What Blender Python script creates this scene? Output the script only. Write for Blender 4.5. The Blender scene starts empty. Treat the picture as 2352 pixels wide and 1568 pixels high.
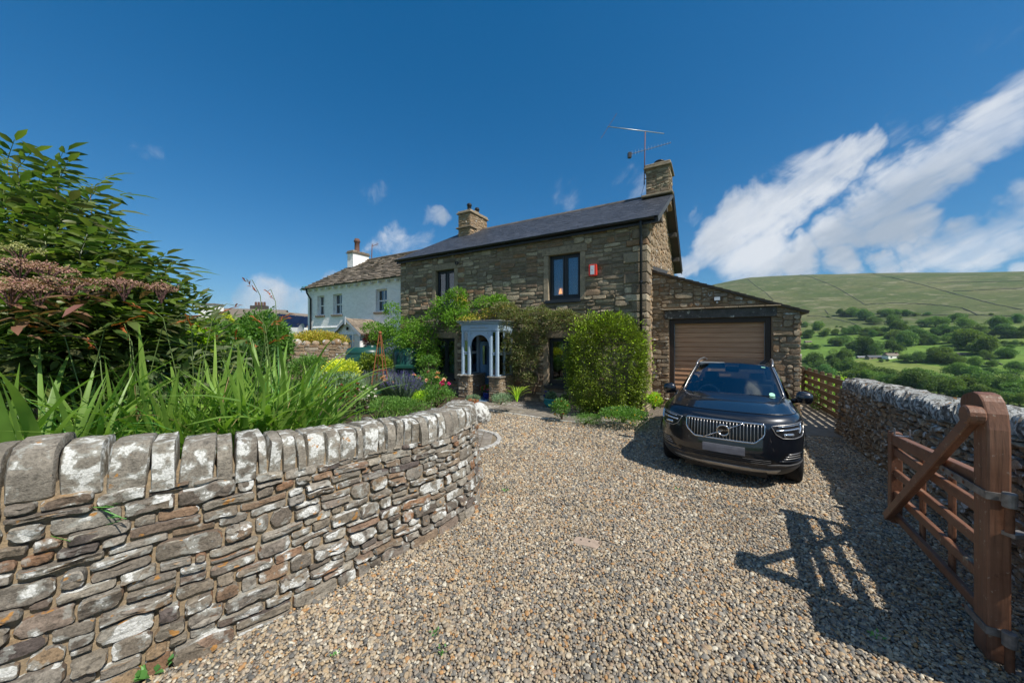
import bpy, bmesh, math, random
import numpy as np
from mathutils import Vector, Matrix, noise as mnoise

# ------------------------------------------------------------------ camera, sky, sun, exposure
SC = bpy.context.scene
COL = SC.collection
EYE = 2.08                      # eye height over the gravel (m)
FPX, CX, HY = 784.0, 1176.0, 779.0
cam_d = bpy.data.cameras.new('camera')
cam_d.lens = 12.0; cam_d.sensor_width = 36.0
cam_d.clip_start = 0.05; cam_d.clip_end = 6000
cam_d.shift_y = -5.0 / 2352.0
cam = bpy.data.objects.new('camera', cam_d)
cam.location = (0, 0, EYE); cam.rotation_euler = (math.radians(90), 0, 0)
COL.objects.link(cam); SC.camera = cam

SUN_H = Vector((0.74, -0.67)).normalized()
SUN_EL = math.radians(51)
SUN_AZ = math.atan2(SUN_H.x, SUN_H.y)
sun_d = bpy.data.lights.new('sun', 'SUN')
sun_d.energy = 4.9; sun_d.angle = math.radians(0.53); sun_d.color = (1.0, 0.945, 0.86)
sun = bpy.data.objects.new('sun', sun_d)
to_sun = Vector((SUN_H.x * math.cos(SUN_EL), SUN_H.y * math.cos(SUN_EL), math.sin(SUN_EL)))
sun.rotation_euler = to_sun.to_track_quat('Z', 'Y').to_euler()
sun.location = to_sun * 50
COL.objects.link(sun)
SC.view_settings.view_transform = 'Standard'
SC.view_settings.look = 'None'
SC.view_settings.exposure = 0.27
SC.view_settings.gamma = 1.0
SC.render.engine = 'CYCLES'
SC.cycles.max_bounces = 6; SC.cycles.transparent_max_bounces = 12
SC.cycles.diffuse_bounces = 3; SC.cycles.glossy_bounces = 4; SC.cycles.transmission_bounces = 4
SC.cycles.use_denoising = True
SC.cycles.sample_clamp_indirect = 6.0

def ray(px, py): return Vector(((px - CX) / FPX, 1.0, -(py - HY) / FPX))
def G(px, py, z=0.0):
    r = ray(px, py); t = (z - EYE) / r.z
    return Vector((r.x * t, t, z))
def AT(px, py, Z):
    r = ray(px, py) * Z
    return Vector((r.x, r.y, r.z + EYE))

# ------------------------------------------------------------------ node helpers
class NT:
    def __init__(s, tree): s.t = tree
    def n(s, typ, ins=None, **props):
        nd = s.t.nodes.new(typ)
        for k, v in props.items(): setattr(nd, k, v)
        for k, v in (ins or {}).items():
            if isinstance(v, bpy.types.NodeSocket): s.t.links.new(v, nd.inputs[k])
            else: nd.inputs[k].default_value = v
        return nd
    def noise(s, vec, scale, detail=4, rough=.55, dist=0.0, col=False):
        nd = s.n('ShaderNodeTexNoise', {'Vector': vec, 'Scale': scale, 'Detail': detail, 'Roughness': rough, 'Distortion': dist})
        return nd.outputs[1 if col else 0]
    def ramp(s, fac, stops, interp='LINEAR'):
        nd = s.n('ShaderNodeValToRGB', {0: fac}); cr = nd.color_ramp; cr.interpolation = interp
        while len(cr.elements) < len(stops): cr.elements.new(0.5)
        for e, (p, c) in zip(cr.elements, stops):
            e.position = p
            e.color = (c, c, c, 1) if isinstance(c, (int, float)) else (*c, 1)
        return nd.outputs[0]
    def mix(s, fac, a, b, blend='MIX'):
        nd = s.n('ShaderNodeMix', data_type='RGBA', blend_type=blend)
        for i, v in ((0, fac), (6, a), (7, b)):
            if isinstance(v, bpy.types.NodeSocket): s.t.links.new(v, nd.inputs[i])
            elif i == 0: nd.inputs[0].default_value = v
            else: nd.inputs[i].default_value = (v, v, v, 1) if isinstance(v, (int, float)) else (*v, 1)
        return nd.outputs[2]
    def m(s, op, a, b=None, clamp=False):
        ins = {0: a}
        if b is not None: ins[1] = b
        return s.n('ShaderNodeMath', ins, operation=op, use_clamp=clamp).outputs[0]
    def vm(s, op, a, b=None, out=0):
        ins = {0: a}
        if b is not None: ins[1] = b
        return s.n('ShaderNodeVectorMath', ins, operation=op).outputs[out]
    def rng(s, v, a, b, c=0.0, d=1.0, smooth=False):
        return s.n('ShaderNodeMapRange', {0: v, 1: a, 2: b, 3: c, 4: d}, interpolation_type='SMOOTHSTEP' if smooth else 'LINEAR').outputs[0]
    def bump(s, h, strength=.5, dist=.01, normal=None):
        ins = {'Height': h, 'Strength': strength, 'Distance': dist}
        if normal is not None: ins['Normal'] = normal
        return s.n('ShaderNodeBump', ins).outputs[0]
    def scl(s, vec, sx, sy, sz):
        return s.n('ShaderNodeMapping', {'Vector': vec, 'Scale': (sx, sy, sz)}).outputs[0]
    def pos(s): return s.n('ShaderNodeNewGeometry').outputs['Position']
    def rnd(s):
        a = s.n('ShaderNodeObjectInfo').outputs['Random']
        b = s.n('ShaderNodeNewGeometry').outputs['Random Per Island']
        return s.m('FRACT', s.m('ADD', a, s.m('MULTIPLY', b, 3.7)))
    def pbr(s, color, rough=.7, normal=None, metal=0.0, spec=.4, coat=0.0, **extra):
        ins = {'Base Color': color if isinstance(color, bpy.types.NodeSocket) else (*color, 1), 'Roughness': rough,
               'Metallic': metal, 'Specular IOR Level': spec, 'Coat Weight': coat}
        if normal is not None: ins['Normal'] = normal
        ins.update(extra)
        return s.n('ShaderNodeBsdfPrincipled', ins).outputs[0]
    def out(s, sh): s.n('ShaderNodeOutputMaterial', {0: sh})

MATS = {}
def mk(name):
    m = bpy.data.materials.new(name); m.use_nodes = True; m.node_tree.nodes.clear()
    MATS[name] = m
    return m, NT(m.node_tree)

def simple(name, col, rough=.6, metal=0.0, var=.18, scale=14.0, bump=.15, spec=.4, coat=0.0, bdist=.004, **ex):
    m, t = mk(name); p = t.pos()
    n = t.noise(p, scale, 5, .6)
    c = t.mix(1.0, t.mix(0.0, col, col), t.ramp(n, [(.25, 1 - var), (.75, 1 + var)]), 'MULTIPLY')
    nb = t.bump(t.noise(p, scale * 5, 3), bump, bdist) if bump else None
    t.out(t.pbr(c, rough, nb, metal, spec, coat, **ex))
    return m

# ------------------------------------------------------------------ world: Nishita sky with clouds by direction
W = bpy.data.worlds.new('World'); SC.world = W; W.use_nodes = True
W.cycles.sampling_method = 'MANUAL'; W.cycles.sample_map_resolution = 256
wt = NT(W.node_tree); W.node_tree.nodes.clear()
sky = wt.n('ShaderNodeTexSky', sky_type='NISHITA')
sky.sun_disc = False; sky.sun_elevation = SUN_EL; sky.sun_rotation = SUN_AZ
sky.altitude = 300; sky.air_density = 1.0; sky.dust_density = 0.25; sky.ozone_density = 2.6
skyc = wt.n('ShaderNodeHueSaturation', {'Color': sky.outputs[0], 'Saturation': 1.22, 'Value': 0.92, 'Hue': .497}).outputs[0]
# colour response of the photograph: deep, red-poor blue overhead
SKY_STRENGTH = 0.105
_sp = wt.n('ShaderNodeSeparateColor', {0: wt.vm('SCALE', skyc, None)}) if False else wt.n('ShaderNodeSeparateColor', {0: skyc})
_k = SKY_STRENGTH
_r = wt.m('MULTIPLY', wt.m('MAXIMUM', wt.m('SUBTRACT', wt.m('MULTIPLY', _sp.outputs[0], _k), .0285), .0022), .52 / _k)
_g = wt.m('MULTIPLY', wt.m('POWER', wt.m('MULTIPLY', _sp.outputs[1], _k), .838), .615 / _k)
_b = wt.m('MULTIPLY', wt.m('POWER', wt.m('MULTIPLY', _sp.outputs[2], _k), .74), .75 / _k)
skyc = wt.n('ShaderNodeCombineColor', {0: _r, 1: _g, 2: _b}).outputs[0]
wd = wt.vm('NORMALIZE', wt.n('ShaderNodeTexCoord').outputs['Generated'])
def crop(x, y, r): return ((x / 2.735 + 1700) / 1.0884, (y / 2.735 + 150) / 1.0884, r / 2.735 / 1.0884)
BLOBS = [crop(*b) + (w,) for *b, w in [
    (300, 1250, 170, 1), (470, 1110, 200, 1), (680, 960, 200, 1), (880, 820, 190, 1), (1080, 690, 160, 1), (1230, 600, 120, .9),
    (860, 1330, 130, 1), (1130, 1230, 170, 1), (1350, 1010, 190, .95), (1550, 840, 220, 1), (1800, 660, 230, 1), (2050, 510, 230, 1),
    (2320, 340, 250, .95), (1450, 1150, 160, .95), (1650, 1090, 120, .8), (480, 1400, 190, 1), (800, 1430, 130, 1), (1150, 1430, 100, .9),
    (1450, 1400, 90, .8), (1780, 1330, 190, 1), (2030, 1240, 180, 1), (2280, 1160, 170, 1), (2330, 1400, 100, .9), (2700, 100, 330, .8),
    (1500, 390, 130, .40), (1850, 250, 120, .36), (2700, 1000, 300, 1), (3100, 1250, 300, 1), (130, 1080, 60, .6), (90, 1400, 90, .7)]] + [
    (640, 692, 46, .70), (585, 688, 40, .66), (700, 702, 42, .68), (905, 570, 42, .6), (950, 585, 40, .55), (1000, 508, 27, .6), (760, 630, 22, .6),
    (520, 705, 30, .7), (335, 357, 35, .22), (1200, 380, 22, .2), (1300, 440, 40, .2), (1440, 440, 40, .2), (870, 440, 26, .2), (2260, 105, 50, .15)]
_wn = wt.vm('SUBTRACT', wt.noise(wd, 7.0, 5, .6, .3, col=True), (.5, .5, .5))
_wsn = wt.n('ShaderNodeVectorMath', {0: _wn, 'Scale': .16}, operation='SCALE').outputs[0]
wdw = wt.vm('NORMALIZE', wt.vm('ADD', wd, _wsn))
mask = None
for (bx, by, br, bw) in BLOBS:
    c = ray(bx, by).normalized()
    ang = (c.angle(ray(bx + br, by)) + c.angle(ray(bx, by + br))) * .5 * 1.60
    d = wt.vm('DOT_PRODUCT', wdw, tuple(c), out=1)
    v = wt.rng(d, math.cos(ang), math.cos(ang * .08), 0.0, bw, True)
    mask = v if mask is None else wt.m('MAXIMUM', mask, v)
# streaky noise, drawn out along the wind
wdir = ((ray(2300, 230).normalized()) - (ray(1700, 590).normalized())).normalized()
wv = wt.n('ShaderNodeVectorRotate', {'Vector': wd, 'Axis': (0, 0, 1), 'Angle': 0.0}, rotation_type='AXIS_ANGLE').outputs[0]
qrot = wdir.to_track_quat('X', 'Z').inverted().to_euler()
wv = wt.n('ShaderNodeMapping', {'Vector': wd, 'Rotation': tuple(qrot)}).outputs[0]
wv = wt.scl(wv, .38, 1.0, 1.0)
nz = wt.noise(wv, 8.0, 7, .60, .5)
nf = wt.noise(wt.scl(wv, .6, 1, 1), 26.0, 4, .6, .8)
nn = wt.m('ADD', wt.m('MULTIPLY', nz, .8), wt.m('MULTIPLY', nf, .2))
elev = wt.n('ShaderNodeSeparateXYZ', {0: wd}).outputs[2]
# unseen broken cloud behind the camera, its cover raised for a whiter fill light
gen = wt.m('MULTIPLY', wt.rng(wt.noise(wd, 2.1, 3, .5), .44, .66, 0, .95, True), wt.rng(wd and wt.n('ShaderNodeSeparateXYZ', {0: wd}).outputs[1], .35, -.1, 0, 1, True))
mask = wt.m('MAXIMUM', mask, gen)
dens = wt.rng(wt.m('ADD', mask, wt.m('MULTIPLY', wt.m('SUBTRACT', nn, .5), 2.7)), .12, 1.15, 0, 1, True)
dens = wt.m('MULTIPLY', dens, wt.rng(mask, 0.0, .22, 0, 1, True))
dens = wt.m('MULTIPLY', dens, wt.rng(elev, -.02, .03))
shade = wt.noise(wt.vm('ADD', wv, (.02, -.03, .06)), 7.0, 5, .55)
CLOUD_V = 7.0
ccol = wt.ramp(shade, [(.34, (.50 * CLOUD_V, .57 * CLOUD_V, .66 * CLOUD_V)), (.58, (.93 * CLOUD_V, .96 * CLOUD_V, 1.0 * CLOUD_V))])
fin = wt.mix(wt.m('MULTIPLY', dens, .90), skyc, ccol)
wt.n('ShaderNodeOutputWorld', {0: wt.n('ShaderNodeBackground', {0: fin, 1: SKY_STRENGTH}).outputs[0]})

# ------------------------------------------------------------------ object helpers
R = random.Random(7)
def tag(o, label=None, cat=None, group=None, kind=None):
    if label: o['label'] = label
    if cat: o['category'] = cat
    if group: o['group'] = group
    if kind: o['kind'] = kind
    return o
def wm(o): return (wm(o.parent) if o.parent else Matrix.Identity(4)) @ o.matrix_basis
def thing(name, label, cat, loc=(0, 0, 0), rz=0.0, group=None, kind=None):
    o = bpy.data.objects.new(name, None); COL.objects.link(o)
    o.location = loc; o.rotation_euler = (0, 0, rz); o.empty_display_size = .2
    return tag(o, label, cat, group, kind)
def link(name, me, mat=None, parent=None, mw=None):
    o = bpy.data.objects.new(name, me); COL.objects.link(o)
    if mat and not me.materials: me.materials.append(MATS[mat] if isinstance(mat, str) else mat)
    o.parent = parent
    if mw is not None: o.matrix_basis = mw
    return o

class MB:
    """collects shapes, then builds ONE mesh object"""
    def __init__(s): s.v = []; s.f = []
    def add(s, vs, fs):
        b = len(s.v); s.v += [tuple(x) for x in vs]; s.f += [tuple(i + b for i in f) for f in fs]; return s
    def box(s, lo, hi, M=None):
        x0, y0, z0 = lo; x1, y1, z1 = hi
        vs = [(x0, y0, z0), (x1, y0, z0), (x1, y1, z0), (x0, y1, z0), (x0, y0, z1), (x1, y0, z1), (x1, y1, z1), (x0, y1, z1)]
        if M is not None: vs = [M @ Vector(p) for p in vs]
        return s.add(vs, [(0, 3, 2, 1), (4, 5, 6, 7), (0, 1, 5, 4), (1, 2, 6, 5), (2, 3, 7, 6), (3, 0, 4, 7)])
    def bar(s, p, q, w, h, up=(0, 0, 1)):
        """square bar from p to q, w across, h along up"""
        p, q = Vector(p), Vector(q); d = (q - p).normalized(); u = Vector(up)
        sd = d.cross(u).normalized(); u = sd.cross(d).normalized()
        vs = [a + sd * (w / 2 * i) + u * (h / 2 * j) for a in (p, q) for i, j in ((-1, -1), (1, -1), (1, 1), (-1, 1))]
        return s.add(vs, [(0, 1, 2, 3), (7, 6, 5, 4), (0, 4, 5, 1), (1, 5, 6, 2), (2, 6, 7, 3), (3, 7, 4, 0)])
    def tube(s, pts, r, n=8, caps=True):
        pts = [Vector(p) for p in pts]; m = len(pts)
        rs = r if isinstance(r, (list, tuple)) else [r] * m
        vs = []; prev = None
        for i, p in enumerate(pts):
            d = (pts[min(i + 1, m - 1)] - pts[max(i - 1, 0)]).normalized()
            if prev is None: a = d.orthogonal().normalized()
            else: a = (prev - d * prev.dot(d)).normalized()
            prev = a; b = d.cross(a)
            vs += [p + (a * math.cos(2 * math.pi * k / n) + b * math.sin(2 * math.pi * k / n)) * rs[i] for k in range(n)]
        fs = [(i * n + k, i * n + (k + 1) % n, (i + 1) * n + (k + 1) % n, (i + 1) * n + k) for i in range(m - 1) for k in range(n)]
        if caps: fs += [tuple(range(n - 1, -1, -1)), tuple((m - 1) * n + k for k in range(n))]
        return s.add(vs, fs)
    def lathe(s, prof, c=(0, 0, 0), n=20, close=False):
        c = Vector(c); m = len(prof)
        vs = [c + Vector((r * math.cos(2 * math.pi * k / n), r * math.sin(2 * math.pi * k / n), z)) for r, z in prof for k in range(n)]
        fs = [(i * n + k, i * n + (k + 1) % n, (i + 1) * n + (k + 1) % n, (i + 1) * n + k) for i in range(m - 1) for k in range(n)]
        if close: fs += [tuple(range(n - 1, -1, -1)), tuple((m - 1) * n + k for k in range(n))]
        return s.add(vs, fs)
    def prism(s, outline, fn, c0, c1):
        """outline [(a,b)] extruded c0..c1 through fn(a,b,c)"""
        n = len(outline)
        vs = [fn(a, b, c0) for a, b in outline] + [fn(a, b, c1) for a, b in outline]
        return s.add(vs, [tuple(range(n - 1, -1, -1)), tuple(range(n, 2 * n))] + [(k, (k + 1) % n, n + (k + 1) % n, n + k) for k in range(n)])
    def grid(s, rows):
        nr, nc = len(rows), len(rows[0])
        return s.add([p for r in rows for p in r], [(i * nc + j, i * nc + j + 1, (i + 1) * nc + j + 1, (i + 1) * nc + j) for i in range(nr - 1) for j in range(nc - 1)])
    def build(s, name, mat, parent=None, smooth=False, bevel=0.0, world=False, seg=1, angle=None, fixn=True):
        me = bpy.data.meshes.new(name)
        vs = s.v
        if world and parent is not None:
            I = wm(parent).inverted(); vs = [tuple(I @ Vector(p)) for p in vs]
        me.from_pydata(vs, [], s.f)
        if bevel or fixn:
            bm = bmesh.new(); bm.from_mesh(me)
            if bevel:
                bmesh.ops.remove_doubles(bm, verts=bm.verts, dist=1e-5)
                bmesh.ops.bevel(bm, geom=[e for e in bm.edges if e.is_manifold and e.calc_face_angle(0) > .5], offset=bevel, segments=seg, profile=.6, affect='EDGES', clamp_overlap=True)
            bmesh.ops.recalc_face_normals(bm, faces=bm.faces)
            bm.to_mesh(me); bm.free()
        if smooth: me.shade_smooth()
        if angle:
            me.shade_smooth(); me.set_sharp_from_angle(angle=angle)
        return link(name, me, mat, parent)

def npmesh(name, V, F, mat, parent=None, smooth=False):
    """fast mesh from numpy: V (n,3), F (m,k) all faces alike"""
    me = bpy.data.meshes.new(name)
    V = np.asarray(V, dtype=np.float32); F = np.asarray(F, dtype=np.int32)
    k = F.shape[1]
    me.vertices.add(len(V)); me.vertices.foreach_set('co', V.ravel())
    me.loops.add(F.size); me.loops.foreach_set('vertex_index', F.ravel())
    me.polygons.add(len(F)); me.polygons.foreach_set('loop_start', np.arange(0, F.size, k, dtype=np.int32))
    me.update(calc_edges=True)
    if smooth: me.shade_smooth()
    return link(name, me, mat, parent)

def smoothstep(a, b, x):
    t = min(1, max(0, (x - a) / (b - a))); return t * t * (3 - 2 * t)
def interp(x, xs, ys): return float(np.interp(x, xs, ys))
def fbm(p, s=1.0, o=3): return mnoise.fractal(Vector(p) * s, 1.0, 2.0, o)
# ------------------------------------------------------------------ materials
def stone_mat(name, cols, white=.35, orange=.12, dark=.3, scale=1.0, bump=.6, rough=.88, lscale=9.0, vary=.35):
    m, t = mk(name); r = t.rnd(); p = t.vm('ADD', t.pos(), t.n('ShaderNodeCombineXYZ', {0: t.m('MULTIPLY', r, 13.0), 1: t.m('MULTIPLY', r, 7.0), 2: 0.0}).outputs[0])
    base = t.ramp(r, [(i / (len(cols) - 1), c) for i, c in enumerate(cols)])
    n1 = t.noise(p, 7 * scale, 6, .65); n2 = t.noise(t.scl(p, 4, 4, 38), 1.6 * scale, 4, .6)
    base = t.mix(1.0, base, t.ramp(n1, [(.28, 1 - vary), (.72, 1 + vary)]), 'MULTIPLY')
    base = t.mix(.28, base, t.mix(1.0, base, t.ramp(n2, [(.3, .6), (.7, 1.35)]), 'MULTIPLY'))
    sp_ = t.noise(p, 60 * scale, 4, .75)
    base = t.mix(1.0, base, t.ramp(sp_, [(.30, .55), (.50, 1.0), (.72, 1.35)]), 'MULTIPLY')
    if dark:
        base = t.mix(t.ramp(t.noise(p, 19 * scale, 5, .7), [(.56, 0), (.68, dark)]), base, (.045, .04, .035))
    if white:
        cl = t.noise(p, 2.3 * scale, 2)
        l1 = t.noise(p, lscale * scale, 5, .5, .4)
        f = t.m('ADD', t.m('ADD', l1, t.m('MULTIPLY', t.m('SUBTRACT', t.noise(p, lscale * 3.4 * scale, 4, .6), .5), .22)), t.m('MULTIPLY', t.m('SUBTRACT', cl, .5), .55))
        g = t.m('MULTIPLY', t.m('SUBTRACT', t.m('FRACT', t.m('MULTIPLY', r, 17.3)), .5), .14)
        f = t.m('ADD', f, g)
        th = .70 - .22 * white
        base = t.mix(t.ramp(f, [(th - .06, 0), (th - .025, .55)]), base, (.34, .345, .31))
        crust = t.noise(p, 75 * scale, 3, .7)
        f2 = t.m('ADD', f, t.m('MULTIPLY', t.m('SUBTRACT', crust, .5), .16))
        base = t.mix(t.ramp(f2, [(th + .02, 0), (th + .05, .92)]), base, t.ramp(crust, [(.35, (.44, .44, .40)), (.6, (.68, .68, .65))]))
    if orange:
        o = t.noise(t.vm('ADD', p, (5, 3, 1)), 13 * scale, 3, .5)
        o2 = t.noise(t.vm('ADD', p, (1, 8, 1)), 3 * scale, 1)
        f = t.m('ADD', o, t.m('MULTIPLY', t.m('SUBTRACT', o2, .5), .5))
        base = t.mix(t.ramp(f, [(.76 - .3 * orange, 0), (.80 - .3 * orange, .85)]), base, (.42, .20, .045))
    h = t.m('ADD', t.m('ADD', t.m('MULTIPLY', t.noise(p, 34 * scale, 6, .72), .8), t.m('MULTIPLY', sp_, .35)), t.m('MULTIPLY', n2, .25))
    nb = t.bump(h, min(1.0, bump * 1.35), .020 / scale)
    t.out(t.pbr(base, rough, nb, spec=.25))
    return m

stone_mat('wall_stone', [(0.196, 0.164, 0.122), (0.249, 0.220, 0.176), (0.122, 0.099, 0.078), (0.292, 0.262, 0.217), (0.164, 0.142, 0.115), (0.228, 0.186, 0.136), (0.228, 0.119, 0.062), (0.217, 0.201, 0.174), (0.318, 0.282, 0.221), (0.101, 0.082, 0.074), (0.276, 0.192, 0.112)], white=.43, orange=.22, dark=.7)
stone_mat('coping_stone', [(0.201, 0.175, 0.136), (0.249, 0.226, 0.186), (0.217, 0.190, 0.151), (0.276, 0.249, 0.205), (0.175, 0.153, 0.124)], white=.56, orange=.14, dark=.7, lscale=14.0)
stone_mat('dry_stone', [(0.265, 0.187, 0.116), (0.348, 0.259, 0.165), (0.182, 0.130, 0.086), (0.414, 0.310, 0.202), (0.232, 0.173, 0.122), (0.315, 0.202, 0.104), (0.149, 0.115, 0.086)], white=.42, orange=.08, dark=.6)
stone_mat('dry_coping', [(.15, .135, .12), (.19, .175, .155), (.12, .105, .09), (.21, .20, .185)], white=.95, orange=.1, dark=.5, lscale=15)
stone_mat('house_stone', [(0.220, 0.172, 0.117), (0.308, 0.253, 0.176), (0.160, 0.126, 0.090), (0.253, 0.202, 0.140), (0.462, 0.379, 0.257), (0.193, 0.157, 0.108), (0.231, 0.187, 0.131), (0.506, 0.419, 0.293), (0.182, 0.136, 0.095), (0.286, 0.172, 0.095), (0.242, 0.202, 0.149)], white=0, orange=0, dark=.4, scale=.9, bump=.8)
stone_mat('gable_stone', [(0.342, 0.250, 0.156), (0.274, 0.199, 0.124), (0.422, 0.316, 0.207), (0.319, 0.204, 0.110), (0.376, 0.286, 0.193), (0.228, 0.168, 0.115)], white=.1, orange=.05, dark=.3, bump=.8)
stone_mat('garage_stone', [(0.253, 0.190, 0.121), (0.310, 0.241, 0.161), (0.201, 0.149, 0.098), (0.345, 0.287, 0.201), (0.270, 0.172, 0.098), (0.230, 0.196, 0.149), (0.380, 0.316, 0.230)], white=.12, orange=0, dark=.35, bump=.8)
stone_mat('dressed_stone', [(0.286, 0.230, 0.162), (0.319, 0.258, 0.180), (0.259, 0.207, 0.144)], white=0, orange=0, dark=.25, bump=.35)
stone_mat('flag_stone', [(.20, .175, .14), (.24, .21, .17), (.17, .15, .125), (.225, .20, .17)], white=.12, orange=0, dark=.25, bump=.3)
stone_mat('sett_stone', [(.38, .37, .34), (.46, .45, .42), (.33, .31, .28)], white=.2, orange=0, dark=.2, bump=.4)

def mortar(name, c0, c1, sc=22.0, bump=.7):
    m, t = mk(name); p = t.pos()
    c = t.mix(t.ramp(t.noise(p, sc * .3, 4), [(.35, 0), (.65, 1)]), c0, c1)
    c = t.mix(1.0, c, t.ramp(t.noise(p, sc * 3, 4, .7), [(.3, .7), (.7, 1.25)]), 'MULTIPLY')
    t.out(t.pbr(c, .95, t.bump(t.noise(p, sc * 2, 5, .7), bump, .012), spec=.15))
mortar('mortar_tan', (.30, .225, .14), (.24, .19, .13))
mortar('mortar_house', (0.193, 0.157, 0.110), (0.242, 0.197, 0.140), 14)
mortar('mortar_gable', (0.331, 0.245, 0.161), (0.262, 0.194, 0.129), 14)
mortar('mortar_garage', (0.239, 0.163, 0.101), (0.296, 0.209, 0.133), 14)
mortar('wall_hearting', (0.069, 0.052, 0.036), (0.103, 0.076, 0.051))
mortar('soil', (.055, .038, .025), (.085, .06, .04), 9)

# pebbles
m, t = mk('pebble'); r = t.n('ShaderNodeObjectInfo').outputs['Random']; p = t.n('ShaderNodeTexCoord').outputs['Object']
c = t.ramp(r, [(0, (.40, .31, .215)), (.10, (.28, .25, .22)), (.18, (.50, .41, .30)), (.27, (.20, .195, .19)), (.36, (.36, .31, .25)), (.44, (.45, .335, .21)),
               (.52, (.145, .15, .155)), (.60, (.42, .36, .30)), (.67, (.58, .51, .41)), (.74, (.36, .26, .19)), (.80, (.46, .25, .10)), (.84, (.30, .28, .26)), (.90, (.66, .62, .54)), (.95, (.105, .11, .12)), (1, (.39, .30, .235))], 'CONSTANT')
c = t.mix(.18, c, (.30, .266, .226))
c = t.mix(1.0, c, t.ramp(t.noise(p, 1.6, 3), [(.3, (.80, .775, .70)), (.7, (1.19, 1.15, 1.03))]), 'MULTIPLY')
lc = t.n('ShaderNodeObjectInfo').outputs['Location']
c = t.mix(1.0, c, t.ramp(t.noise(lc, .9, 4, .6), [(.3, .74), (.7, 1.04)]), 'MULTIPLY')
t.out(t.pbr(c, .75, spec=.3))
m, t = mk('gravel_bed'); p = t.pos()
vo = t.n('ShaderNodeTexVoronoi', {'Vector': p, 'Scale': 42.0})
c = t.ramp(t.n('ShaderNodeSeparateColor', {0: vo.outputs['Color']}).outputs[0], [(0, (.30, .24, .17)), (.3, (.16, .15, .14)), (.5, (.36, .30, .22)), (.7, (.24, .20, .17)), (1, (.42, .37, .30))])
c = t.mix(1.0, c, .62, 'MULTIPLY')
t.out(t.pbr(c, .9, t.bump(t.m('SUBTRACT', 1.0, vo.outputs[0]), 1.0, .02), spec=.2))

LEAFK = 1.75
def leafmat(name, cols, trans=.45, rough=.5, spec=.35, vein=None):
    cols = [tuple(min(.8, v * (LEAFK if 'petal' not in name and 'umbel' not in name else 1.0)) for v in c_) for c_ in cols]
    m, t = mk(name); r = t.rnd()
    c = t.ramp(r, [(i / max(1, len(cols) - 1), x) for i, x in enumerate(cols)])
    c = t.mix(1.0, c, t.ramp(t.noise(t.pos(), 3.0, 3), [(.3, .75), (.7, 1.25)]), 'MULTIPLY')
    if vein:
        w = t.n('ShaderNodeTexWave', {'Vector': t.n('ShaderNodeTexCoord').outputs['Object'], 'Scale': vein, 'Distortion': .4}).outputs[0]
        c = t.mix(1.0, c, t.ramp(w, [(0, .82), (1, 1.12)]), 'MULTIPLY')
    if name.startswith('leaf_tree'):
        c = t.mix(1.0, c, t.ramp(t.n('ShaderNodeObjectInfo').outputs['Random'], [(0, (.72, .78, .75)), (.35, (1.0, 1.0, 1.0)), (.7, (1.35, 1.22, 1.05)), (1, (.9, 1.05, 1.25))]), 'MULTIPLY')
    d = t.pbr(c, rough, spec=spec)
    tc = t.mix(1.0, c, (1.25, 1.45, .55), 'MULTIPLY')
    tr = t.n('ShaderNodeBsdfTranslucent', {0: tc}).outputs[0]
    t.out(t.n('ShaderNodeMixShader', {0: trans, 1: d, 2: tr}).outputs[0])
    return m
leafmat('leaf_elder', [(.055, .095, .020), (.038, .066, .02), (.085, .125, .025), (.06, .062, .028), (.105, .145, .03), (.042, .055, .028)], .42, .42, .45)
leafmat('leaf_elder_purple', [(.12, .055, .045), (.10, .06, .035), (.15, .075, .05), (.075, .07, .03)], .3, .45)
leafmat('leaf_elder_pale', [(.085, .110, .050), (.065, .085, .040), (.11, .13, .065), (.08, .12, .035)], .4, .5, .35)  # grey-green of the lower leaves, also paled to lift their shade
leafmat('leaf_sword', [(.105, .18, .030), (.135, .215, .038), (.085, .155, .03), (.175, .26, .05)], .4, .42, .4)
leafmat('leaf_straw', [(.22, .17, .08), (.26, .21, .10), (.18, .13, .06)], .3, .6)
leafmat('leaf_grass', [(.07, .19, .04), (.10, .24, .06), (.06, .16, .05)], .35, .4, .4)
leafmat('leaf_pyracantha', [(.062, .092, .010), (.085, .120, .013), (.045, .070, .010), (.115, .150, .018), (.15, .185, .024)], .32, .38, .4)
leafmat('leaf_climber', [(0.090, 0.114, 0.036), (0.120, 0.144, 0.054), (0.072, 0.102, 0.030), (0.156, 0.144, 0.072), (0.132, 0.090, 0.054), (0.108, 0.156, 0.042)], .3, .5)
leafmat('leaf_wisteria', [(.08, .16, .022), (.11, .21, .026), (.06, .12, .02), (.15, .25, .03)], .45, .45)
leafmat('leaf_lime', [(.28, .38, .035), (.34, .44, .05), (.22, .32, .03), (.15, .26, .03)], .4, .45)
leafmat('leaf_yellow', [(.42, .40, .03), (.52, .50, .06), (.32, .34, .03), (.18, .26, .03)], .35, .45)
leafmat('leaf_orange_hedge', [(.26, .24, .035), (.34, .27, .04), (.20, .22, .035), (.34, .17, .04)], .35, .5)
leafmat('leaf_garden', [(.06, .13, .025), (.085, .17, .03), (.05, .11, .025), (.12, .20, .04)], .4, .5)
leafmat('leaf_dark', [(.035, .075, .02), (.05, .10, .025), (.028, .06, .018)], .3, .4)
leafmat('leaf_silver', [(.20, .24, .19), (.26, .29, .24), (.15, .19, .14)], .3, .6)
leafmat('leaf_grey_green', [(.11, .17, .10), (.14, .20, .12), (.09, .14, .085)], .3, .5)
leafmat('leaf_purple_shrub', [(.10, .022, .03), (.14, .04, .045), (.065, .018, .025)], .35, .4)
leafmat('leaf_tree', [(.062, .098, .024), (.080, .120, .030), (.050, .082, .022), (.095, .135, .036)], .35, .6, .2)
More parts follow.
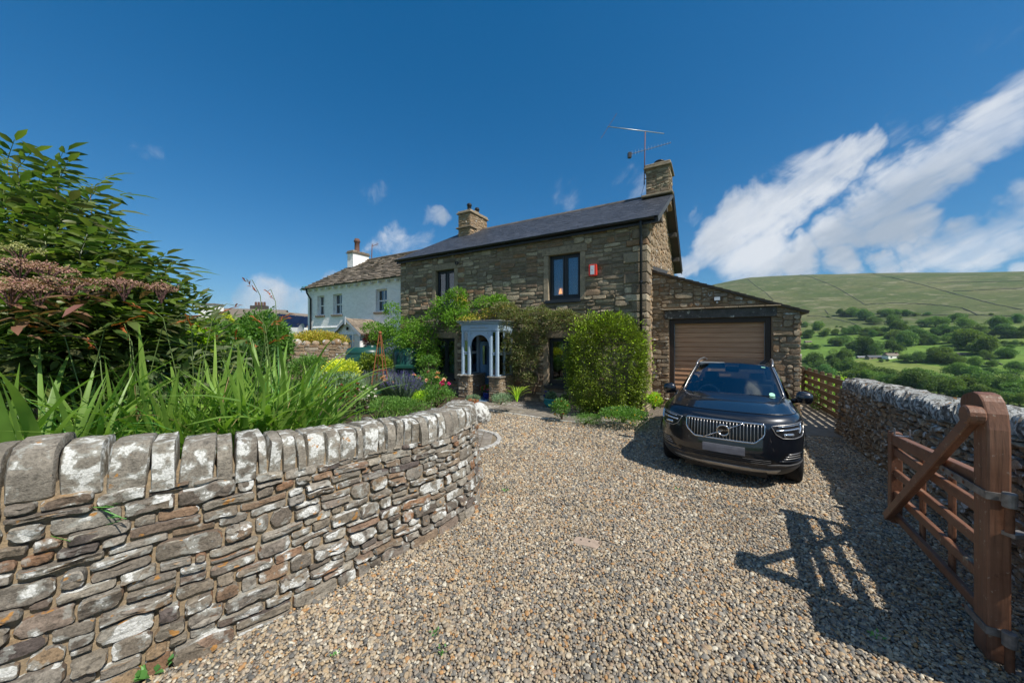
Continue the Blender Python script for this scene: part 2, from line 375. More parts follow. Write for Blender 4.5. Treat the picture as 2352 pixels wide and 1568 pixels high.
leafmat('leaf_tree_light', [(.075, .135, .032), (.09, .155, .038), (.058, .11, .028)], .25, .6, .2)
for nm, cc in (('petal_lavender', [(.10, .07, .30), (.14, .10, .38), (.075, .05, .24)]), ('petal_peach', [(.75, .42, .26), (.80, .52, .36), (.7, .35, .22)]),
               ('petal_pink', [(.75, .10, .18), (.8, .16, .26), (.70, .06, .13)]), ('petal_pale', [(.72, .42, .5), (.75, .55, .6)]), ('petal_white', [(.8, .77, .78), (.78, .70, .73)]),
               ('petal_crimson', [(.24, .012, .03), (.32, .02, .04), (.18, .01, .02)]), ('petal_magenta', [(.62, .03, .22), (.7, .05, .28)]), ('petal_yellow', [(.75, .48, .02), (.8, .55, .04)]),
               ('petal_orange', [(.75, .22, .015), (.8, .3, .02)]), ('petal_rust', [(.42, .11, .035), (.5, .16, .05), (.36, .10, .04)]), ('umbel', [(.42, .25, .20), (.48, .33, .22), (.34, .14, .16), (.45, .30, .17)]), ('umbel_green', [(.36, .36, .14), (.42, .40, .18)])):
    leafmat(nm, cc, .25, .6)
simple('bark', (.16, .12, .085), .9, scale=20, var=.35, bump=.6, bdist=.01)
simple('stem_green', (.10, .15, .04), .7)
simple('stem_dark', (.10, .05, .045), .7)

# ------------------------------------------------------------------ terrain: the shelf the house stands on, the valley and the hill opposite
KR = [0, 11, 14, 20, 40, 80, 130, 180, 230, 300, 360, 420, 480, 560, 650, 760, 850, 930, 1100, 1500, 3000]
KZ = [0, 0, -.4, -1.6, -5.2, -10.5, -15.5, -18.5, -19, -14, -4.5, 6, 18, 37, 62, 91, 112, 127, 124, 60, -60]
EA = [8, 20, 30.6, 34.7, 40.7, 46.4, 56.3, 80, 130, 180]
EE = [.0, .08, .1416, .152, .146, .1364, .1126, .09, .05, .03]
def terr(x, y):
    r = math.hypot(x, y)
    az = abs(math.degrees(math.atan2(x, y)))
    if x < 0: return -0.03 - smoothstep(60, 200, r) * 6
    k = smoothstep(26, 38, az) if r < 120 else smoothstep(12, 26, az)
    z = interp(r, KR, KZ)
    if z > 0: z *= interp(az, EA, EE) / .137
    if r > 40: z += fbm((x * .012, y * .012, 3), 1, 3) * min(1, (r - 40) / 120) * 2.2 * (1 if r < 500 else .6)
    # the shelf between house, fence and wall stays level
    d = (x - 4.3) * .857 - (y - 2.84) * .515
    sh = smoothstep(0.2, 2.2, d) if r < 60 else 1.0
    return -0.03 + z * k * sh
def TP(px, py, rmin=25, rmax=1400):
    """where the line of sight first meets the far ground"""
    r = ray(px, py); L = math.hypot(r.x, 1.0); t = rmin
    while t < rmax:
        x, y = r.x * t / L, t / L
        if EYE + r.z * t / L <= terr(x, y): return Vector((x, y, terr(x, y)))
        t *= 1.006
    return None
rs = np.concatenate([np.linspace(0.5, 30, 40), np.geomspace(31, 3200, 120)])
az = np.concatenate([np.linspace(-180, 8, 40), np.linspace(10, 24, 8), np.linspace(26, 70, 100), np.linspace(74, 180, 24)])
V = []; 
for r_ in rs:
    for a in az:
        x, y = r_ * math.sin(math.radians(a)), r_ * math.cos(math.radians(a)); V.append((x, y, terr(x, y)))
na = len(az); F = [(i * na + j, i * na + j + 1, (i + 1) * na + j + 1, (i + 1) * na + j) for i in range(len(rs) - 1) for j in range(na - 1)]
m, t = mk('hill_grass'); p = t.pos(); z = t.n('ShaderNodeSeparateXYZ', {0: p}).outputs[2]
vo = t.n('ShaderNodeTexVoronoi', {'Vector': t.vm('ADD', t.scl(p, 1, 1, 0), t.vm('SCALE', t.noise(p, .02, 2, col=True), None)), 'Scale': .0125})
fld = t.ramp(t.n('ShaderNodeSeparateColor', {0: vo.outputs['Color']}).outputs[0], [(0, (.10, .18, .032)), (.3, (.135, .22, .04)), (.5, (.19, .215, .06)), (.7, (.11, .20, .034)), (1, (.16, .205, .055))])
fld = t.mix(1.0, fld, t.ramp(t.noise(p, .15, 5, .6), [(.3, .82), (.7, 1.15)]), 'MULTIPLY')
st = t.noise(t.scl(p, .045, .045, .20), 1.0, 7, .66, .3)
mo = t.ramp(t.noise(t.scl(p, .012, .012, .03), 1.0, 5, .6), [(.30, (.062, .092, .026)), (.48, (.090, .112, .038)), (.62, (.125, .132, .054)), (.75, (.155, .145, .072))])
mo = t.mix(t.ramp(st, [(.54, 0), (.62, .75)]), mo, (.21, .20, .118))
mo = t.mix(t.ramp(t.noise(t.scl(p, .05, .05, .25), 1.3, 6, .7), [(.54, 0), (.62, .65)]), mo, (.055, .072, .026))
c = t.mix(t.rng(t.m('ADD', z, t.m('MULTIPLY', t.m('SUBTRACT', t.noise(p, .02, 3), .5), 30.0)), 2.0, 20.0, 0, 1, True), fld, mo)
c = t.mix(1.0, c, t.ramp(t.noise(t.scl(p, 1, 1, 2.5), .22, 7, .75), [(.28, .62), (.5, 1.0), (.72, 1.28)]), 'MULTIPLY')
near = t.rng(t.vm('LENGTH', p, out=1), 30, 60)
c = t.mix(near, t.ramp(t.noise(p, 2.0, 5), [(.3, (.05, .09, .02)), (.7, (.09, .13, .03))]), c)
t.out(t.pbr(c, .95, spec=.1))
o = npmesh('terrain', V, F, 'hill_grass', smooth=True); tag(o, 'grassy valley side and moorland hill under the sky', kind='structure')

# ------------------------------------------------------------------ house frame (x to the right along the front, y into the house)
HUX = Vector((.8625, -.506, 0)).normalized(); HUY = Vector((.506, .8625, 0)).normalized()
HO = Vector((3.775, 9.651, 0)); HRZ = math.atan2(HUX.y, HUX.x)
HM = Matrix.Translation(HO) @ Matrix.Rotation(HRZ, 4, 'Z'); HMI = HM.inverted()
def hl(px, py, y0=0.0):
    """(x, z) in the house frame where a line of sight meets the plane y = y0"""
    r = ray(px, py); t = (y0 + HO.dot(HUY)) / r.dot(HUY); q = r * t
    return ((q - HO).dot(HUX), q.z + EYE)
def HW(x, y, z): return HM @ Vector((x, y, z))

# ------------------------------------------------------------------ rubble masonry
def pack(S, Ht, cs, ch, wr, hr, rg, holes=(), top=None):
    nx, ny = max(1, int(round(S / cs))), max(1, int(round(Ht / ch))); cs = S / nx; ch = Ht / ny
    occ = np.zeros((ny, nx), bool)
    for j in range(ny):
        for i in range(nx):
            s, h = (i + .5) * cs, (j + .5) * ch
            if top and h > top(s): occ[j, i] = True
            for (a, b, c, d) in holes:
                if a < s < c and b < h < d: occ[j, i] = True
    out = []
    for j in range(ny):
        for i in range(nx):
            if occ[j, i]: continue
            w = rg.randint(*wr); h = rg.choice(hr); k = 0
            while k < w and i + k < nx and not occ[j, i + k]: k += 1
            if k == w and i + k < nx and not occ[j, i + k] and (i + k + 1 >= nx or occ[j, i + k + 1]): k += 1
            w = k
            while h > 1 and (j + h > ny or occ[j:j + h, i:i + w].any()): h -= 1
            occ[j:j + h, i:i + w] = True
            out.append((i * cs, j * ch, (i + w) * cs, (j + h) * ch))
    return out
def courses(S, Hf, rg, hts=(.045, .12), wid=(.09, .36), split=.22):
    """wavering courses of uneven stones with broken joints"""
    out = []; h = 0.0; Hm = max(Hf(S * k / 20) for k in range(21)); sd = rg.uniform(0, 50)
    while h < Hm - .015:
        ch = rg.uniform(*hts) if rg.random() < .8 else rg.uniform(hts[0], hts[0] * 1.4); ch = min(ch, Hm - h); s = -rg.uniform(0, wid[1])
        while s < S:
            w = rg.uniform(*wid) * (.7 if rg.random() < .3 else 1.0); w = max(w, ch * .8); a, b = max(0, s), min(S, s + w); s += w
            if b - a < .035 or h > Hf((a + b) / 2) - .02: continue
            top = min(h + ch, Hf((a + b) / 2)); r = rg.random()
            if r < split and ch > .075:
                m = h + (top - h) * rg.uniform(.35, .65); out.append((a, h, b, m))
                if b - a > .2 and rg.random() < .6: c = a + (b - a) * rg.uniform(.35, .65); out += [(a, m, c, top), (c, m, b, top)]
                else: out.append((a, m, b, top))
            else: out.append((a, h + rg.uniform(-.006, .006), b, top + rg.uniform(-.006, .010)))
        h += ch
    return out
def stone_poly(rc, rg, gap, rnd, jit=.10, fine=True):
    s0, h0, s1, h1 = rc; g = gap * rg.uniform(.6, 1.5) / 2
    s0 += g; h0 += g; s1 -= g; h1 -= g; w, h = s1 - s0, h1 - h0; mn = min(w, h)
    J = lambda k=1.0: rg.uniform(-jit, jit) * mn * k
    pts = []
    cr = [rg.uniform(*rnd) * mn for _ in range(4)]
    cn = [(s0, h0, 1, 1), (s1, h0, -1, 1), (s1, h1, -1, -1), (s0, h1, 1, -1)]
    for k, (x, y, dx, dy) in enumerate(cn):
        r = cr[k]; r2 = min(r * rg.uniform(.8, 2.2), w * .45)
        a = (x, y + dy * r + J(.5)); b = (x + dx * r2 + J(.5), y)
        mid = (x + dx * r2 * .3, y + dy * r * .3)
        seq = [a, mid, b] if k in (0, 2) else [b, mid, a]
        if not fine: seq = [seq[0], seq[2]]
        pts += seq
        if fine:
            nx_, ny_ = cn[(k + 1) % 4][:2]
            if k in (0, 2) and w > h * 1.1:
                for f in ((.36, .66) if w > 2 * h else (.5,)):
                    pts.append((x + (nx_ - x) * f + J(.6), y + J(.7)))
            elif k in (1, 3): pts.append((x + J(.5), (y + ny_) / 2))
    if fine:
        q = []
        for i in range(len(pts)):
            a, b = pts[i], pts[(i + 1) % len(pts)]; q.append(a)
            if math.hypot(b[0] - a[0], b[1] - a[1]) > .022: q.append(((a[0] + b[0]) / 2 + rg.uniform(-.0035, .0035), (a[1] + b[1]) / 2 + rg.uniform(-.0035, .0035)))
        pts = q
    return pts
def stone_geo(pts, prot, rg, fn, depth=.05, fine=True):
    n = len(pts); cs = sum(p[0] for p in pts) / n; ch = sum(p[1] for p in pts) / n
    ws = max(p[0] for p in pts) - min(p[0] for p in pts); hs = max(p[1] for p in pts) - min(p[1] for p in pts)
    ta = rg.uniform(-.25, .25) * prot / max(ws, .05); tb = rg.uniform(-.5, .5) * prot / max(hs, .03)
    sd = rg.uniform(0, 99)
    def P(f, d, k):
        o = []
        for (s, h) in pts:
            ss, hh = cs + (s - cs) * f, ch + (h - ch) * f
            nz_ = (mnoise.noise(Vector((ss * 9 + sd, hh * 13, sd))) * .5 + mnoise.noise(Vector((ss * 26 + sd, hh * 45, sd))) * .28) * prot if k else 0
            o.append(fn(ss, hh, d + (ta * (ss - cs) + tb * (hh - ch) + nz_) * (1 if k else .3)))
        return o
    rings = [P(1.0, -depth, 0), P(1.0, prot * .55, 0), P(.95, prot * .90, 1)] + ([P(.80, prot * 1.02, 1), P(.42, prot * 1.0, 1)] if fine else [])
    vs = [p for rr in rings for p in rr] + [fn(cs, ch, prot * 1.04 + mnoise.noise(Vector((cs * 9 + sd, ch * 9, sd))) * prot * .45)]
    fs = [(i * n + k, i * n + (k + 1) % n, (i + 1) * n + (k + 1) % n, (i + 1) * n + k) for i in range(len(rings) - 1) for k in range(n)]
    L = (len(rings) - 1) * n
    fs += [(L + k, L + (k + 1) % n, len(vs) - 1) for k in range(n)]
    return vs, fs
def lay_stones(rects, rg, fn, mat, parent, gap=.014, prot=(.012, .035), rnd=(.12, .4), depth=.05, fine=True, limit=300, jit=.10, I=None, rest='rubble_stone', name='stone'):
    """each rect a stone of its own; past the limit the small ones are joined"""
    order = sorted(range(len(rects)), key=lambda i: -((rects[i][2] - rects[i][0]) * (rects[i][3] - rects[i][1])))
    big = set(order[:limit]); rest_mb = MB(); cnt = 0
    f2 = fn if I is None else (lambda s, h, d: I @ fn(s, h, d))
    for i, rc in enumerate(rects):
        if rc[2] - rc[0] < .02 or rc[3] - rc[1] < .015: continue
        pts = stone_poly(rc, rg, gap, rnd, jit, fine)
        vs, fs = stone_geo(pts, rg.uniform(*prot), rg, f2, depth, fine)
        if i in big:
            me = bpy.data.meshes.new(name); me.from_pydata([tuple(v) for v in vs], [], fs); me.shade_smooth()
            me.set_sharp_from_angle(angle=math.radians(24 if fine else 38))
            link(name, me, mat, parent); cnt += 1
        else: rest_mb.add(vs, fs)
    if rest_mb.v:
        o = rest_mb.build(rest, mat, parent, angle=math.radians(48), fixn=False); o['kind'] = 'stuff'
    return cnt

class Path:
    """smooth plan curve by arc length; d > 0 lies to the right-hand side of travel"""
    def __init__(s, pts, n=260):
        P = [Vector((p[0], p[1], 0)) for p in pts]; P = [P[0] * 2 - P[1]] + P + [P[-1] * 2 - P[-2]]; q = []
        for i in range(1, len(P) - 2):
            for k in range(24):
                t = k / 24; a, b, c, d = P[i - 1], P[i], P[i + 1], P[i + 2]
                q.append(.5 * ((2 * b) + (c - a) * t + (2 * a - 5 * b + 4 * c - d) * t * t + (3 * b - a - 3 * c + d) * t ** 3))
        q.append(P[-2]); a = np.array([(v.x, v.y) for v in q]); L = np.concatenate([[0], np.cumsum(np.hypot(*np.diff(a, axis=0).T))])
        s.len = L[-1]; ls = np.linspace(0, s.len, n); s.x = np.interp(ls, L, a[:, 0]); s.y = np.interp(ls, L, a[:, 1]); s.ls = ls
        k = np.ones(9) / 9
        tx, ty = np.gradient(s.x), np.gradient(s.y); tx = np.convolve(np.pad(tx, 4, 'edge'), k, 'valid'); ty = np.convolve(np.pad(ty, 4, 'edge'), k, 'valid')
        l = np.hypot(tx, ty); s.tx, s.ty = tx / l, ty / l
    def __call__(s, u, z, d):
        x = np.interp(u, s.ls, s.x); y = np.interp(u, s.ls, s.y); tx = np.interp(u, s.ls, s.tx); ty = np.interp(u, s.ls, s.ty)
        return Vector((x + ty * d, y - tx * d, z))
# ------------------------------------------------------------------ boundary wall in front (curved, mortared, tall coping stones)
rg = random.Random(21)
WP = Path([(-4.4, .15), (-3.55, .95), (-2.66, 1.73), (-2.10, 2.22), (-1.73, 2.55), (-1.40, 2.93), (-1.16, 3.22), (-.86, 3.50), (-.67, 3.76), (-.53, 4.0), (-.43, 4.29), (-.41, 4.58), (-.47, 4.86), (-.66, 5.05), (-.93, 5.08)])
WH = lambda s: interp(s, [0, 2.3, 3.1, 4.0, WP.len], [1.26, 1.23, 1.13, 1.05, .99])      # height of the rubble face
CH = lambda s: interp(s, [0, 2.0, 3.2, WP.len], [.33, .31, .27, .25])
def wall_fn(s, h, d):
    hh = h + .030 * mnoise.noise(Vector((s * 1.7, h * 2.5, 1))) * min(1, h * 4) + .008 * mnoise.noise(Vector((s * 6, h * 6, 1)))
    return WP(s, hh, d - hh * .10)
bw = thing('boundary_wall', 'curved lichen-spotted stone wall with upright coping stones beside the gravel', 'wall', tuple(WP(3.4, 0, -.2)))
BI = wm(bw).inverted()
S0 = 1.0
core = MB(); rows = []
n = 90
for i in range(n + 1):
    s = S0 - .4 + (WP.len - S0 + .4) * i / n; h = WH(s) + .06
    rows.append([BI @ WP(s, -.12, -.012), BI @ WP(s, h * .5, -.016 - h * .05), BI @ WP(s, h, -.012 - h * .10), BI @ WP(s, h, -.44), BI @ WP(s, -.12, -.50)])
core.grid(rows).add(rows[-1], [(0, 1, 2, 3, 4)]); core.build('mortar_core', 'mortar_tan', bw, angle=.6)
rects = courses(WP.len - S0 - .02, lambda s: WH(s + S0), rg, (.055, .145), (.09, .34), .20)
rects = [(a + S0, b, c + S0, d) for a, b, c, d in rects]
lay_stones(rects, rg, wall_fn, 'wall_stone', bw, gap=.017, prot=(.010, .046), rnd=(.08, .42), depth=.06, I=BI, limit=300, jit=.16)
# coping stones on edge
s = S0
def coping(path, s0, s1, z0, ht, dep, lean, rg, I, name, mat, parent, front=.015, fwd=0.0):
    nb = 6; pr = [(front, 0), (front + .012, ht * .45), (front - .015, ht * .86), (front - .06, ht), (-dep * .55, ht * 1.03), (-dep + .05, ht * .98), (-dep, ht * .8), (-dep, 0)]
    pr = [(a + rg.uniform(-.012, .012), b + rg.uniform(-.01, .01)) for a, b in pr]
    cols = []; sd = rg.uniform(0, 50)
    for k, f in enumerate((0, .05, .35, .65, .95, 1)):
        shr = .93 if k in (0, 5) else 1.0
        ring = []
        for (d, z) in pr:
            u = s0 + (s1 - s0) * f + lean * (z / ht - .3); dd = -dep / 2 + (d + dep / 2) * shr; zz = ht * .5 + (z - ht * .5) * (shr if z > ht * .3 else 1)
            nz_ = mnoise.noise(Vector((u * 14 + sd, d * 12, z * 14))) * .013 + mnoise.noise(Vector((u * 37 + sd, d * 30, z * 37))) * .006
            ring.append(I @ path(u, z0 + zz + nz_, dd - z0 * .10 + nz_ + fwd))
        cols.append(ring)
    m_ = len(pr); vs = [p for c in cols for p in c]
    fs = [(i * m_ + k, i * m_ + (k + 1) % m_, (i + 1) * m_ + (k + 1) % m_, (i + 1) * m_ + k) for i in range(5) for k in range(m_)]
    fs += [tuple(range(m_ - 1, -1, -1)), tuple(5 * m_ + k for k in range(m_))]
    return MB().add(vs, fs).build(name, mat, parent, angle=math.radians(50))
while s < WP.len - .08:
    w = rg.uniform(.12, .215) if s < 3.4 else rg.uniform(.08, .16)
    if rg.random() < .25: w *= .7
    if s + w > WP.len: w = WP.len - s
    hh = CH(s) * rg.uniform(.97, 1.03)
    coping(WP, s + .007, s + w - .007, WH(s) - .035 - rg.uniform(0, .015), hh, .40, rg.uniform(-.012, .03), rg, BI, 'coping_stone', 'coping_stone', bw, front=rg.uniform(-.005, .025))
    s += w
# raised bed behind the wall, falling towards the house
def gz(x, y):
    return .10 + .72 * (1 - smoothstep(3.2, 8.5, math.hypot(x + .5, y - 1.5)))
V = []; F = []
rows = []
mbg = MB(); NS, NB = 60, 26
back_a = [(-9.0, 1.0), (-11, 4.0), (-11, 9.0), (-9.5, 13.0), (-7.0, 15.2), (-4.6, 15.0), (-2.6, 12.9), (-1.6, 11.6), (-1.3, 9.0), (-1.25, 7.0), (-1.2, 5.6)]
BP = Path(back_a)
for i in range(NS + 1):
    f = i / NS; a = WP(.2 + (WP.len - .2) * f, 0, -.36); b = BP(BP.len * f, 0, 0); row = []
    for j in range(NB + 1):
        g = j / NB; q = a.lerp(b, g); z = gz(q.x, q.y) + fbm((q.x, q.y, 0), 1.5) * .03
        if j == 0: z = max(z, .75)
        row.append((q.x, q.y, z))
    rows.append(row)
mbg.grid(rows); o = mbg.build('garden_bed', 'soil', smooth=True); tag(o, 'dark soil of the raised garden bed behind the stone wall', kind='structure')

# ------------------------------------------------------------------ gravel drive
DRIVE = [(-3.6, .0), (-2.1, 2.25), (-.45, 4.2), (-.5, 5.2), (-1.2, 5.6), (-1.25, 7.2), (-1.45, 10.0), (-.3, 10.0), (2.35, 9.0), (4.2, 9.1), (7.4, 9.0), (7.4, 7.4), (5.0, 4.0), (3.4, 1.4), (3.0, 0)]
o = MB().add([(-6, -4, 0), (14, -4, 0), (14, 16, 0), (-6, 16, 0)], [(0, 1, 2, 3)])
o.v = [(-5, -1.5, 0), (4.5, -1.5, 0), (4.4, 2.6, 0), (7.6, 7.6, 0), (9.6, 11.0, 0), (5.2, 14.2, 0), (-4.5, 15.6, 0), (-5.5, 4.0, 0)]; o.f = [tuple(range(8))]
o = o.build('gravel_drive', 'gravel_bed'); tag(o, 'gravel drive bed between wall and house', kind='structure')
CIRC = G(1060, 1010); CIRC = Vector((CIRC.x, CIRC.y, 0)); CIRC_R = 0.83
SLAB = G(1346, 1247)
PATH_EDGE = [G(1096, 940), G(1140, 945), G(1200, 953), G(1260, 962), G(1330, 970)]   # kerb of the flag path

def pip(x, y, poly):
    c = False; n = len(poly)
    for i in range(n):
        x1, y1 = poly[i][:2]; x2, y2 = poly[(i + 1) % n][:2]
        if (y1 > y) != (y2 > y) and x < (x2 - x1) * (y - y1) / (y2 - y1) + x1: c = not c
    return c
kerb_line = lambda x: float(np.interp(x, [p.x for p in PATH_EDGE], [p.y for p in PATH_EDGE]))
pr = random.Random(5); PT = []
def scatter(y0, y1, step, sc):
    y = y0
    while y < y1:
        x = max(-3.2, -1.56 * y); xm = min(8.0, 1.56 * y)
        while x < xm:
            px_, py_ = x + pr.uniform(-.5, .5) * step, y + pr.uniform(-.5, .5) * step
            if pip(px_, py_, DRIVE):
                ok = (px_ - CIRC.x) ** 2 + (py_ - CIRC.y) ** 2 > (CIRC_R + .0) ** 2
                lx, ly = px_ - SLAB.x, py_ - SLAB.y; a, b = lx * .93 - ly * .37, lx * .37 + ly * .93
                if abs(a) < .13 and abs(b) < .075: ok = pr.random() < .03
                if ok and py_ > 8.3 and px_ < 2.6 and py_ > kerb_line(px_): ok = False
                if ok: PT.append((px_, py_, sc))
            x += step
        y += step
scatter(1.15, 3.9, .0183, .80); scatter(3.9, 6.4, .0225, .98); scatter(6.4, 11.3, .032, 1.35)
npt = len(PT); A = np.array(PT); rs_ = np.random.RandomState(3)
me = bpy.data.meshes.new('gravel')
co = np.zeros((npt, 3), np.float32); co[:, :2] = A[:, :2]; co[:, 2] = rs_.uniform(.002, .016, npt)
me.vertices.add(npt); me.vertices.foreach_set('co', co.ravel())
def vattr(nm, typ, arr, key):
    a = me.attributes.new(nm, typ, 'POINT'); a.data.foreach_set(key, np.ascontiguousarray(arr).ravel())
vattr('rot', 'FLOAT_VECTOR', np.stack([rs_.normal(0, .35, npt), rs_.normal(0, .35, npt), rs_.uniform(0, 6.28, npt)], 1).astype(np.float32), 'vector')
ss = (np.clip(rs_.lognormal(0, .30, npt), .5, 1.9) * .0140 * A[:, 2])[:, None] * np.stack([rs_.uniform(.9, 1.35, npt), rs_.uniform(.75, 1.0, npt), rs_.uniform(.5, .85, npt)], 1)
vattr('scl', 'FLOAT_VECTOR', ss.astype(np.float32), 'vector')
vattr('pick', 'INT', rs_.randint(0, 8, npt).astype(np.int32), 'value')
pcol = bpy.data.collections.new('pebble_shapes')
for k in range(8):
    bm = bmesh.new(); bmesh.ops.create_icosphere(bm, subdivisions=2, radius=1.0)
    for v in bm.verts:
        d = v.co.normalized()
        v.co = d * (1 + .22 * mnoise.noise(d * 1.3 + Vector((k * 7, 0, 0))) + .10 * mnoise.noise(d * 3.1 + Vector((0, k * 5, 0))))
        # a few flats
        for q in range(3):
            nn_ = Vector((math.sin(k * 3 + q * 2), math.cos(k * 5 + q), math.sin(k + q * 4))).normalized(); e = v.co.dot(nn_) - .72
            if e > 0: v.co -= nn_ * e * .8
    pm = bpy.data.meshes.new('pebble'); bm.to_mesh(pm); bm.free(); pm.shade_smooth(); pm.materials.append(MATS['pebble'])
    pcol.objects.link(bpy.data.objects.new('pebble', pm))
gv = link('gravel', me, 'pebble'); tag(gv, 'loose tan and grey pebbles covering the drive', kind='stuff')
ng = bpy.data.node_groups.new('pebbles', 'GeometryNodeTree')
ng.interface.new_socket('Geometry', in_out='INPUT', socket_type='NodeSocketGeometry'); ng.interface.new_socket('Geometry', in_out='OUTPUT', socket_type='NodeSocketGeometry')
gi, go = ng.nodes.new('NodeGroupInput'), ng.nodes.new('NodeGroupOutput')
ci = ng.nodes.new('GeometryNodeCollectionInfo'); ci.inputs[0].default_value = pcol; ci.inputs[1].default_value = True; ci.inputs[2].default_value = True
ip = ng.nodes.new('GeometryNodeInstanceOnPoints'); ip.inputs['Pick Instance'].default_value = True
def na_(nm, typ):
    a = ng.nodes.new('GeometryNodeInputNamedAttribute'); a.data_type = typ; a.inputs[0].default_value = nm; return a.outputs[0]
e2r = ng.nodes.new('FunctionNodeEulerToRotation'); L = ng.links.new
L(gi.outputs[0], ip.inputs['Points']); L(ci.outputs[0], ip.inputs['Instance']); L(na_('pick', 'INT'), ip.inputs['Instance Index'])
L(na_('rot', 'FLOAT_VECTOR'), e2r.inputs[0]); L(e2r.outputs[0], ip.inputs['Rotation']); L(na_('scl', 'FLOAT_VECTOR'), ip.inputs['Scale']); L(ip.outputs[0], go.inputs[0])
md = gv.modifiers.new('pebbles', 'NODES'); md.node_group = ng
print('pebbles', npt)

# drain stone with two holes, let into the gravel
dst = thing('drain_stone', 'flat pinkish stone with two finger holes set in the gravel', 'stone', (SLAB.x, SLAB.y, 0), math.atan2(-.37, .93))
simple('drain_pink', (.36, .275, .21), .85, var=.2, scale=30, bump=.3)
simple('hole_dark', (.03, .028, .025), .9)
m_ = MB(); ol = [(-.135, -.05), (-.12, .055), (-.07, .08), (.13, .075), (.14, .0), (.11, -.075), (.04, -.055), (-.06, -.06)]
m_.prism(ol, lambda a, b, c: (a, b, c), -.03, .014); m_.build('slab', 'drain_pink', dst, bevel=.006)
for x in (-.055, .03): MB().lathe([(.0115, .0148), (.0001, .0148)], (x, .022, 0), 12).build('finger_hole', 'hole_dark', dst)

# flagged circle with a ring of setts
fc = thing('paved_circle', None, None, tuple(CIRC), 0, kind='structure')
rgc = random.Random(4)
MB().lathe([(.0001, .004), (CIRC_R + .02, .004)], n=48).build('bed', 'mortar_house', fc)
nset = 44
for k in range(nset):
    a0, a1 = 2 * math.pi * (k + .06) / nset, 2 * math.pi * (k + .94) / nset; r0, r1 = CIRC_R - .095, CIRC_R + rgc.uniform(-.008, .012)
    ol = [(r0 * math.cos(a0), r0 * math.sin(a0)), (r1 * math.cos(a0), r1 * math.sin(a0)), (r1 * math.cos(a1), r1 * math.sin(a1)), (r0 * math.cos(a1), r0 * math.sin(a1))]
    MB().prism(ol, lambda a, b, c: (a, b, c), -.02, .028 + rgc.uniform(-.004, .005)).build('sett', 'sett_stone', fc, bevel=.008)
for k in range(-3, 4):
    x0, x1 = k * .21 + .006, k * .21 + .204; ol = []
    rr = CIRC_R - .105
    if abs(x0) >= rr or abs(x1) >= rr: continue
    yy = [math.sqrt(rr * rr - x * x) for x in (x0, x1)]; cut = rgc.uniform(-.3, .3)
    for (b0, b1, t0, t1) in ((-yy[0], -yy[1], cut - .006, cut - .006), (cut + .006, cut + .006, yy[0], yy[1])):
        MB().prism([(x0, b0), (x1, b1), (x1, t1), (x0, t0)], lambda a, b, c: (a, b, c), -.02, .018 + rgc.uniform(-.002, .003)).build('flagstone', 'flag_stone', fc, bevel=.004)

# flag path along the house front with a sett kerb, and the paving beside the garage
fp = thing('flag_path', None, None, (0, 0, 0), 0, kind='structure')
EP = Path([(-1.9, 10.25)] + [(p.x, p.y) for p in PATH_EDGE] + [(2.9, 8.45)])
u = 0.0
while u < EP.len - .1:
    w = rgc.uniform(.12, .2); ol = [(u + .006, -.09), (u + w - .006, -.09), (u + w - .006, 0), (u + .006, 0)]
    MB().prism(ol, lambda a, b, c: EP(a, c, -b), -.02, .03 + rgc.uniform(-.004, .006)).build('sett', 'sett_stone', fp, bevel=.008); u += w
u = 0.0
MB().grid([[EP(EP.len * i / 20, .006, 0), EP(EP.len * i / 20, .006, -3.2)] for i in range(21)]).build('bed', 'mortar_house', fp)
row = .10
while row < 2.6:
    dpt = rgc.uniform(.24, .42); u = rgc.uniform(-.3, 0)
    while u < EP.len:
        w = rgc.uniform(.35, .8); a0, a1 = max(0, u) + .008, min(EP.len, u + w) - .008
        if a1 - a0 > .05:
            ol = [(a0, row + .008), (a1, row + .008), (a1, row + dpt - .008), (a0, row + dpt - .008)]
            MB().prism(ol, lambda a, b, c: EP(a, c, -b), -.02, .022 + rgc.uniform(-.003, .004)).build('flagstone', 'flag_stone', fp, bevel=.005)
        u += w
    row += dpt
sp = thing('side_paving', None, None, (0, 0, 0), 0, kind='structure')
simple('concrete_path', (.27, .235, .185), .9, var=.2, scale=5, bump=.3)
y0, y1 = 7.05, 13.0
for i in range(5):
    ya, yb = y0 + (y1 - y0) * i / 5 + .008, y0 + (y1 - y0) * (i + 1) / 5 - .008
    xl = lambda y: 6.05 + (y - 7.0) * .60; xr = lambda y: 7.45 + (y - 7.0) * .60
    MB().prism([(xl(ya), ya + .35), (xr(ya), ya - .12), (xr(yb), yb - .12), (xl(yb), yb + .35)], lambda a, b, c: (a, b, c), -.03, .035).build('paving_slab', 'concrete_path', sp, bevel=.008)
# ------------------------------------------------------------------ building materials
def slate(name, c0, c1, rough=.5, scale=1.0):
    m, t = mk(name); p = t.pos(); r = t.rnd()
    c = t.mix(t.rng(r, 0, 1), c0, c1)
    c = t.mix(1.0, c, t.ramp(t.noise(p, 9 * scale, 5, .65), [(.28, .65), (.72, 1.35)]), 'MULTIPLY')
    t.out(t.pbr(c, rough, t.bump(t.noise(p, 40 * scale, 4), .3, .006), spec=.4))
slate('roof_slate', (.042, .046, .056), (.075, .080, .095), .5)
slate('stone_slate', (.13, .105, .08), (.25, .205, .155), .9)
slate('garage_slate', (.07, .06, .05), (.12, .10, .085), .8)
simple('black_metal', (.016, .017, .02), .35, var=.1, bump=.05)
simple('anthracite', (.021, .026, .034), .42, var=.1, bump=.05)
simple('brown_frame', (.035, .022, .015), .5, var=.15, bump=.1)
simple('porch_blue', (.38, .50, .61), .55, var=.08, scale=8, bump=.12)
simple('door_blue', (.13, .27, .43), .5, var=.06, bump=.08)
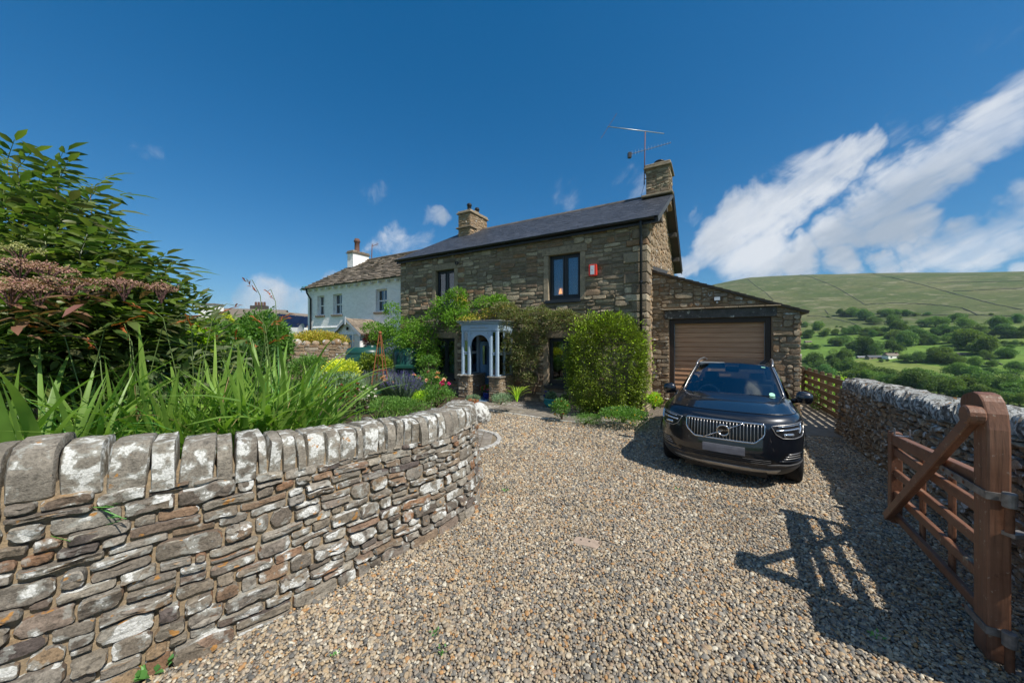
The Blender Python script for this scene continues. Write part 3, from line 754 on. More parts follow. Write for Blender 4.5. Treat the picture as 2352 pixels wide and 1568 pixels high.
simple('alarm_red', (.70, .045, .025), .35, var=.04, bump=0)
simple('plastic_white', (.62, .66, .70), .4, var=.04, bump=0)
simple('plastic_grey', (.33, .34, .35), .5, var=.06, bump=0)
simple('lead_grey', (.20, .21, .225), .6, var=.2)
simple('barge_paint', (.055, .06, .065), .6, var=.25)
simple('soffit_wood', (.075, .068, .058), .8, var=.3)
simple('terracotta', (.40, .145, .06), .8, var=.18, scale=9)
simple('terracotta_dark', (.12, .062, .045), .8, var=.2)
simple('curtain', (.74, .75, .78), .9, var=.05, bump=0)
simple('room_dark', (.022, .022, .024), .9, bump=0)
simple('galvanised', (.42, .43, .44), .45, metal=.85, var=.2, scale=20, bump=.1)
simple('rusty_steel', (.19, .085, .045), .75, var=.3, scale=30, metal=.3)
def paint_wall(name, col, dirt):
    m, t = mk(name); p = t.pos()
    n = t.noise(t.scl(p, 2.2, 2.2, 6.5), 1.5, 5, .6, .6); n2 = t.noise(p, 1.2, 5, .65)
    c = t.mix(t.ramp(n2, [(.42, 0), (.75, .55)]), col, dirt)
    c = t.mix(1.0, c, t.ramp(n, [(.3, .88), (.6, 1.04)]), 'MULTIPLY')
    t.out(t.pbr(c, .85, t.bump(t.m('ADD', n, t.m('MULTIPLY', t.noise(p, 18, 4), .25)), .5, .05), spec=.2))
paint_wall('white_wall', (.90, .885, .865), (.78, .76, .72))
m, t = mk('glass'); fr = t.n('ShaderNodeFresnel', {0: 1.55}).outputs[0]
t.out(t.n('ShaderNodeMixShader', {0: t.m('ADD', t.m('MULTIPLY', fr, 1.2), .07, True), 1: t.n('ShaderNodeBsdfTransparent', {0: (.62, .66, .70, 1)}).outputs[0], 2: t.n('ShaderNodeBsdfGlossy', {0: (.9, .95, 1, 1), 1: .015}).outputs[0]}).outputs[0])
def planks(name, c0, c1, axis=2, sc=1.0):
    m, t = mk(name); p = t.n('ShaderNodeTexCoord').outputs['Object']; r = t.rnd()
    s_ = [1.2, 1.2, 1.2]; s_[axis] = 26
    n = t.noise(t.vm('ADD', t.scl(p, *s_), t.n('ShaderNodeCombineXYZ', {0: t.m('MULTIPLY', r, 9.0)}).outputs[0]), 1.5 * sc, 6, .62, .5)
    c = t.ramp(n, [(.25, c0), (.7, c1)])
    c = t.mix(1.0, c, t.rng(r, 0, 1, .82, 1.15), 'MULTIPLY')
    t.out(t.pbr(c, .6, t.bump(n, .25, .004), spec=.3))
planks('cedar', (0.374, 0.191, 0.100), (0.616, 0.363, 0.208), 2)

# ------------------------------------------------------------------ stone house
EZ = 5.46; RZ_ = 7.66; HX0 = -9.93; DEP = 8.2; RY = 4.05
sh = thing('stone_house', 'two-storey brown stone house with dark slate roof and blue porch', 'house', tuple(HO), HRZ)
def win(px0, py0, px1, py1, y0=0.0):
    a, b = hl(px0, py0, y0), hl(px1, py1, y0); return (a[0], b[1], b[0], a[1])
w_ur = win(1260, 588, 1333, 687)
ux0, uz0, ux1, uz1 = w_ur
w_ul = win(1001, 628, 1044, 700); w_ul = (w_ul[0], uz0, w_ul[2], uz1)
a = hl(1252, 884); lz0 = a[1]; w_lr = (ux0 - .02, lz0, ux1 + .02, lz0 + (uz1 - uz0) * 1.05)
w_ll = (w_ul[0] - .06, lz0, w_ul[2] + .02, lz0 + (uz1 - uz0) * 1.05)
WINS = [w_ur, w_ul, w_lr, w_ll]
dx0, dx1 = hl(1096, 850)[0], hl(1128, 850)[0]
DOOR = (dx0 - .05, -.05, dx1 + .25, 2.05)
def slab_wall(parent, name, mat, x0, x1, z0, z1, holes, y=0.0, th=.45, topf=None, fn=None, reveal=True):
    """a wall face with real openings and their reveals"""
    fn = fn or (lambda x, yy, z: (x, yy, z))
    xs = sorted({x0, x1, *[h[0] for h in holes], *[h[2] for h in holes]}); zs = sorted({z0, z1, *[h[1] for h in holes], *[h[3] for h in holes]})
    xs = [x for x in xs if x0 <= x <= x1]; zs = [z for z in zs if z0 <= z <= z1]
    m_ = MB()
    for i in range(len(xs) - 1):
        for j in range(len(zs) - 1):
            cx_, cz_ = (xs[i] + xs[i + 1]) / 2, (zs[j] + zs[j + 1]) / 2
            if any(h[0] < cx_ < h[2] and h[1] < cz_ < h[3] for h in holes): continue
            m_.add([fn(xs[i], y, zs[j]), fn(xs[i + 1], y, zs[j]), fn(xs[i + 1], y, zs[j + 1]), fn(xs[i], y, zs[j + 1])], [(0, 1, 2, 3)])
    for (a, b, c, d) in holes:
        b = max(b, z0)
        for p, q in (((a, b), (a, d)), ((a, d), (c, d)), ((c, d), (c, b)), ((c, b), (a, b))):
            m_.add([fn(p[0], y, p[1]), fn(q[0], y, q[1]), fn(q[0], y + th, q[1]), fn(p[0], y + th, p[1])], [(0, 1, 2, 3)])
    return m_.build(name, mat, parent)
fac = slab_wall(sh, 'front_wall', 'mortar_house', HX0, 0, -.1, EZ + .05, WINS + [DOOR])
rgh = random.Random(11)
HS = .17          # width of the dressed surrounds
holes = [(h[0] - HX0 - HS, h[1] - .16, h[2] - HX0 + HS, h[3] + .25) for h in WINS] + [(DOOR[0] - HX0 - .1, 0, DOOR[2] - HX0 + .1, DOOR[3] + .2)]
QW = .0
rects = pack(-HX0, EZ - .02, .085, .0635, (3, 7), [1, 2, 2, 2, 3], rgh, holes)
ffn = lambda s, h, d: Vector((HX0 + s + .01 * mnoise.noise(Vector((s, h * 2, 5))), -d, h + .018 * mnoise.noise(Vector((s * 1.1, h * 1.3, 0)))))
up_ = [q for q in rects if q[1] > 3.35]; lo_ = [q for q in rects if q[1] <= 3.35]
lay_stones(up_, rgh, ffn, 'house_stone', fac, gap=.022, prot=(.003, .030), rnd=(.1, .34), depth=.03, fine=False, limit=150, jit=.12)
lay_stones(lo_, rgh, ffn, 'house_stone', fac, gap=.028, prot=(.010, .075), rnd=(.08, .30), depth=.03, fine=False, limit=150, jit=.14)
# gable wall (lit), other walls plain
gw = MB(); gw.add([(0, 0, -.1), (0, DEP, -.1), (0, DEP, EZ), (0, RY, RZ_ - .12), (0, 0, EZ)], [(0, 1, 2, 3, 4)])
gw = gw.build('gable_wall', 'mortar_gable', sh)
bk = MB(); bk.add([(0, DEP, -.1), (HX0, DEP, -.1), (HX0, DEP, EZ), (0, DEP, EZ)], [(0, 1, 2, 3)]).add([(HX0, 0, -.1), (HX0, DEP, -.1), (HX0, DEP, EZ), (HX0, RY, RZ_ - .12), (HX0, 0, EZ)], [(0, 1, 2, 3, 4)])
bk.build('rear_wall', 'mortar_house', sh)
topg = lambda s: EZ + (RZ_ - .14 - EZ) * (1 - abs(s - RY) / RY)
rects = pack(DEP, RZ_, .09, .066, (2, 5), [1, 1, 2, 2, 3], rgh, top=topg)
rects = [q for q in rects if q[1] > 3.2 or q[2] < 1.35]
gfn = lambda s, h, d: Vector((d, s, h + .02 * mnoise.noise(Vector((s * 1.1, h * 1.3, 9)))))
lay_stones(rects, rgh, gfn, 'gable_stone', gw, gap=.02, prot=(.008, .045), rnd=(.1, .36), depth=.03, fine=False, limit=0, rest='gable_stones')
# quoins on the corner
z = .0; k = 0
while z < EZ - .1:
    hq = rgh.uniform(.17, .32); lq = rgh.uniform(.45, .7) if k % 2 else rgh.uniform(.25, .38); dq = rgh.uniform(.25, .38) if k % 2 else rgh.uniform(.45, .65)
    hq = min(hq, EZ - z)
    m_ = MB().box((-lq, -.055 - rgh.uniform(0, .015), z + .01), (.05 + rgh.uniform(0, .02), dq, z + hq - .01))
    m_.build('quoin', 'house_stone', sh, bevel=.018); z += hq; k += 1
# windows
def casement(parent, w, y=.13, frame='anthracite', curtain=None, bars=1, room=True, sill=True, fw=.065, surround=True):
    x0, z0, x1, z1 = w; cx_ = (x0 + x1) / 2; zs = z0 + .07
    f = MB()
    for lo, hi in (((x0 + .003, y, z0 + .003), (x0 + fw, y + .09, z1 - .003)), ((x1 - fw, y, z0 + .003), (x1 - .003, y + .09, z1 - .003)), ((x0 + fw, y, z1 - fw), (x1 - fw, y + .09, z1 - .003)), ((x0 + fw, y, z0 + .003), (x1 - fw, y + .09, zs + fw)), ((cx_ - .032, y + .003, zs + fw), (cx_ + .032, y + .09, z1 - fw))):
        f.box(lo, hi)
    fo = f.build('window', frame, parent, bevel=.006)
    for (a, b) in ((x0 + fw, cx_ - .032), (cx_ + .032, x1 - fw)):
        g = .05; s = MB(); za, zb = zs + fw, z1 - fw; e = .004
        s.box((a + e, y - .018, za + e), (a + g, y + .05, zb - e)); s.box((b - g, y - .018, za + e), (b - e, y + .05, zb - e)); s.box((a + g, y - .018, zb - g), (b - g, y + .05, zb - e)); s.box((a + g, y - .018, za + e), (b - g, y + .05, za + g))
        s.build('sash', frame, fo, bevel=.006)
        MB().box((a + g, y + .012, za + g), (b - g, y + .02, zb - g)).build('pane', 'glass', fo)
        if curtain:
            rows = []
            for i in range(25):
                u = a - .06 + (b - a + .12) * i / 24; rows.append([(u, y + .085 + .014 * math.sin(u * 60), za - .0), (u, y + .085 + .014 * math.sin(u * 60), zb + .0)])
            MB().grid(rows).build('curtain', curtain, fo, smooth=True)
    if room: MB().add([(x0 - .3, y + .3, z0 - .3), (x1 + .3, y + .3, z0 - .3), (x1 + .3, y + 1.6, z0 - .3), (x0 - .3, y + 1.6, z0 - .3), (x0 - .3, y + .3, z1 + .3), (x1 + .3, y + .3, z1 + .3), (x1 + .3, y + 1.6, z1 + .3), (x0 - .3, y + 1.6, z1 + .3)],
                 [(0, 1, 2, 3), (4, 7, 6, 5), (1, 5, 6, 2), (2, 6, 7, 3), (3, 7, 4, 0)]).build('room', 'room_dark', fo)
    if sill: MB().box((x0 - .10, -.085, z0 - .085), (x1 + .02, y + .05, z0 + .012)).build('sill', frame, fo, bevel=.008)
    if surround:
        for lo, hi in (((x0 - HS, -.032, z0 - .02), (x0 + .004, .10, z1 - .002)), ((x1 - .004, -.032, z0 - .02), (x1 + HS, .10, z1 - .002)), ((x0 - HS - .05, -.036, z1 + .002), (x1 + HS + .05, .10, z1 + .24))):
            MB().box(lo, hi).build('surround', 'dressed_stone', fo, bevel=.012)
    return fo
casement(sh, w_ur, curtain='curtain'); casement(sh, w_ul, curtain='curtain'); casement(sh, w_lr); casement(sh, w_ll)
# bedside lamp glowing in the upper window
lx = ux0 + .33 * (ux1 - ux0)
m, t = mk('lamp_glow'); t.out(t.n('ShaderNodeEmission', {0: (1, .45, .2, 1), 1: 1.1}).outputs[0])
lmp = thing('table_lamp', 'small glowing lamp behind the pane of the upper window', 'lamp', tuple(HW(lx, .19, uz0 + .17)), HRZ)
MB().lathe([(.075, .06), (.045, .24)], n=14).build('shade', 'lamp_glow', lmp, smooth=True)
MB().lathe([(.05, -.1), (.05, -.08), (.012, -.06), (.012, .07)], n=12).build('base', 'plastic_grey', lmp, smooth=True)

def tiled_roof(parent, x0, x1, ya, za, yb, zb, mat, tw, rows, th, rg, name='roof_tiles', over=.3, jitter=.01, drop=0.0):
    """courses of lapped slates from eave (ya,za) to ridge (yb,zb)"""
    sl = Vector((0, yb - ya, zb - za)); Ls = sl.length; d = sl / Ls; nrm = Vector((0, -d.z, d.y)) * (1 if yb > ya else -1)
    m_ = MB()
    for r in range(rows):
        f = r / rows; g = Ls / rows * (1 + over); x = x0 - rg.uniform(0, tw)
        gl = Ls / rows
        while x < x1:
            w = tw * rg.uniform(.8, 1.2); a, b = max(x, x0), min(x + w, x1)
            if b - a > .02:
                t0 = gl * r - rg.uniform(0, jitter); t1 = min(Ls, gl * r + g); h0 = th * (1.0 + over) * rg.uniform(.85, 1.2); hh = rg.uniform(-.3, .3) * jitter
                def P(xx, tt, hgt): return Vector((xx, ya, za)) + d * tt + nrm * hgt
                e = .002 + rg.uniform(0, .003)
                m_.add([P(a + e, t0, h0 + hh), P(b - e, t0 + rg.uniform(-1, 1) * jitter * .5, h0 - hh), P(b - e, t1, .004), P(a + e, t1, .004), P(a + e, t0, h0 + hh - th), P(b - e, t0, h0 - hh - th)],
                       [(0, 1, 2, 3), (4, 5, 1, 0), (4, 0, 3), (1, 5, 2)])
            x += w
    o = m_.build(name, mat, parent, fixn=False); o['kind'] = 'stuff'
    return o
VO = .36     # verge overhang
rf = MB()
sl_y = -.13; sl_z = EZ - .0
for (ya, za, yb, zb) in ((sl_y, sl_z, RY, RZ_), (DEP + .26, EZ - .05, RY, RZ_)):
    rf.add([(HX0 - .12, ya, za), (VO, ya, za), (VO, yb, zb), (HX0 - .12, yb, zb)], [(0, 1, 2, 3)])
    rf.add([(HX0 - .12, ya, za - .09), (VO, ya, za - .09), (VO, yb, zb - .09), (HX0 - .12, yb, zb - .09)], [(0, 1, 2, 3)])
rf = rf.build('roof', 'soffit_wood', sh)
tiled_roof(rf, HX0 - .14, VO + .02, sl_y - .05, sl_z + .005, RY, RZ_ + .012, 'roof_slate', .26, 27, .009, rgh, 'roof_slates', jitter=.008)
tiled_roof(rf, HX0 - .14, VO + .02, DEP + .31, EZ - .045, RY, RZ_ + .012, 'stone_slate', .4, 14, .02, rgh, 'rear_roof_slates', jitter=.03)
x = HX0 - .1
while x < VO - .05:
    w = min(.46, VO - x); m_ = MB()
    m_.add([(x + .004, RY - .14, RZ_ - .045), (x + .004, RY - .05, RZ_ + .055), (x + .004, RY + .05, RZ_ + .055), (x + .004, RY + .14, RZ_ - .045), (x + w - .004, RY - .14, RZ_ - .045), (x + w - .004, RY - .05, RZ_ + .055), (x + w - .004, RY + .05, RZ_ + .055), (x + w - .004, RY + .14, RZ_ - .045)],
           [(0, 1, 5, 4), (1, 2, 6, 5), (2, 3, 7, 6), (0, 3, 2, 1), (4, 5, 6, 7)])
    m_.build('ridge_tile', 'garage_slate', rf); x += w
# bargeboards and purlin ends under the verge
for (ya, za, yb, zb) in ((sl_y - .03, sl_z - .03, RY, RZ_ - .03), (DEP + .28, EZ - .08, RY, RZ_ - .03)):
    MB().bar((VO - .02, ya, za - .05), (VO - .02, yb, zb - .05), .03, .17, (0, 0, 1)).build('bargeboard', 'barge_paint', rf)
for yy in (1.0, 2.4, 5.7, 7.1):
    zz = EZ + (RZ_ - EZ) * (1 - abs(yy - RY) / RY) - .28
    MB().box((-.05, yy - .09, zz - .09), (VO - .04, yy + .09, zz + .09)).build('purlin_end', 'soffit_wood', rf, bevel=.01)
# gutter and downpipes
def gutter(parent, x0, x1, y, z, r=.062, mat='black_metal'):
    rows = []
    for i in range(2):
        xx = (x0, x1)[i]; rows.append([(xx, y + r * math.cos(a), z + r * math.sin(a)) for a in np.linspace(math.pi, 2 * math.pi, 9)] + [(xx, y + (r - .008) * math.cos(a), z + (r - .008) * math.sin(a)) for a in np.linspace(2 * math.pi, math.pi, 9)])
    m_ = MB().grid(rows); m_.add(rows[0], [tuple(range(18))]); m_.add(rows[1], [tuple(range(18))])
    return m_.build('gutter', mat, parent, smooth=False)
gutter(sh, HX0 - .1, VO - .1, sl_y - .07, sl_z - .02)
MB().box((HX0 - .1, sl_y + .01, sl_z - .16), (VO - .03, sl_y + .035, sl_z - .015)).build('fascia_board', 'black_metal', sh)
dpx = -.10
MB().tube([(dpx, sl_y - .07, sl_z - .06), (dpx, sl_y - .07, sl_z - .16), (dpx, -.15, sl_z - .36), (dpx, -.12, sl_z - .5), (dpx, -.12, .05)], .037, 10).build('downpipe', 'black_metal', sh, smooth=True)
for zz in (.9, 2.3, 3.7, 4.8): MB().lathe([(.044, -.03), (.048, -.03), (.048, .03), (.044, .03)], (dpx, -.12, zz), 12).build('pipe_collar', 'black_metal', sh)
# chimneys
def chimney(x0, x1, y0, y1, z0, z1, mat, name, cap_mat='dressed_stone', pots=(), shoulder=None, rows=.10):
    ch = MB().box((x0, y0, z0), (x1, y1, z1)).build(name, 'mortar_gable' if mat != 'white_wall' else mat, sh if mat != 'white_wall' else wh)
    if mat != 'white_wall':
        for (fn, L) in ((lambda s, h, d: Vector((x0 + s, y0 - d, z0 + h)), x1 - x0), (lambda s, h, d: Vector((x1 + d, y0 + s, z0 + h)), y1 - y0)):
            rc = pack(L, z1 - z0, .07, .062, (2, 5), [1, 1, 2], rgh)
            lay_stones(rc, rgh, fn, mat, ch, gap=.018, prot=(.006, .03), rnd=(.1, .35), depth=.02, fine=False, limit=400)
    MB().box((x0 - .085, y0 - .085, z1 + .002), (x1 + .085, y1 + .085, z1 + .055)).build('capping', cap_mat, ch, bevel=.012)
    xx = x0 - .045
    for e in range(4):   # rough top course of separate stones
        a, b = y0 - .04 + (y1 - y0 + .08) * e / 4, y0 - .04 + (y1 - y0 + .08) * (e + 1) / 4
        MB().box((x0 - .045, a + .01, z1 + .057), (x1 + .045, b - .01, z1 + .17 + rgh.uniform(-.03, .02))).build('cap_stone', cap_mat if mat != 'white_wall' else 'stone_slate', ch, bevel=.02)
    for (px_, py_, r, h, mt) in pots:
        MB().lathe([(r * 1.15, 0), (r * 1.15, .05), (r, .08), (r * .95, h * .72), (r * 1.22, h * .76), (r * 1.25, h * .86), (r, h * .9), (r * .95, h), (r * .7, h), (r * .7, h * .5)], (px_, py_, z1 + .15), 16).build('chimney_pot', mt, ch, smooth=True)
    return ch
cy0 = 3.60; a = hl(1484, 445, cy0); b = hl(1537, 378, cy0)
c1 = chimney(a[0], b[0], cy0, cy0 + 1.05, RZ_ - .5, b[1], 'house_stone', 'chimney', pots=[(a[0] + .52 * (b[0] - a[0]), cy0 + .42, .16, .26, 'black_metal')])
MB().box((a[0] - .12, cy0 - .35, RZ_ - .28), (b[0] + .15, cy0 - .004, RZ_ - .20)).build('flashing_stone', 'dressed_stone', c1, bevel=.015)
cx1, cyl_ = a[0], b[1]
cy0 = 3.05; a2 = hl(1053, 540, cy0); b2 = hl(1080, 488, cy0)
yb_ = cy0
while hl(1118, 500, yb_)[0] > b2[0]: yb_ += .02
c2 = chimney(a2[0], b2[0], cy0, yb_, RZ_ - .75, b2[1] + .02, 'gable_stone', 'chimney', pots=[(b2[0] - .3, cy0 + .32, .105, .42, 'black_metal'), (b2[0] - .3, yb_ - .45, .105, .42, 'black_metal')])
MB().box((a2[0] - .1, cy0 - .1, RZ_ - .12), (b2[0] + .1, cy0 + .5, RZ_ - .06)).build('drip_course', 'dressed_stone', c2, bevel=.01)
# TV aerials on the chimney
ta = thing('tv_aerial', 'tall rooftop aerial mast with two boom antennas on the chimney', 'aerial', tuple(HW(cx1 - .08, 3.9, cyl_ - .9)), HRZ)
D0 = (HW(cx1 - .08, 3.9, 0)).y
def A3(px, py, dz=0.0): return AT(px, py, D0 + dz)
mb_, mt_ = A3(1479.5, 425), A3(1482, 303)
MB().tube([mb_, mt_], .018, 8).build('mast', 'rusty_steel', ta, world=True, smooth=True)
MB().tube([A3(1396, 291, -.3), A3(1525, 307, .3)], .016, 8).build('boom', 'galvanised', ta, world=True, smooth=True)
MB().tube([A3(1380, 319, -.25), A3(1417, 260, -.35)], .007, 6).build('dipole', 'rusty_steel', ta, world=True)
MB().tube([A3(1442, 356, -.3), A3(1541, 328, .4)], .012, 8).build('boom', 'black_metal', ta, world=True)
for k in range(14):
    f = k / 13; p = A3(1444, 355.5, -.3).lerp(A3(1540, 328.3, .4), f); l = .13 - .06 * f
    MB().tube([p + Vector((0, 0, -l * .6)), p + Vector((0, 0, l))], .004, 5).build('director', 'galvanised', ta, world=True)
MB().box(tuple(A3(1446, 358, -.3) - Vector((.06, .06, .08))), tuple(A3(1446, 354, -.3) + Vector((.06, .06, .05)))).build('reflector', 'black_metal', ta, world=True)
for py in (392, 410): MB().tube([A3(1480, py), A3(1490, py + 2)], .013, 6).build('bracket', 'rusty_steel', ta, world=True)
MB().tube([A3(1482, 418), A3(1475, 440), A3(1473, 452)], .006, 5).build('cable', 'black_metal', ta, world=True)
# burglar alarm box
q = hl(1355, 636); q2 = hl(1373, 608)
al = thing('alarm_box', 'red alarm box with a pale front panel high on the stone wall', 'alarm', tuple(HW((q[0] + q2[0]) / 2, -.05, (q[1] + q2[1]) / 2)), HRZ)
aw, ah = (q2[0] - q[0]) / 2, (q2[1] - q[1]) / 2
MB().prism([(-aw, -ah + .03), (-aw + .02, -ah), (aw - .02, -ah), (aw, -ah + .03), (aw, ah - .01), (aw - .01, ah), (-aw + .01, ah), (-aw, ah - .01)], lambda a, b, c: (a, c, b), 0.02, -.085).build('case', 'alarm_red', al, bevel=.008)
MB().box((-aw * .55, -.092, -ah * .75), (aw * .45, -.0855, ah * .82)).build('front_panel', 'plastic_white', al, bevel=.002)
MB().lathe([(.012, 0), (.0001, 0)], n=10).build('lamp_dot', 'black_metal', al).matrix_basis = Matrix.Translation((-.01, -.094, 0)) @ Matrix.Rotation(math.pi / 2, 4, 'X')
# vent pipe stub
v = hl(1051, 604.5)
MB().lathe([(.07, 0), (.07, .05), (.05, .05), (.05, .0)], n=12).build('vent', 'black_metal', sh).matrix_basis = Matrix.Translation((v[0], -.03, v[1])) @ Matrix.Rotation(math.pi / 2, 4, 'X')

# ------------------------------------------------------------------ porch: stone piers and a blue glazed frame (part of the house front)
PY = -1.0
po = thing('porch', 'pale blue timber porch with arched opening on stone piers', 'porch', tuple(HW(hl(1100, 900, PY)[0], PY, 0)), HRZ)
px0 = hl(1060, 800, PY)[0]; px1 = hl(1143.5, 800, PY)[0]; PX = (hl(1100, 900, PY)[0])
zt = hl(1100, 737, PY)[1]; zs_ = hl(1066, 860, PY)[1]; ztop2 = hl(1100, 760, PY)[1]
X = lambda x: x - PX
Y = lambda y: y - PY
def pb(name, lo, hi, mat='porch_blue', bev=.006): return MB().box((X(lo[0]), Y(lo[1]), lo[2]), (X(hi[0]), Y(hi[1]), hi[2])).build(name, mat, po, bevel=bev)
ox0, ox1 = hl(1079, 800, PY)[0], hl(1124, 800, PY)[0]
pt = .075
# piers
for nm, (xa, xb) in (('l', (px0 - .10, ox0 - .02)), ('r', (ox1 + .0, px1 + .08))):
    pc = pb('pier', (xa, PY - .02, -.1), (xb, -.07, zs_ - .05), 'mortar_gable', 0)
    for fn, L in ((lambda s, h, d: Vector((X(xa) + s, Y(PY - .02) - d, h)), xb - xa), (lambda s, h, d: Vector((X(xb) + d, Y(PY - .02) + s, h)), -.07 - PY)):
        lay_stones(pack(L, zs_ - .06, .05, .045, (2, 6), [1, 1, 2, 2], rgh), rgh, fn, 'garage_stone', pc, gap=.014, prot=(.008, .035), rnd=(.12, .4), depth=.02, fine=False, limit=200)
    pb('pier_cap', (xa - .05, PY - .08, zs_ - .048), (xb + .05, -.07, zs_), 'flag_stone', .012)
# corner posts and inner posts (front), wall posts (rear)
for xx in (px0, ox0 - pt, ox1, px1 - pt): pb('post', (xx, PY, zs_ + .002), (xx + pt, PY + pt, ztop2))
for xx in (px0, px1 - pt): pb('post', (xx, -.14, zs_ + .002), (xx + pt, -.065, ztop2))
def glaz(x0, x1, y0, y1, z0, z1, alongx):
    """a two-light glazed side panel"""
    zm = z0 + (z1 - z0) * .50; b = .03
    for za, zb in ((z0, zm - .012), (zm + .012, z1)):
        if alongx:
            f = MB().box((X(x0), Y(y0 + .02), za), (X(x0) + b, Y(y0 + .055), zb)).box((X(x1) - b, Y(y0 + .02), za), (X(x1), Y(y0 + .055), zb)).box((X(x0) + b, Y(y0 + .02), za), (X(x1) - b, Y(y0 + .055), za + b)).box((X(x0) + b, Y(y0 + .02), zb - b), (X(x1) - b, Y(y0 + .055), zb))
            fo = f.build('light_frame', 'porch_blue', po)
            MB().box((X(x0) + b, Y(y0 + .034), za + b), (X(x1) - b, Y(y0 + .04), zb - b)).build('pane', 'glass', fo)
        else:
            xm = X(x0)
            f = MB().box((xm, Y(y0), za), (xm + .035, Y(y0) + b, zb)).box((xm, Y(y1) - b, za), (xm + .035, Y(y1), zb)).box((xm, Y(y0) + b, za), (xm + .035, Y(y1) - b, za + b)).box((xm, Y(y0) + b, zb - b), (xm + .035, Y(y1) - b, zb))
            fo = f.build('light_frame', 'porch_blue', po)
            MB().box((xm + .014, Y(y0) + b, za + b), (xm + .02, Y(y1) - b, zb - b)).build('pane', 'glass', fo)
glaz(px0 + pt + .002, ox0 - pt - .002, PY, 0, zs_ + .01, ztop2 - .01, True); glaz(ox1 + pt + .002, px1 - pt - .002, PY, 0, zs_ + .01, ztop2 - .01, True)
ym = (PY - .1) / 2
for xx in (px0 + .02, px1 - .055):
    glaz(xx, 0, PY + pt + .003, ym - .03, zs_ + .01, ztop2 - .01, False); glaz(xx, 0, ym + .03, -.145, zs_ + .01, ztop2 - .01, False)
for xx in (px0, px1 - pt): pb('mullion', (xx, ym - .028, zs_ + .003), (xx + pt, ym + .028, ztop2 - .002))
pb('head_beam', (px0 - .01, PY - .006, ztop2 + .002), (px1 + .01, -.065, zt - .10))
pb('cornice', (px0 - .05, PY - .06, zt - .098), (px1 + .05, -.065, zt - .055)); pb('cornice', (px0 - .10, PY - .11, zt - .053), (px1 + .10, -.065, zt - .02))
pb('lead_roof', (px0 - .13, PY - .14, zt - .018), (px1 + .13, -.065, zt + .012), 'lead_grey')
# arch spandrel board
xa, xb = X(ox0), X(ox1); zc = ztop2 - .50; rr = (xb - xa) / 2 - .03; xc = (xa + xb) / 2
ol = [(xa, ztop2), (xa, zc - .02), (xa + .03, zc)] + [(xc - rr * math.cos(a), zc + min(rr, .42) * math.sin(a)) for a in np.linspace(.12, math.pi - .12, 19)] + [(xb - .03, zc), (xb, zc - .02), (xb, ztop2)]
n_ = len(ol); top_ = [(a, ztop2) for a, b in ol]
m_ = MB()
for k in range(n_ - 1):
    if abs(ol[k][0] - ol[k + 1][0]) < 1e-6: continue
    (a, b), (c, d) = ol[k], ol[k + 1]
    m_.box((0, 0, 0), (0, 0, 0)) if False else m_.add([(a, Y(PY + .02), b), (c, Y(PY + .02), d), (c, Y(PY + .02), ztop2), (a, Y(PY + .02), ztop2), (a, Y(PY + .05), b), (c, Y(PY + .05), d), (c, Y(PY + .05), ztop2), (a, Y(PY + .05), ztop2)], [(0, 1, 2, 3), (7, 6, 5, 4), (0, 4, 5, 1)])
m_.build('arch_board', 'porch_blue', po)
for xx in (xa + .075, xb - .075): MB().prism([(xx - .016, ztop2 - .09), (xx + .016, ztop2 - .09), (xx, ztop2 - .05)], lambda a, b, c: (a, c, b), Y(PY + .018), Y(PY + .019)).build('cutout', 'hole_dark', po)
# name board with worn raised letters
nz0, nz1 = ztop2 + .10, ztop2 + .19
nb_ = pb('name_board', (ox0 + .03, PY - .03, nz0), (ox1 - .06, PY - .008, nz1), 'porch_blue', .02)
simple('worn_letters', (.42, .40, .37), .7)
for k in range(11):
    if k == 5: continue
    xx = X(ox0 + .075) + k * (X(ox1 - .06) - X(ox0 + .10)) / 12
    MB().box((xx, Y(PY - .036), nz0 + .028), (xx + .02, Y(PY - .0305), nz1 - .028)).build('worn_letter', 'worn_letters', nb_, bevel=.003)
# front door behind, standing in the wall opening
dr = MB().box((DOOR[0] + .06, .16, .03), (DOOR[2] - .06, .21, DOOR[3] - .05)).build('door', 'door_blue', sh, bevel=.005)
for xa_, xb_, za_, zb_ in ((.16, .42, 1.15, 1.85), (.52, .80, 1.15, 1.85), (.16, .42, .2, .95), (.52, .80, .2, .95)):
    w_ = (DOOR[2] - DOOR[0] - .12) / .98
    MB().box((DOOR[0] + .06 + xa_ * w_, .150, za_), (DOOR[0] + .06 + xb_ * w_, .158, zb_)).build('door_panel', 'glass' if za_ > 1 else 'door_blue', dr, bevel=.003)
MB().box((DOOR[0], .10, -.02), (DOOR[0] + .055, .25, DOOR[3])).build('door_frame', 'porch_blue', sh); MB().box((DOOR[2] - .055, .10, -.02), (DOOR[2], .25, DOOR[3])).build('door_frame', 'porch_blue', sh)
MB().add([(DOOR[0] - .1, .5, -.1), (DOOR[2] + .1, .5, -.1), (DOOR[2] + .1, .5, 2.2), (DOOR[0] - .1, .5, 2.2)], [(0, 1, 2, 3)]).build('hall', 'room_dark', sh)
stp = thing('porch_step', 'pale stone step with blue slats at the porch entrance', 'step', tuple(HW((ox0 + ox1) / 2, PY + .45, 0)), HRZ)
MB().box((-(ox1 - ox0) / 2 - .02, -.62, -.05), ((ox1 - ox0) / 2 - .01, .38, .045)).build('slab', 'flag_stone', stp, bevel=.01)
for k in range(9): MB().box((-(ox1 - ox0) / 2 + .04 + k * .075, -.5, .046), (-(ox1 - ox0) / 2 + .09 + k * .075, .30, .056)).build('mat_slat', 'door_blue', stp)
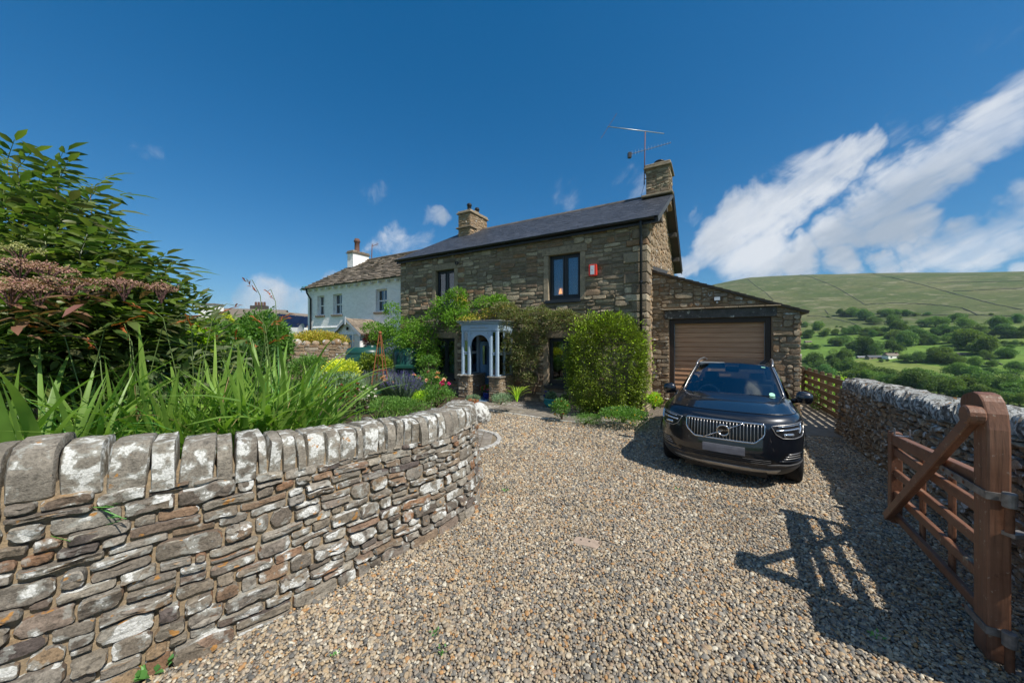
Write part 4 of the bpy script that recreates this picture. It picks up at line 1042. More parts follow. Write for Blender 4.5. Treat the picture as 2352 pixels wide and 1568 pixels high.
# ------------------------------------------------------------------ garage lean-to
GY = 1.15
gx1, gzr = hl(1838, 711, GY); gzl = hl(1498, 622, GY)[1]
ga = thing('garage', 'stone lean-to garage with slatted timber door beside the house', 'garage', tuple(HO), HRZ)
dl, dtop = hl(1537, 733, GY); drx = hl(1772, 733, GY)[0]
GH = (dl, -.05, drx, dtop)
gtop = lambda x: gzl + (gzr - gzl) * x / gx1
lintel = (hl(1526, 733, GY)[0], dtop, hl(1771, 709, GY)[0] + .12, hl(1640, 709, GY)[1])
m_ = MB()
for (xa, xb, za_, zb_) in ((0.001, dl, -.1, None), (drx, gx1, -.1, None), (dl, drx, dtop, None)):
    m_.add([(xa, GY, za_), (xb, GY, za_), (xb, GY, gtop(xb)), (xa, GY, gtop(xa))], [(0, 1, 2, 3)])
m_.add([(dl, GY, -.1), (dl, GY + .4, -.1), (dl, GY + .4, dtop), (dl, GY, dtop)], [(0, 1, 2, 3)]).add([(drx, GY, -.1), (drx, GY + .4, -.1), (drx, GY + .4, dtop), (drx, GY, dtop)], [(0, 1, 2, 3)]).add([(dl, GY, dtop), (drx, GY, dtop), (drx, GY + .4, dtop), (dl, GY + .4, dtop)], [(0, 1, 2, 3)])
m_.add([(gx1, GY, -.1), (gx1, GY + 6, -.1), (gx1, GY + 6, gtop(gx1)), (gx1, GY, gtop(gx1))], [(0, 1, 2, 3)])
gf = m_.build('front_wall', 'mortar_garage', ga)
rgg = random.Random(33)
rects = pack(gx1, gzl, .072, .062, (2, 6), [1, 2, 2, 2, 3], rgg, [(dl - .02, 0, drx + .02, dtop), (lintel[0], lintel[1] - .03, lintel[2], lintel[3] + .05)], top=lambda s: gtop(s) - .06)
lay_stones(rects, rgg, lambda s, h, d: Vector((s, GY - d, h + .015 * mnoise.noise(Vector((s, h * 1.4, 4))))), 'garage_stone', gf, gap=.02, prot=(.008, .055), rnd=(.1, .36), depth=.03, fine=False, limit=290)
rects = pack(5.8, gzr - .1, .09, .075, (2, 6), [1, 2, 2, 3], rgg)
lay_stones(rects, rgg, lambda s, h, d: Vector((gx1 + d, GY + s, h)), 'garage_stone', gf, gap=.02, prot=(.008, .05), rnd=(.1, .36), depth=.03, fine=False, limit=0)
stone_mat('slate_lintel', [(.085, .083, .08), (.10, .097, .092)], white=.15, orange=0, dark=.4, bump=.4)
MB().box((lintel[0], GY - .05, lintel[1] + .002), (lintel[2], GY + .2, lintel[3])).build('lintel', 'slate_lintel', ga, bevel=.012)
x = lintel[0] - .06
while x < lintel[2] + .02:     # drip stones on the lintel
    w = rgg.uniform(.3, .6); MB().box((x + .006, GY - .12 - rgg.uniform(0, .03), lintel[3] + .002), (min(x + w, lintel[2] + .1) - .006, GY + .05, lintel[3] + .035)).build('drip_stone', 'garage_stone', ga, bevel=.01); x += w
# door frame and boards
fwd = hl(1548, 800, GY)[0] - dl
for lo, hi in (((dl + .002, GY + .05, -.05), (dl + fwd, GY + .20, dtop - .002)), ((drx - fwd, GY + .05, -.05), (drx - .002, GY + .20, dtop - .002)), ((dl + fwd, GY + .05, dtop - .14), (drx - fwd, GY + .20, dtop - .002))):
    MB().box(lo, hi).build('door_frame', 'brown_frame', ga, bevel=.006)
gd = MB().box((dl + fwd, GY + .20, -.02), (drx - fwd, GY + .23, dtop - .14)).build('garage_door', 'brown_frame', ga)
nb = 18; bh = (dtop - .14 - .02) / nb
for k in range(nb):
    z0 = .02 + k * bh; m_ = MB()
    m_.prism([(GY + .198, z0 + .004), (GY + .155, z0 + .004), (GY + .150, z0 + .02), (GY + .172, z0 + bh - .002), (GY + .198, z0 + bh - .002)], lambda a, b, c: (c, a, b), dl + fwd + .012, drx - fwd - .012)
    m_.build('board', 'cedar', gd)
for xx in (dl + fwd, drx - fwd - .010): MB().box((xx, GY + .14, 0), (xx + .010, GY + .2, dtop - .14)).build('edge_trim', 'galvanised', gd)
# mono-pitch roof
rr_ = MB(); ov = .10
rr_.add([(0.002, GY - ov, gzl + .0), (gx1 + .16, GY - ov, gtop(gx1 + .16)), (gx1 + .16, GY + 6, gtop(gx1 + .16)), (0.002, GY + 6, gzl)], [(0, 1, 2, 3)])
rr_.add([(0.002, GY - ov, gzl - .045), (gx1 + .16, GY - ov, gtop(gx1 + .16) - .045), (gx1 + .16, GY - ov, gtop(gx1 + .16)), (0.002, GY - ov, gzl)], [(0, 1, 2, 3)])
rr_.add([(0.002, GY - ov, gzl - .045), (gx1 + .16, GY - ov, gtop(gx1 + .16) - .045), (gx1 + .16, GY + 6, gtop(gx1 + .16) - .045), (0.002, GY + 6, gzl - .045)], [(0, 1, 2, 3)])
gr = rr_.build('roof', 'garage_slate', ga)
ra = MB(); nr = 20
for k in range(nr):
    xa = gx1 + .18 - (gx1 + .18) * (k + 1.35) / nr; xb = gx1 + .18 - (gx1 + .18) * k / nr + rgg.uniform(-.02, .02); y = GY - ov - .02
    while y < GY + 2.2:
        w = rgg.uniform(.25, .5); h = .022
        ra.add([(max(.01, xa), y, gtop(xa) + .004), (xb, y, gtop(xb) + .03), (xb, y + w - .008, gtop(xb) + .03), (max(.01, xa), y + w - .008, gtop(xa) + .004), (xb, y, gtop(xb) + .006), (max(.01, xa), y, gtop(xa) + .001), (xb, y + w - .008, gtop(xb) + .006)], [(0, 1, 2, 3), (5, 4, 1, 0), (1, 4, 6, 2)]); y += w
o = ra.build('roof_slates', 'garage_slate', gr, fixn=False); o['kind'] = 'stuff'
MB().bar((.02, GY - .02, gzl + .10), (.45, GY - .02, gtop(.45) + .07), .012, .10).build('flashing', 'lead_grey', ga)
# flood light
fl = hl(1647, 687, GY)
lt = thing('flood_light', 'small black floodlight with sensor above the garage door', 'light', tuple(HW(fl[0], GY - .02, fl[1])), HRZ)
MB().box((-.085, -.12, -.06), (.085, -.06, .06)).build('housing', 'black_metal', lt, bevel=.008); MB().box((-.07, -.128, -.047), (.07, -.1205, .047)).build('lens', 'plastic_white', lt)
MB().box((-.03, -.07, -.02), (.03, .02, .02)).build('bracket', 'black_metal', lt); MB().lathe([(.0001, -.03), (.022, -.022), (.03, 0), (.022, .022), (.0001, .03)], (0, -.06, -.10), 12).build('sensor', 'plastic_white', lt, smooth=True)

# ------------------------------------------------------------------ white house next door
WY = 1.7
wh = thing('white_house', 'whitewashed cottage with stone-slate roof behind the garden', 'house', tuple(HO), HRZ)
wx0, wze = hl(707, 668, WY); wx1 = HX0 - .02; wze2 = hl(925, 634, WY)[1]; wze = (wze + wze2) / 2
wr_y = WY + 3.8; wrz = hl(925, 585, wr_y)[1]
WW = [win(731, 681, 744, 725, WY), win(768, 676, 785, 721, WY), win(866, 663, 889, 714, WY), win(931, 660, 950, 690, WY)]
WW = [(a, b, c, d) for a, b, c, d in WW]
zb_ = sum(w[1] for w in WW[:3]) / 3; zt_ = sum(w[3] for w in WW[:3]) / 3
WW = [(w[0], zb_, w[2], zt_) for w in WW[:3]]
for i, (pa, pb2) in enumerate(((731, 745), (767, 785.5), (865, 889))):
    xa_, xb_ = hl(pa - 2, 700, WY)[0], hl(pb2, 700, WY)[0]; WW[i] = (xa_, zb_, xb_, zt_)
slab_wall(wh, 'front_wall', 'white_wall', wx0, wx1, -.1, wze + .02, WW, y=WY, th=.3)
MB().add([(wx0, WY, -.1), (wx0, WY + 7.4, -.1), (wx0, WY + 7.4, wze), (wx0, wr_y, wrz - .1), (wx0, WY, wze)], [(0, 1, 2, 3, 4)]).build('end_wall', 'white_wall', wh)
simple('sash_white', (.78, .79, .80), .45, var=.03, bump=0)
for w in WW:
    x0, z0, x1, z1 = w; y = WY + .17; f = MB(); fw = .06
    for lo, hi in (((x0, y, z0), (x0 + fw, y + .08, z1)), ((x1 - fw, y, z0), (x1, y + .08, z1)), ((x0 + fw, y, z1 - fw), (x1 - fw, y + .08, z1)), ((x0 + fw, y, z0), (x1 - fw, y + .08, z0 + fw * 1.3))): f.box(lo, hi)
    fo = f.build('window', 'sash_white', wh); zm = (z0 + z1) / 2; xm = (x0 + x1) / 2
    MB().box((x0 + fw, y - .02, zm - .03), (x1 - fw, y + .05, zm + .03)).build('meeting_rail', 'sash_white', fo); MB().box((xm - .018, y + .01, z0 + fw), (xm + .018, y + .05, z1 - fw)).build('glazing_bar', 'sash_white', fo)
    for (xa, xb) in ((x0 + fw, xm - .018), (xm + .018, x1 - fw)):
        for (za_, zc_) in ((z0 + fw, zm - .03), (zm + .03, z1 - fw)): MB().box((xa, y + .03, za_), (xb, y + .036, zc_)).build('pane', 'glass', fo)
    MB().add([(x0 - .1, y + .35, z0 - .1), (x1 + .1, y + .35, z0 - .1), (x1 + .1, y + .35, z1 + .1), (x0 - .1, y + .35, z1 + .1)], [(0, 1, 2, 3)]).build('room', 'room_dark', fo)
    MB().box((x0 - .10, WY - .09, z0 - .11), (x1 + .06, WY + .17, z0 - .005)).build('sill', 'stone_slate', fo, bevel=.01)
# projecting casement near the stone house
q = hl(922, 690, WY)
MB().box((-.02, -.55, -.38), (.02, 0, .38)).build('open_window', 'sash_white', wh, bevel=.01).location = (HX0 - .25, WY - .02, hl(920, 675, WY)[1])
# string course, eaves brackets, gutter
MB().box((wx0 + .55, WY - .07, hl(760, 752, WY)[1] - .03), (hl(795, 750, WY)[0], WY + .0, hl(760, 752, WY)[1] + .03)).build('string_course', 'white_wall', wh, bevel=.01)
nbk = 16
for k in range(nbk):
    xx = wx0 + .25 + (wx1 - wx0 - .35) * k / (nbk - 1)
    MB().box((xx - .055, WY - .20, wze - .17), (xx + .055, WY + .02, wze - .05)).build('eaves_bracket', 'sash_white', wh)
MB().box((wx0 - .2, WY - .22, wze - .05), (wx1, WY + .02, wze + .02)).build('soffit', 'sash_white', wh)
gutter(wh, wx0 - .35, wx1, WY - .25, wze + .03, .055)
MB().tube([(wx0 + .28, WY - .25, wze - .02), (wx0 + .30, WY - .22, wze - .25), (wx0 + .42, WY - .07, wze - .6), (wx0 + .42, WY - .07, .1)], .05, 8).build('downpipe', 'black_metal', wh, smooth=True)
simple('verdigris', (.12, .42, .40), .5)
MB().tube([(wx0 + .10, WY - .44, wze - .18), (wx0 + .06, WY - .44, wze - .02), (wx0 + .25, WY - .44, wze + .12), (wx0 + .7, WY - .43, wze + .13)], .022, 6).build('hose', 'verdigris', wh, smooth=True)
wr = MB().add([(wx0 - .18, WY - .24, wze), (wx1, WY - .24, wze), (wx1, wr_y, wrz), (wx0 - .18, wr_y, wrz)], [(0, 1, 2, 3)]).add([(wx0 - .18, WY + 8, wze), (wx1, WY + 8, wze), (wx1, wr_y, wrz), (wx0 - .18, wr_y, wrz)], [(0, 1, 2, 3)]).build('roof', 'stone_slate', wh)
rgw = random.Random(8)
tiled_roof(wr, wx0 - .22, wx1 - .01, WY - .27, wze + .015, wr_y, wrz + .02, 'stone_slate', .55, 17, .05, rgw, 'stone_slates', jitter=.07, over=.35)
MB().box((wx0 - .1, wr_y - .14, wrz - .04), (wx1, wr_y + .14, wrz + .10)).build('ridge', 'stone_slate', wr, bevel=.03)
wcy = WY + 2.6; a = hl(798, 620, wcy); b = hl(811, 580, wcy); yb_ = wcy
while hl(847, 600, yb_)[0] > b[0] and yb_ < wcy + 5: yb_ += .02
c3 = chimney(a[0], b[0], wcy, yb_, wze + .6, b[1], 'white_wall', 'chimney', cap_mat='stone_slate', pots=[((a[0] + b[0]) / 2, (wcy + yb_) / 2 - .1, .17, .95, 'terracotta_dark')])
ta2 = thing('tv_aerial', 'rusty aerial pole beside the whitewashed chimney', 'aerial', tuple(HW(b[0] + .3, yb_ + .3, b[1] - .8)), HRZ)
D1 = HW(b[0] + .3, yb_ + .3, 0).y
MB().tube([AT(853, 603, D1), AT(855, 560, D1)], .03, 6).build('mast', 'rusty_steel', ta2, world=True); MB().tube([AT(853, 566, D1), AT(869, 560, D1)], .018, 6).build('boom', 'rusty_steel', ta2, world=True)
for k in range(5): 
    p = AT(855 + k * 3.2, 565.2 - k * 1.2, D1); MB().tube([p + Vector((0, 0, -.16)), p + Vector((0, 0, .16))], .008, 5).build('director', 'rusty_steel', ta2, world=True)
# its porch
wpy = WY - 1.4; gx_, gz_ = hl(801, 731, wpy); ex0, ez0 = hl(768, 768, wpy); ex1 = gx_ + (gx_ - ex0) * 1.0
wp = thing('white_house_porch', 'small gabled porch with wavy bargeboards on the whitewashed cottage', 'porch', tuple(HW(gx_, wpy, 0)), HRZ)
e = gx_ - ex0
MB().add([(-e * .8, 0, 0), (e * .8, 0, 0), (e * .8, 0, ez0 + .15), (0, 0, gz_ - .12), (-e * .8, 0, ez0 + .15)], [(0, 1, 2, 3, 4)]).add([(e * .8, 0, 0), (e * .8, 1.38, 0), (e * .8, 1.38, ez0 + .1), (e * .8, 0, ez0 + .1)], [(0, 1, 2, 3)]).build('walls', 'white_wall', wp)
for sgn in (-1, 1):
    rows = MB().add([(0, -.18, gz_), (sgn * e, -.18, ez0), (sgn * e, 1.38, ez0), (0, 1.38, gz_)], [(0, 1, 2, 3)]).add([(0, -.18, gz_ - .03), (sgn * e, -.18, ez0 - .03), (sgn * e, 1.38, ez0 - .03), (0, 1.38, gz_ - .03)], [(0, 1, 2, 3)]).build('roof', 'stone_slate', wp)
    bb = MB()
    for k in range(16):
        f0, f1 = k / 16, (k + 1) / 16; w0, w1 = .11 + .045 * abs(math.sin(f0 * 9.4)), .11 + .045 * abs(math.sin(f1 * 9.4))
        P = lambda f, dz: (sgn * e * f, -.20, gz_ + (ez0 - gz_) * f - dz)
        bb.add([P(f0, -.01), P(f1, -.01), P(f1, w1), P(f0, w0)], [(0, 1, 2, 3)])
    simple('barge_grey', (.42, .46, .50), .5, var=.05, bump=0) if 'barge_grey' not in MATS else None
    bb.build('bargeboard', 'barge_grey', wp)
tl = MB()
for r in range(7):
    y = -.2
    while y < 1.36:
        w = rgw.uniform(.2, .4); f0, f1 = 1 - r / 7, max(0, 1 - (r + 1.3) / 7); P = lambda f, yy, h: (e * f, yy, gz_ + (ez0 - gz_) * f + h)
        tl.add([P(f0, y, .035), P(f0, min(y + w, 1.38) - .01, .035), P(f1, min(y + w, 1.38) - .01, .008), P(f1, y, .008), P(f0, y, .008), P(f0, min(y + w, 1.38) - .01, .008)], [(0, 1, 2, 3), (4, 5, 1, 0), (4, 0, 3)]); y += w
o = tl.build('roof_tiles', 'stone_slate', wp, fixn=False); o['kind'] = 'stuff'
MB().box((-.05, -.23, gz_ - .32), (.05, -.19, gz_ + .08)).build('finial', 'barge_grey', wp)
MB().box((-e * .45, -.03, 0), (e * .2, -.002, ez0 - .05)).build('door', 'door_blue', wp, bevel=.005); MB().box((-.35 * e, -.045, ez0 - 1.0), (.1 * e, -.031, ez0 - .2)).build('door_glass', 'glass', wp)
for xx in (-e * .8, -e * .5, e * .3, e * .74): MB().box((xx, -.05, 0), (xx + .07, -.004, ez0 + .02)).build('post', 'sash_white', wp)
MB().box((-e * .8, -.055, ez0 - .01), (e * .85, -.004, ez0 + .06)).build('head_beam', 'sash_white', wp)
MB().lathe([(.04, 0), (.06, .1), (.03, .18)], (0, -.08, ez0 + .2), 8).build('lantern', 'black_metal', wp)
# satellite dish
sd_p = HW(wx0 - .15, WY - .25, hl(700, 757, WY)[1])
sd = thing('satellite_dish', 'grey satellite dish at the corner of the whitewashed cottage', 'dish', tuple(sd_p), HRZ)
MB().lathe([(.0001, 0), (.14, .012), (.27, .05), (.36, .10)], n=24).build('dish', 'plastic_grey', sd, smooth=True).matrix_basis = Matrix.Rotation(math.radians(75), 4, 'X')
MB().tube([(0, 0, 0), (.12, .2, -.1)], .025, 6).build('arm', 'plastic_grey', sd)
MB().tube([(0, -.1, -.3), (0, -.42, -.12)], .012, 6).build('feed_arm', 'plastic_grey', sd)

# ------------------------------------------------------------------ houses further off
def far_house(name, label, pxl, pxr, py_ridge, py_eave, Z, mat_roof, wallm='white_wall', slope=0.0):
    a, b = AT(pxl, py_ridge, Z), AT(pxr, py_ridge + slope, Z * .93); ez = AT(pxl, py_eave, Z).z
    t_ = thing(name, label, 'house', (a.x, a.y, 0)); fr = Vector((0.1, -1, 0)).normalized() * 4.2
    MB().add([a + Vector((0, 0, .0)), b, b + fr + Vector((0, 0, ez - a.z)), a + fr + Vector((0, 0, ez - a.z))], [(0, 1, 2, 3)]).add([a, b, b - fr + Vector((0, 0, ez - a.z)), a - fr + Vector((0, 0, ez - a.z))], [(0, 1, 2, 3)]).build('roof', mat_roof, t_, world=True)
    c = MB()
    for p, q in ((a + fr * .95, b + fr * .95), (b + fr * .95, b - fr * .95), (b - fr * .95, a - fr * .95), (a - fr * .95, a + fr * .95)):
        c.add([Vector((p.x, p.y, -.2)), Vector((q.x, q.y, -.2)), Vector((q.x, q.y, ez + .1)), Vector((p.x, p.y, ez + .1))], [(0, 1, 2, 3)])
    c.build('walls', wallm, t_, world=True)
    return t_, a, b, fr, ez
slate('far_roof', (.17, .14, .11), (.21, .175, .14), .9)
t1, a, b, fr, ez = far_house('terrace_house', 'distant stone-roofed house carrying blue solar panels', 612, 735, 712, 758, 42, 'far_roof', slope=12)
simple('solar', (.006, .010, .030), .45, var=.15, bump=0)
dz = Vector((0, 0, ez - a.z))
for r in range(2):
    for k in range(5):
        f0, f1 = .12 + k * .17, .12 + (k + 1) * .17 - .008; g0, g1 = .16 + r * .38, .16 + (r + 1) * .38 - .02
        P = lambda f, g: a.lerp(b, f) + fr * g + dz * g + Vector((0, -.05, .09))
        MB().add([P(f0, g0), P(f1, g0), P(f1, g1), P(f0, g1)], [(0, 1, 2, 3)]).build('solar_panel', 'solar', t1, world=True)
t2, a, b, fr, ez = far_house('terrace_house', 'distant house with a long brown stone roof and row of chimney pots', 500, 660, 707, 760, 50, 'far_roof', slope=5)
q0, q1 = AT(580, 706, 50), AT(612, 709, 50)
MB().box((q0.x, q0.y - .5, q0.z - 1.0), (q1.x, q0.y + .5, q0.z + .25)).build('chimney', 'garage_slate', t2, world=True)
for k in range(4): MB().lathe([(.16, 0), (.14, .55)], (q0.x + .5 + k * .42, q0.y, q0.z + .25), 8).build('chimney_pot', 'terracotta_dark', t2, world=True)
t3, a, b, fr, ez = far_house('whitewashed_house', 'distant house whose white chimney shows over the shrubs', 420, 560, 724, 770, 34, 'far_roof')
q0, q1 = AT(471, 722, 33), AT(506, 701, 33)
MB().box((q0.x, q0.y - .7, q0.z - 1.5), (q1.x, q0.y + .4, q1.z)).build('chimney', 'white_wall', t3, world=True); MB().box((q0.x - .1, q0.y - .8, q1.z + .002), (q1.x + .1, q0.y + .5, q1.z + .1)).build('capping', 'far_roof', t3, world=True)
MB().tube([AT(473, 700, 33), AT(473, 684, 33)], .03, 5).build('aerial_mast', 'rusty_steel', t3, world=True)
# ------------------------------------------------------------------ dry-stone wall on the right
rgr = random.Random(17)
RP = Path([(3.55, 1.75), (4.02, 2.46), (4.32, 2.93), (5.0, 4.0), (5.70, 5.10), (6.40, 6.22), (6.98, 7.15), (7.16, 7.52), (7.42, 7.66), (7.72, 7.55)])
RHf = lambda s: interp(s, [0, 1.2, 3.0, RP.len], [1.30, 1.24, 1.10, 1.0])
dw = thing('dry_stone_wall', 'dry-stone wall with slanting thin coping behind the open gate', 'wall', tuple(RP(3.0, 0, .2)))
DI = wm(dw).inverted()
rf_ = lambda s, h, d: RP(s, h + .012 * mnoise.noise(Vector((s * 2, h * 3, 7))), -d + h * .09)     # d towards the drive (left of travel)
rows = []
for i in range(71):
    s = RP.len * i / 70; h = RHf(s) + .05; rows.append([DI @ RP(s, -.1, .02), DI @ RP(s, h, .02 + h * .09), DI @ RP(s, h, .42), DI @ RP(s, -.1, .52)])
MB().grid(rows).add(rows[-1], [(0, 1, 2, 3)]).add(rows[0], [(3, 2, 1, 0)]).build('wall_core', 'wall_hearting', dw)
rects = courses(RP.len, RHf, rgr, (.04, .105), (.06, .24), .25)
lay_stones(rects, rgr, rf_, 'dry_stone', dw, gap=.012, prot=(.012, .06), rnd=(.15, .5), depth=.07, I=DI, limit=300, jit=.14, fine=False)
RPm = lambda s, z, d: RP(s, z, -d)
s = 0.0
while s < RP.len - .05:
    w = rgr.uniform(.035, .085); h = rgr.uniform(.20, .27)
    coping(lambda u, z, d: RP(u, z, -d), s + .004, s + w - .004, RHf(s) - .02 - rgr.uniform(0, .03), h, .40, rgr.uniform(.07, .13), rgr, DI, 'coping_stone', 'dry_coping', dw, front=rgr.uniform(-.02, .03))
    s += w
# stone pillar the gate hangs on
GH0 = Vector((3.18, 2.297, 0)); GD = Vector((.77, 1.223, 0)).normalized(); GN = Vector((-GD.y, GD.x, 0))    # GN points to the drive (left)
pil = thing('gate_pillar', 'dark rough stone pillar carrying the gate hinges', 'pillar', tuple(GH0 - GD * .62 - GN * .12))
PI_ = wm(pil).inverted()
MPL = Matrix((( GD.x, GN.x, 0, 0), (GD.y, GN.y, 0, 0), (0, 0, 1, 0), (0, 0, 0, 1)))
def PF(a, b, z): return PI_ @ (GH0 + GD * a + GN * b + Vector((0, 0, z)))
MB().prism([(-.62, -.64), (-.27, -.64), (-.27, -.20), (-.62, -.20)], lambda a, b, c: PF(a, b, c), -.1, 1.32).build('pillar_core', 'wall_hearting', pil)
for fn, L in ((lambda s, h, d: PF(-.62 + s, -.20 + d, h), .35), (lambda s, h, d: PF(-.27 + d, -.64 + s, h), .44)):
    lay_stones(pack(L, 1.3, .06, .055, (2, 7), [1, 2, 2, 3], rgr), rgr, fn, 'dry_stone', pil, gap=.012, prot=(.01, .03), rnd=(.1, .4), depth=.03, fine=False)
MB().prism([(-.66, -.68), (-.23, -.68), (-.23, -.16), (-.66, -.16)], lambda a, b, c: PF(a, b, c), 1.322, 1.42).build('pillar_cap', 'dry_coping', pil, bevel=.03)
# the wall goes on beyond the pillar towards the lane
w2 = thing('dry_stone_wall', 'dry-stone wall running out of view beyond the gate pillar', 'wall', tuple(GH0 - GD * 1.2 - GN * 1.2))
WI2 = wm(w2).inverted()
MB().prism([(-.60, -.66), (-.40, -.90), (-2.0, -3.4), (-2.3, -3.2)], lambda a, b, c: WI2 @ (GH0 + GD * a + GN * b + Vector((0, 0, c))), -.1, 1.32).build('wall_core', 'dry_stone', w2, bevel=.05)

# ------------------------------------------------------------------ timber gate
def gate_paint(name, along):
    m, t = mk(name); wp_ = t.pos()
    a_ = t.vm('DOT_PRODUCT', wp_, tuple(GD), out=1); b_ = t.vm('DOT_PRODUCT', wp_, tuple(GN), out=1); z_ = t.n('ShaderNodeSeparateXYZ', {0: wp_}).outputs[2]
    ka, kz = (2.0, 42.0) if along else (42.0, 2.0)
    gv_ = t.n('ShaderNodeCombineXYZ', {0: t.m('MULTIPLY', a_, ka), 1: t.m('MULTIPLY', b_, 42.0), 2: t.m('MULTIPLY', z_, kz)}).outputs[0]
    grain = t.noise(gv_, 1.3, 6, .68, .4)
    c = t.mix(t.ramp(t.noise(wp_, 3.0, 5, .65), [(.3, 0), (.7, 1)]), (.145, .062, .034), (.235, .118, .070))
    c = t.mix(1.0, c, t.ramp(grain, [(.28, .62), (.5, 1.0), (.75, 1.28)]), 'MULTIPLY')
    c = t.mix(t.ramp(t.m('ADD', t.noise(wp_, 22, 5, .65), t.m('MULTIPLY', t.m('SUBTRACT', grain, .5), .25)), [(.64, 0), (.68, .75)]), c, (.36, .29, .22))
    c = t.mix(t.ramp(t.noise(t.vm('ADD', wp_, (3, 2, 1)), 6, 4, .6), [(.66, 0), (.70, .75)]), c, (.27, .23, .165))
    c = t.mix(t.ramp(t.noise(t.vm('ADD', wp_, (8, 2, 5)), 9, 4, .6), [(.62, 0), (.70, .5)]), c, (.055, .03, .022))
    t.out(t.pbr(c, t.rng(grain, .3, .7, .38, .62), t.bump(grain, .45, .006), spec=.35))
gate_paint('gate_paint', True); gate_paint('gate_post_paint', False)
gt = thing('timber_gate', 'brown painted timber gate with curved heel post standing open', 'gate', tuple(GH0))
GI = wm(gt).inverted(); GL = 1.445
def GF(a, b, z): return GI @ (GH0 + GD * a + GN * b + Vector((0, 0, z)))     # a along, b towards the drive, z up
def gbar(name, a0, z0, a1, z1, w, h, b=0.0, bev=.006):
    d = Vector((a1 - a0, z1 - z0)); n_ = Vector((-d.y, d.x)).normalized() * h / 2
    return MB().prism([(a0 + n_.x, z0 + n_.y), (a0 - n_.x, z0 - n_.y), (a1 - n_.x, z1 - n_.y), (a1 + n_.x, z1 + n_.y)], lambda x, y, c: GF(x, c, y), b - w / 2, b + w / 2).build(name, 'gate_paint', gt, bevel=bev)
# heel post with swept head: outline in (a, z)
ho = [(0.0, .02), (0.0, 1.30)]
ho += [(0.0 + .02 * 0, 1.36), (.015, 1.43), (.03, 1.455)]
cc_, rr = (.055, 1.605), .145
PWID = .15
ho = [(0.0, .02), (0.0, 1.50), (.012, 1.545), (.034, 1.575)] + [(.085 + .075 * math.cos(a), 1.625 + .075 * math.sin(a)) for a in np.linspace(-1.9, 1.2, 10)]
ho += [(.06, 1.712), (.01, 1.725), (-.05, 1.715), (-.095, 1.675), (-.13, 1.60), (-.146, 1.50), (-PWID, 1.38), (-PWID, .02)]
MB().prism(ho, lambda x, y, c: GF(x, c, y), -.05, .05).build('heel_post', 'gate_post_paint', gt, bevel=.012, seg=2)
gbar('rail', .002, 1.12, GL - .002, 1.05, .065, .105)
for z0, z1 in ((.93, .93), (.697, .715), (.478, .497), (.245, .28)): gbar('rail', .002, z0, GL - .002, z1, .04, .072 if z0 < .9 else .08)
gbar('stile', GL, .20, GL, 1.125, .085, .085)
for a_ in (.50, .98): gbar('upright', a_, .22, a_, 1.09, .025, .065, b=-.04)
gbar('brace', GL - .05, .255, -.06, 1.555, .05, .078, b=.072)
MB().prism([(-.085 + .062 * math.cos(a), 1.578 + .062 * math.sin(a)) for a in np.linspace(0, 2 * math.pi, 17)[:-1]], lambda x, y, c: GF(x, c, y), .045, .125).build('brace_end', 'gate_paint', gt, bevel=.008)
# ironwork
simple('strap_metal', (.23, .215, .20), .6, metal=.55, var=.5, scale=18)
for z_, L_ in ((1.10, .40), (.235, .06)):
    zc = z_ - .02
    MB().prism([(-PWID, zc - .024), (L_, zc - .024 - (.0)), (L_ + .02, zc), (L_, zc + .024), (-PWID, zc + .024)], lambda x, y, c: GF(x, c, y), .051, .060).build('hinge_strap', 'strap_metal', gt)
    MB().prism([(-PWID - .009, zc - .024), (-PWID - .0005, zc - .024), (-PWID - .0005, zc + .024), (-PWID - .009, zc + .024)], lambda x, y, c: GF(x, c, y), -.051, .060).build('hinge_strap', 'strap_metal', gt)
    P0 = GF(-PWID - .045, -.02, 0)
    MB().lathe([(.027, zc - .045), (.031, zc - .04), (.031, zc + .04), (.027, zc + .045), (.0001, zc + .047)], (P0.x, P0.y, 0), 16).build('hinge_eye', 'strap_metal', gt, smooth=False)
    MB().lathe([(.020, zc - .20), (.020, zc - .047)], (P0.x, P0.y, 0), 12).build('hinge_pin', 'rusty_steel', gt, smooth=True)
    MB().box((P0.x - .01, P0.y - .03, zc - .225), (P0.x + .10, P0.y + .03, zc - .20)).build('pin_bracket', 'strap_metal', gt)
    for a_ in (.08, .22, .34)[:1 if z_ < .5 else 3]:
        q = GF(a_, .062, zc); MB().lathe([(.0001, .006), (.009, .004), (.011, 0)], n=10).build('bolt', 'rusty_steel', gt).matrix_basis = Matrix.Translation(q) @ GN.to_track_quat('Z', 'Y').to_matrix().to_4x4()
MB().prism([(GL - .17, 1.118), (GL - .14, 1.118), (GL - .14, 1.124), (GL - .17, 1.124)], lambda x, y, c: GF(x, c, y), -.06, .05).build('latch_loop', 'galvanised', gt)
for b_ in (-.06, .045): MB().prism([(GL - .17, 1.124), (GL - .14, 1.124), (GL - .14, 1.19), (GL - .17, 1.19)], lambda x, y, c: GF(x, c, y), b_, b_ + .006).build('latch_loop', 'galvanised', gt)
MB().prism([(GL - .02, 1.118), (GL + .05, 1.118), (GL - .07, 1.165), (GL - .09, 1.165)], lambda x, y, c: GF(x, c, y), .02, .028).build('latch_plate', 'galvanised', gt)

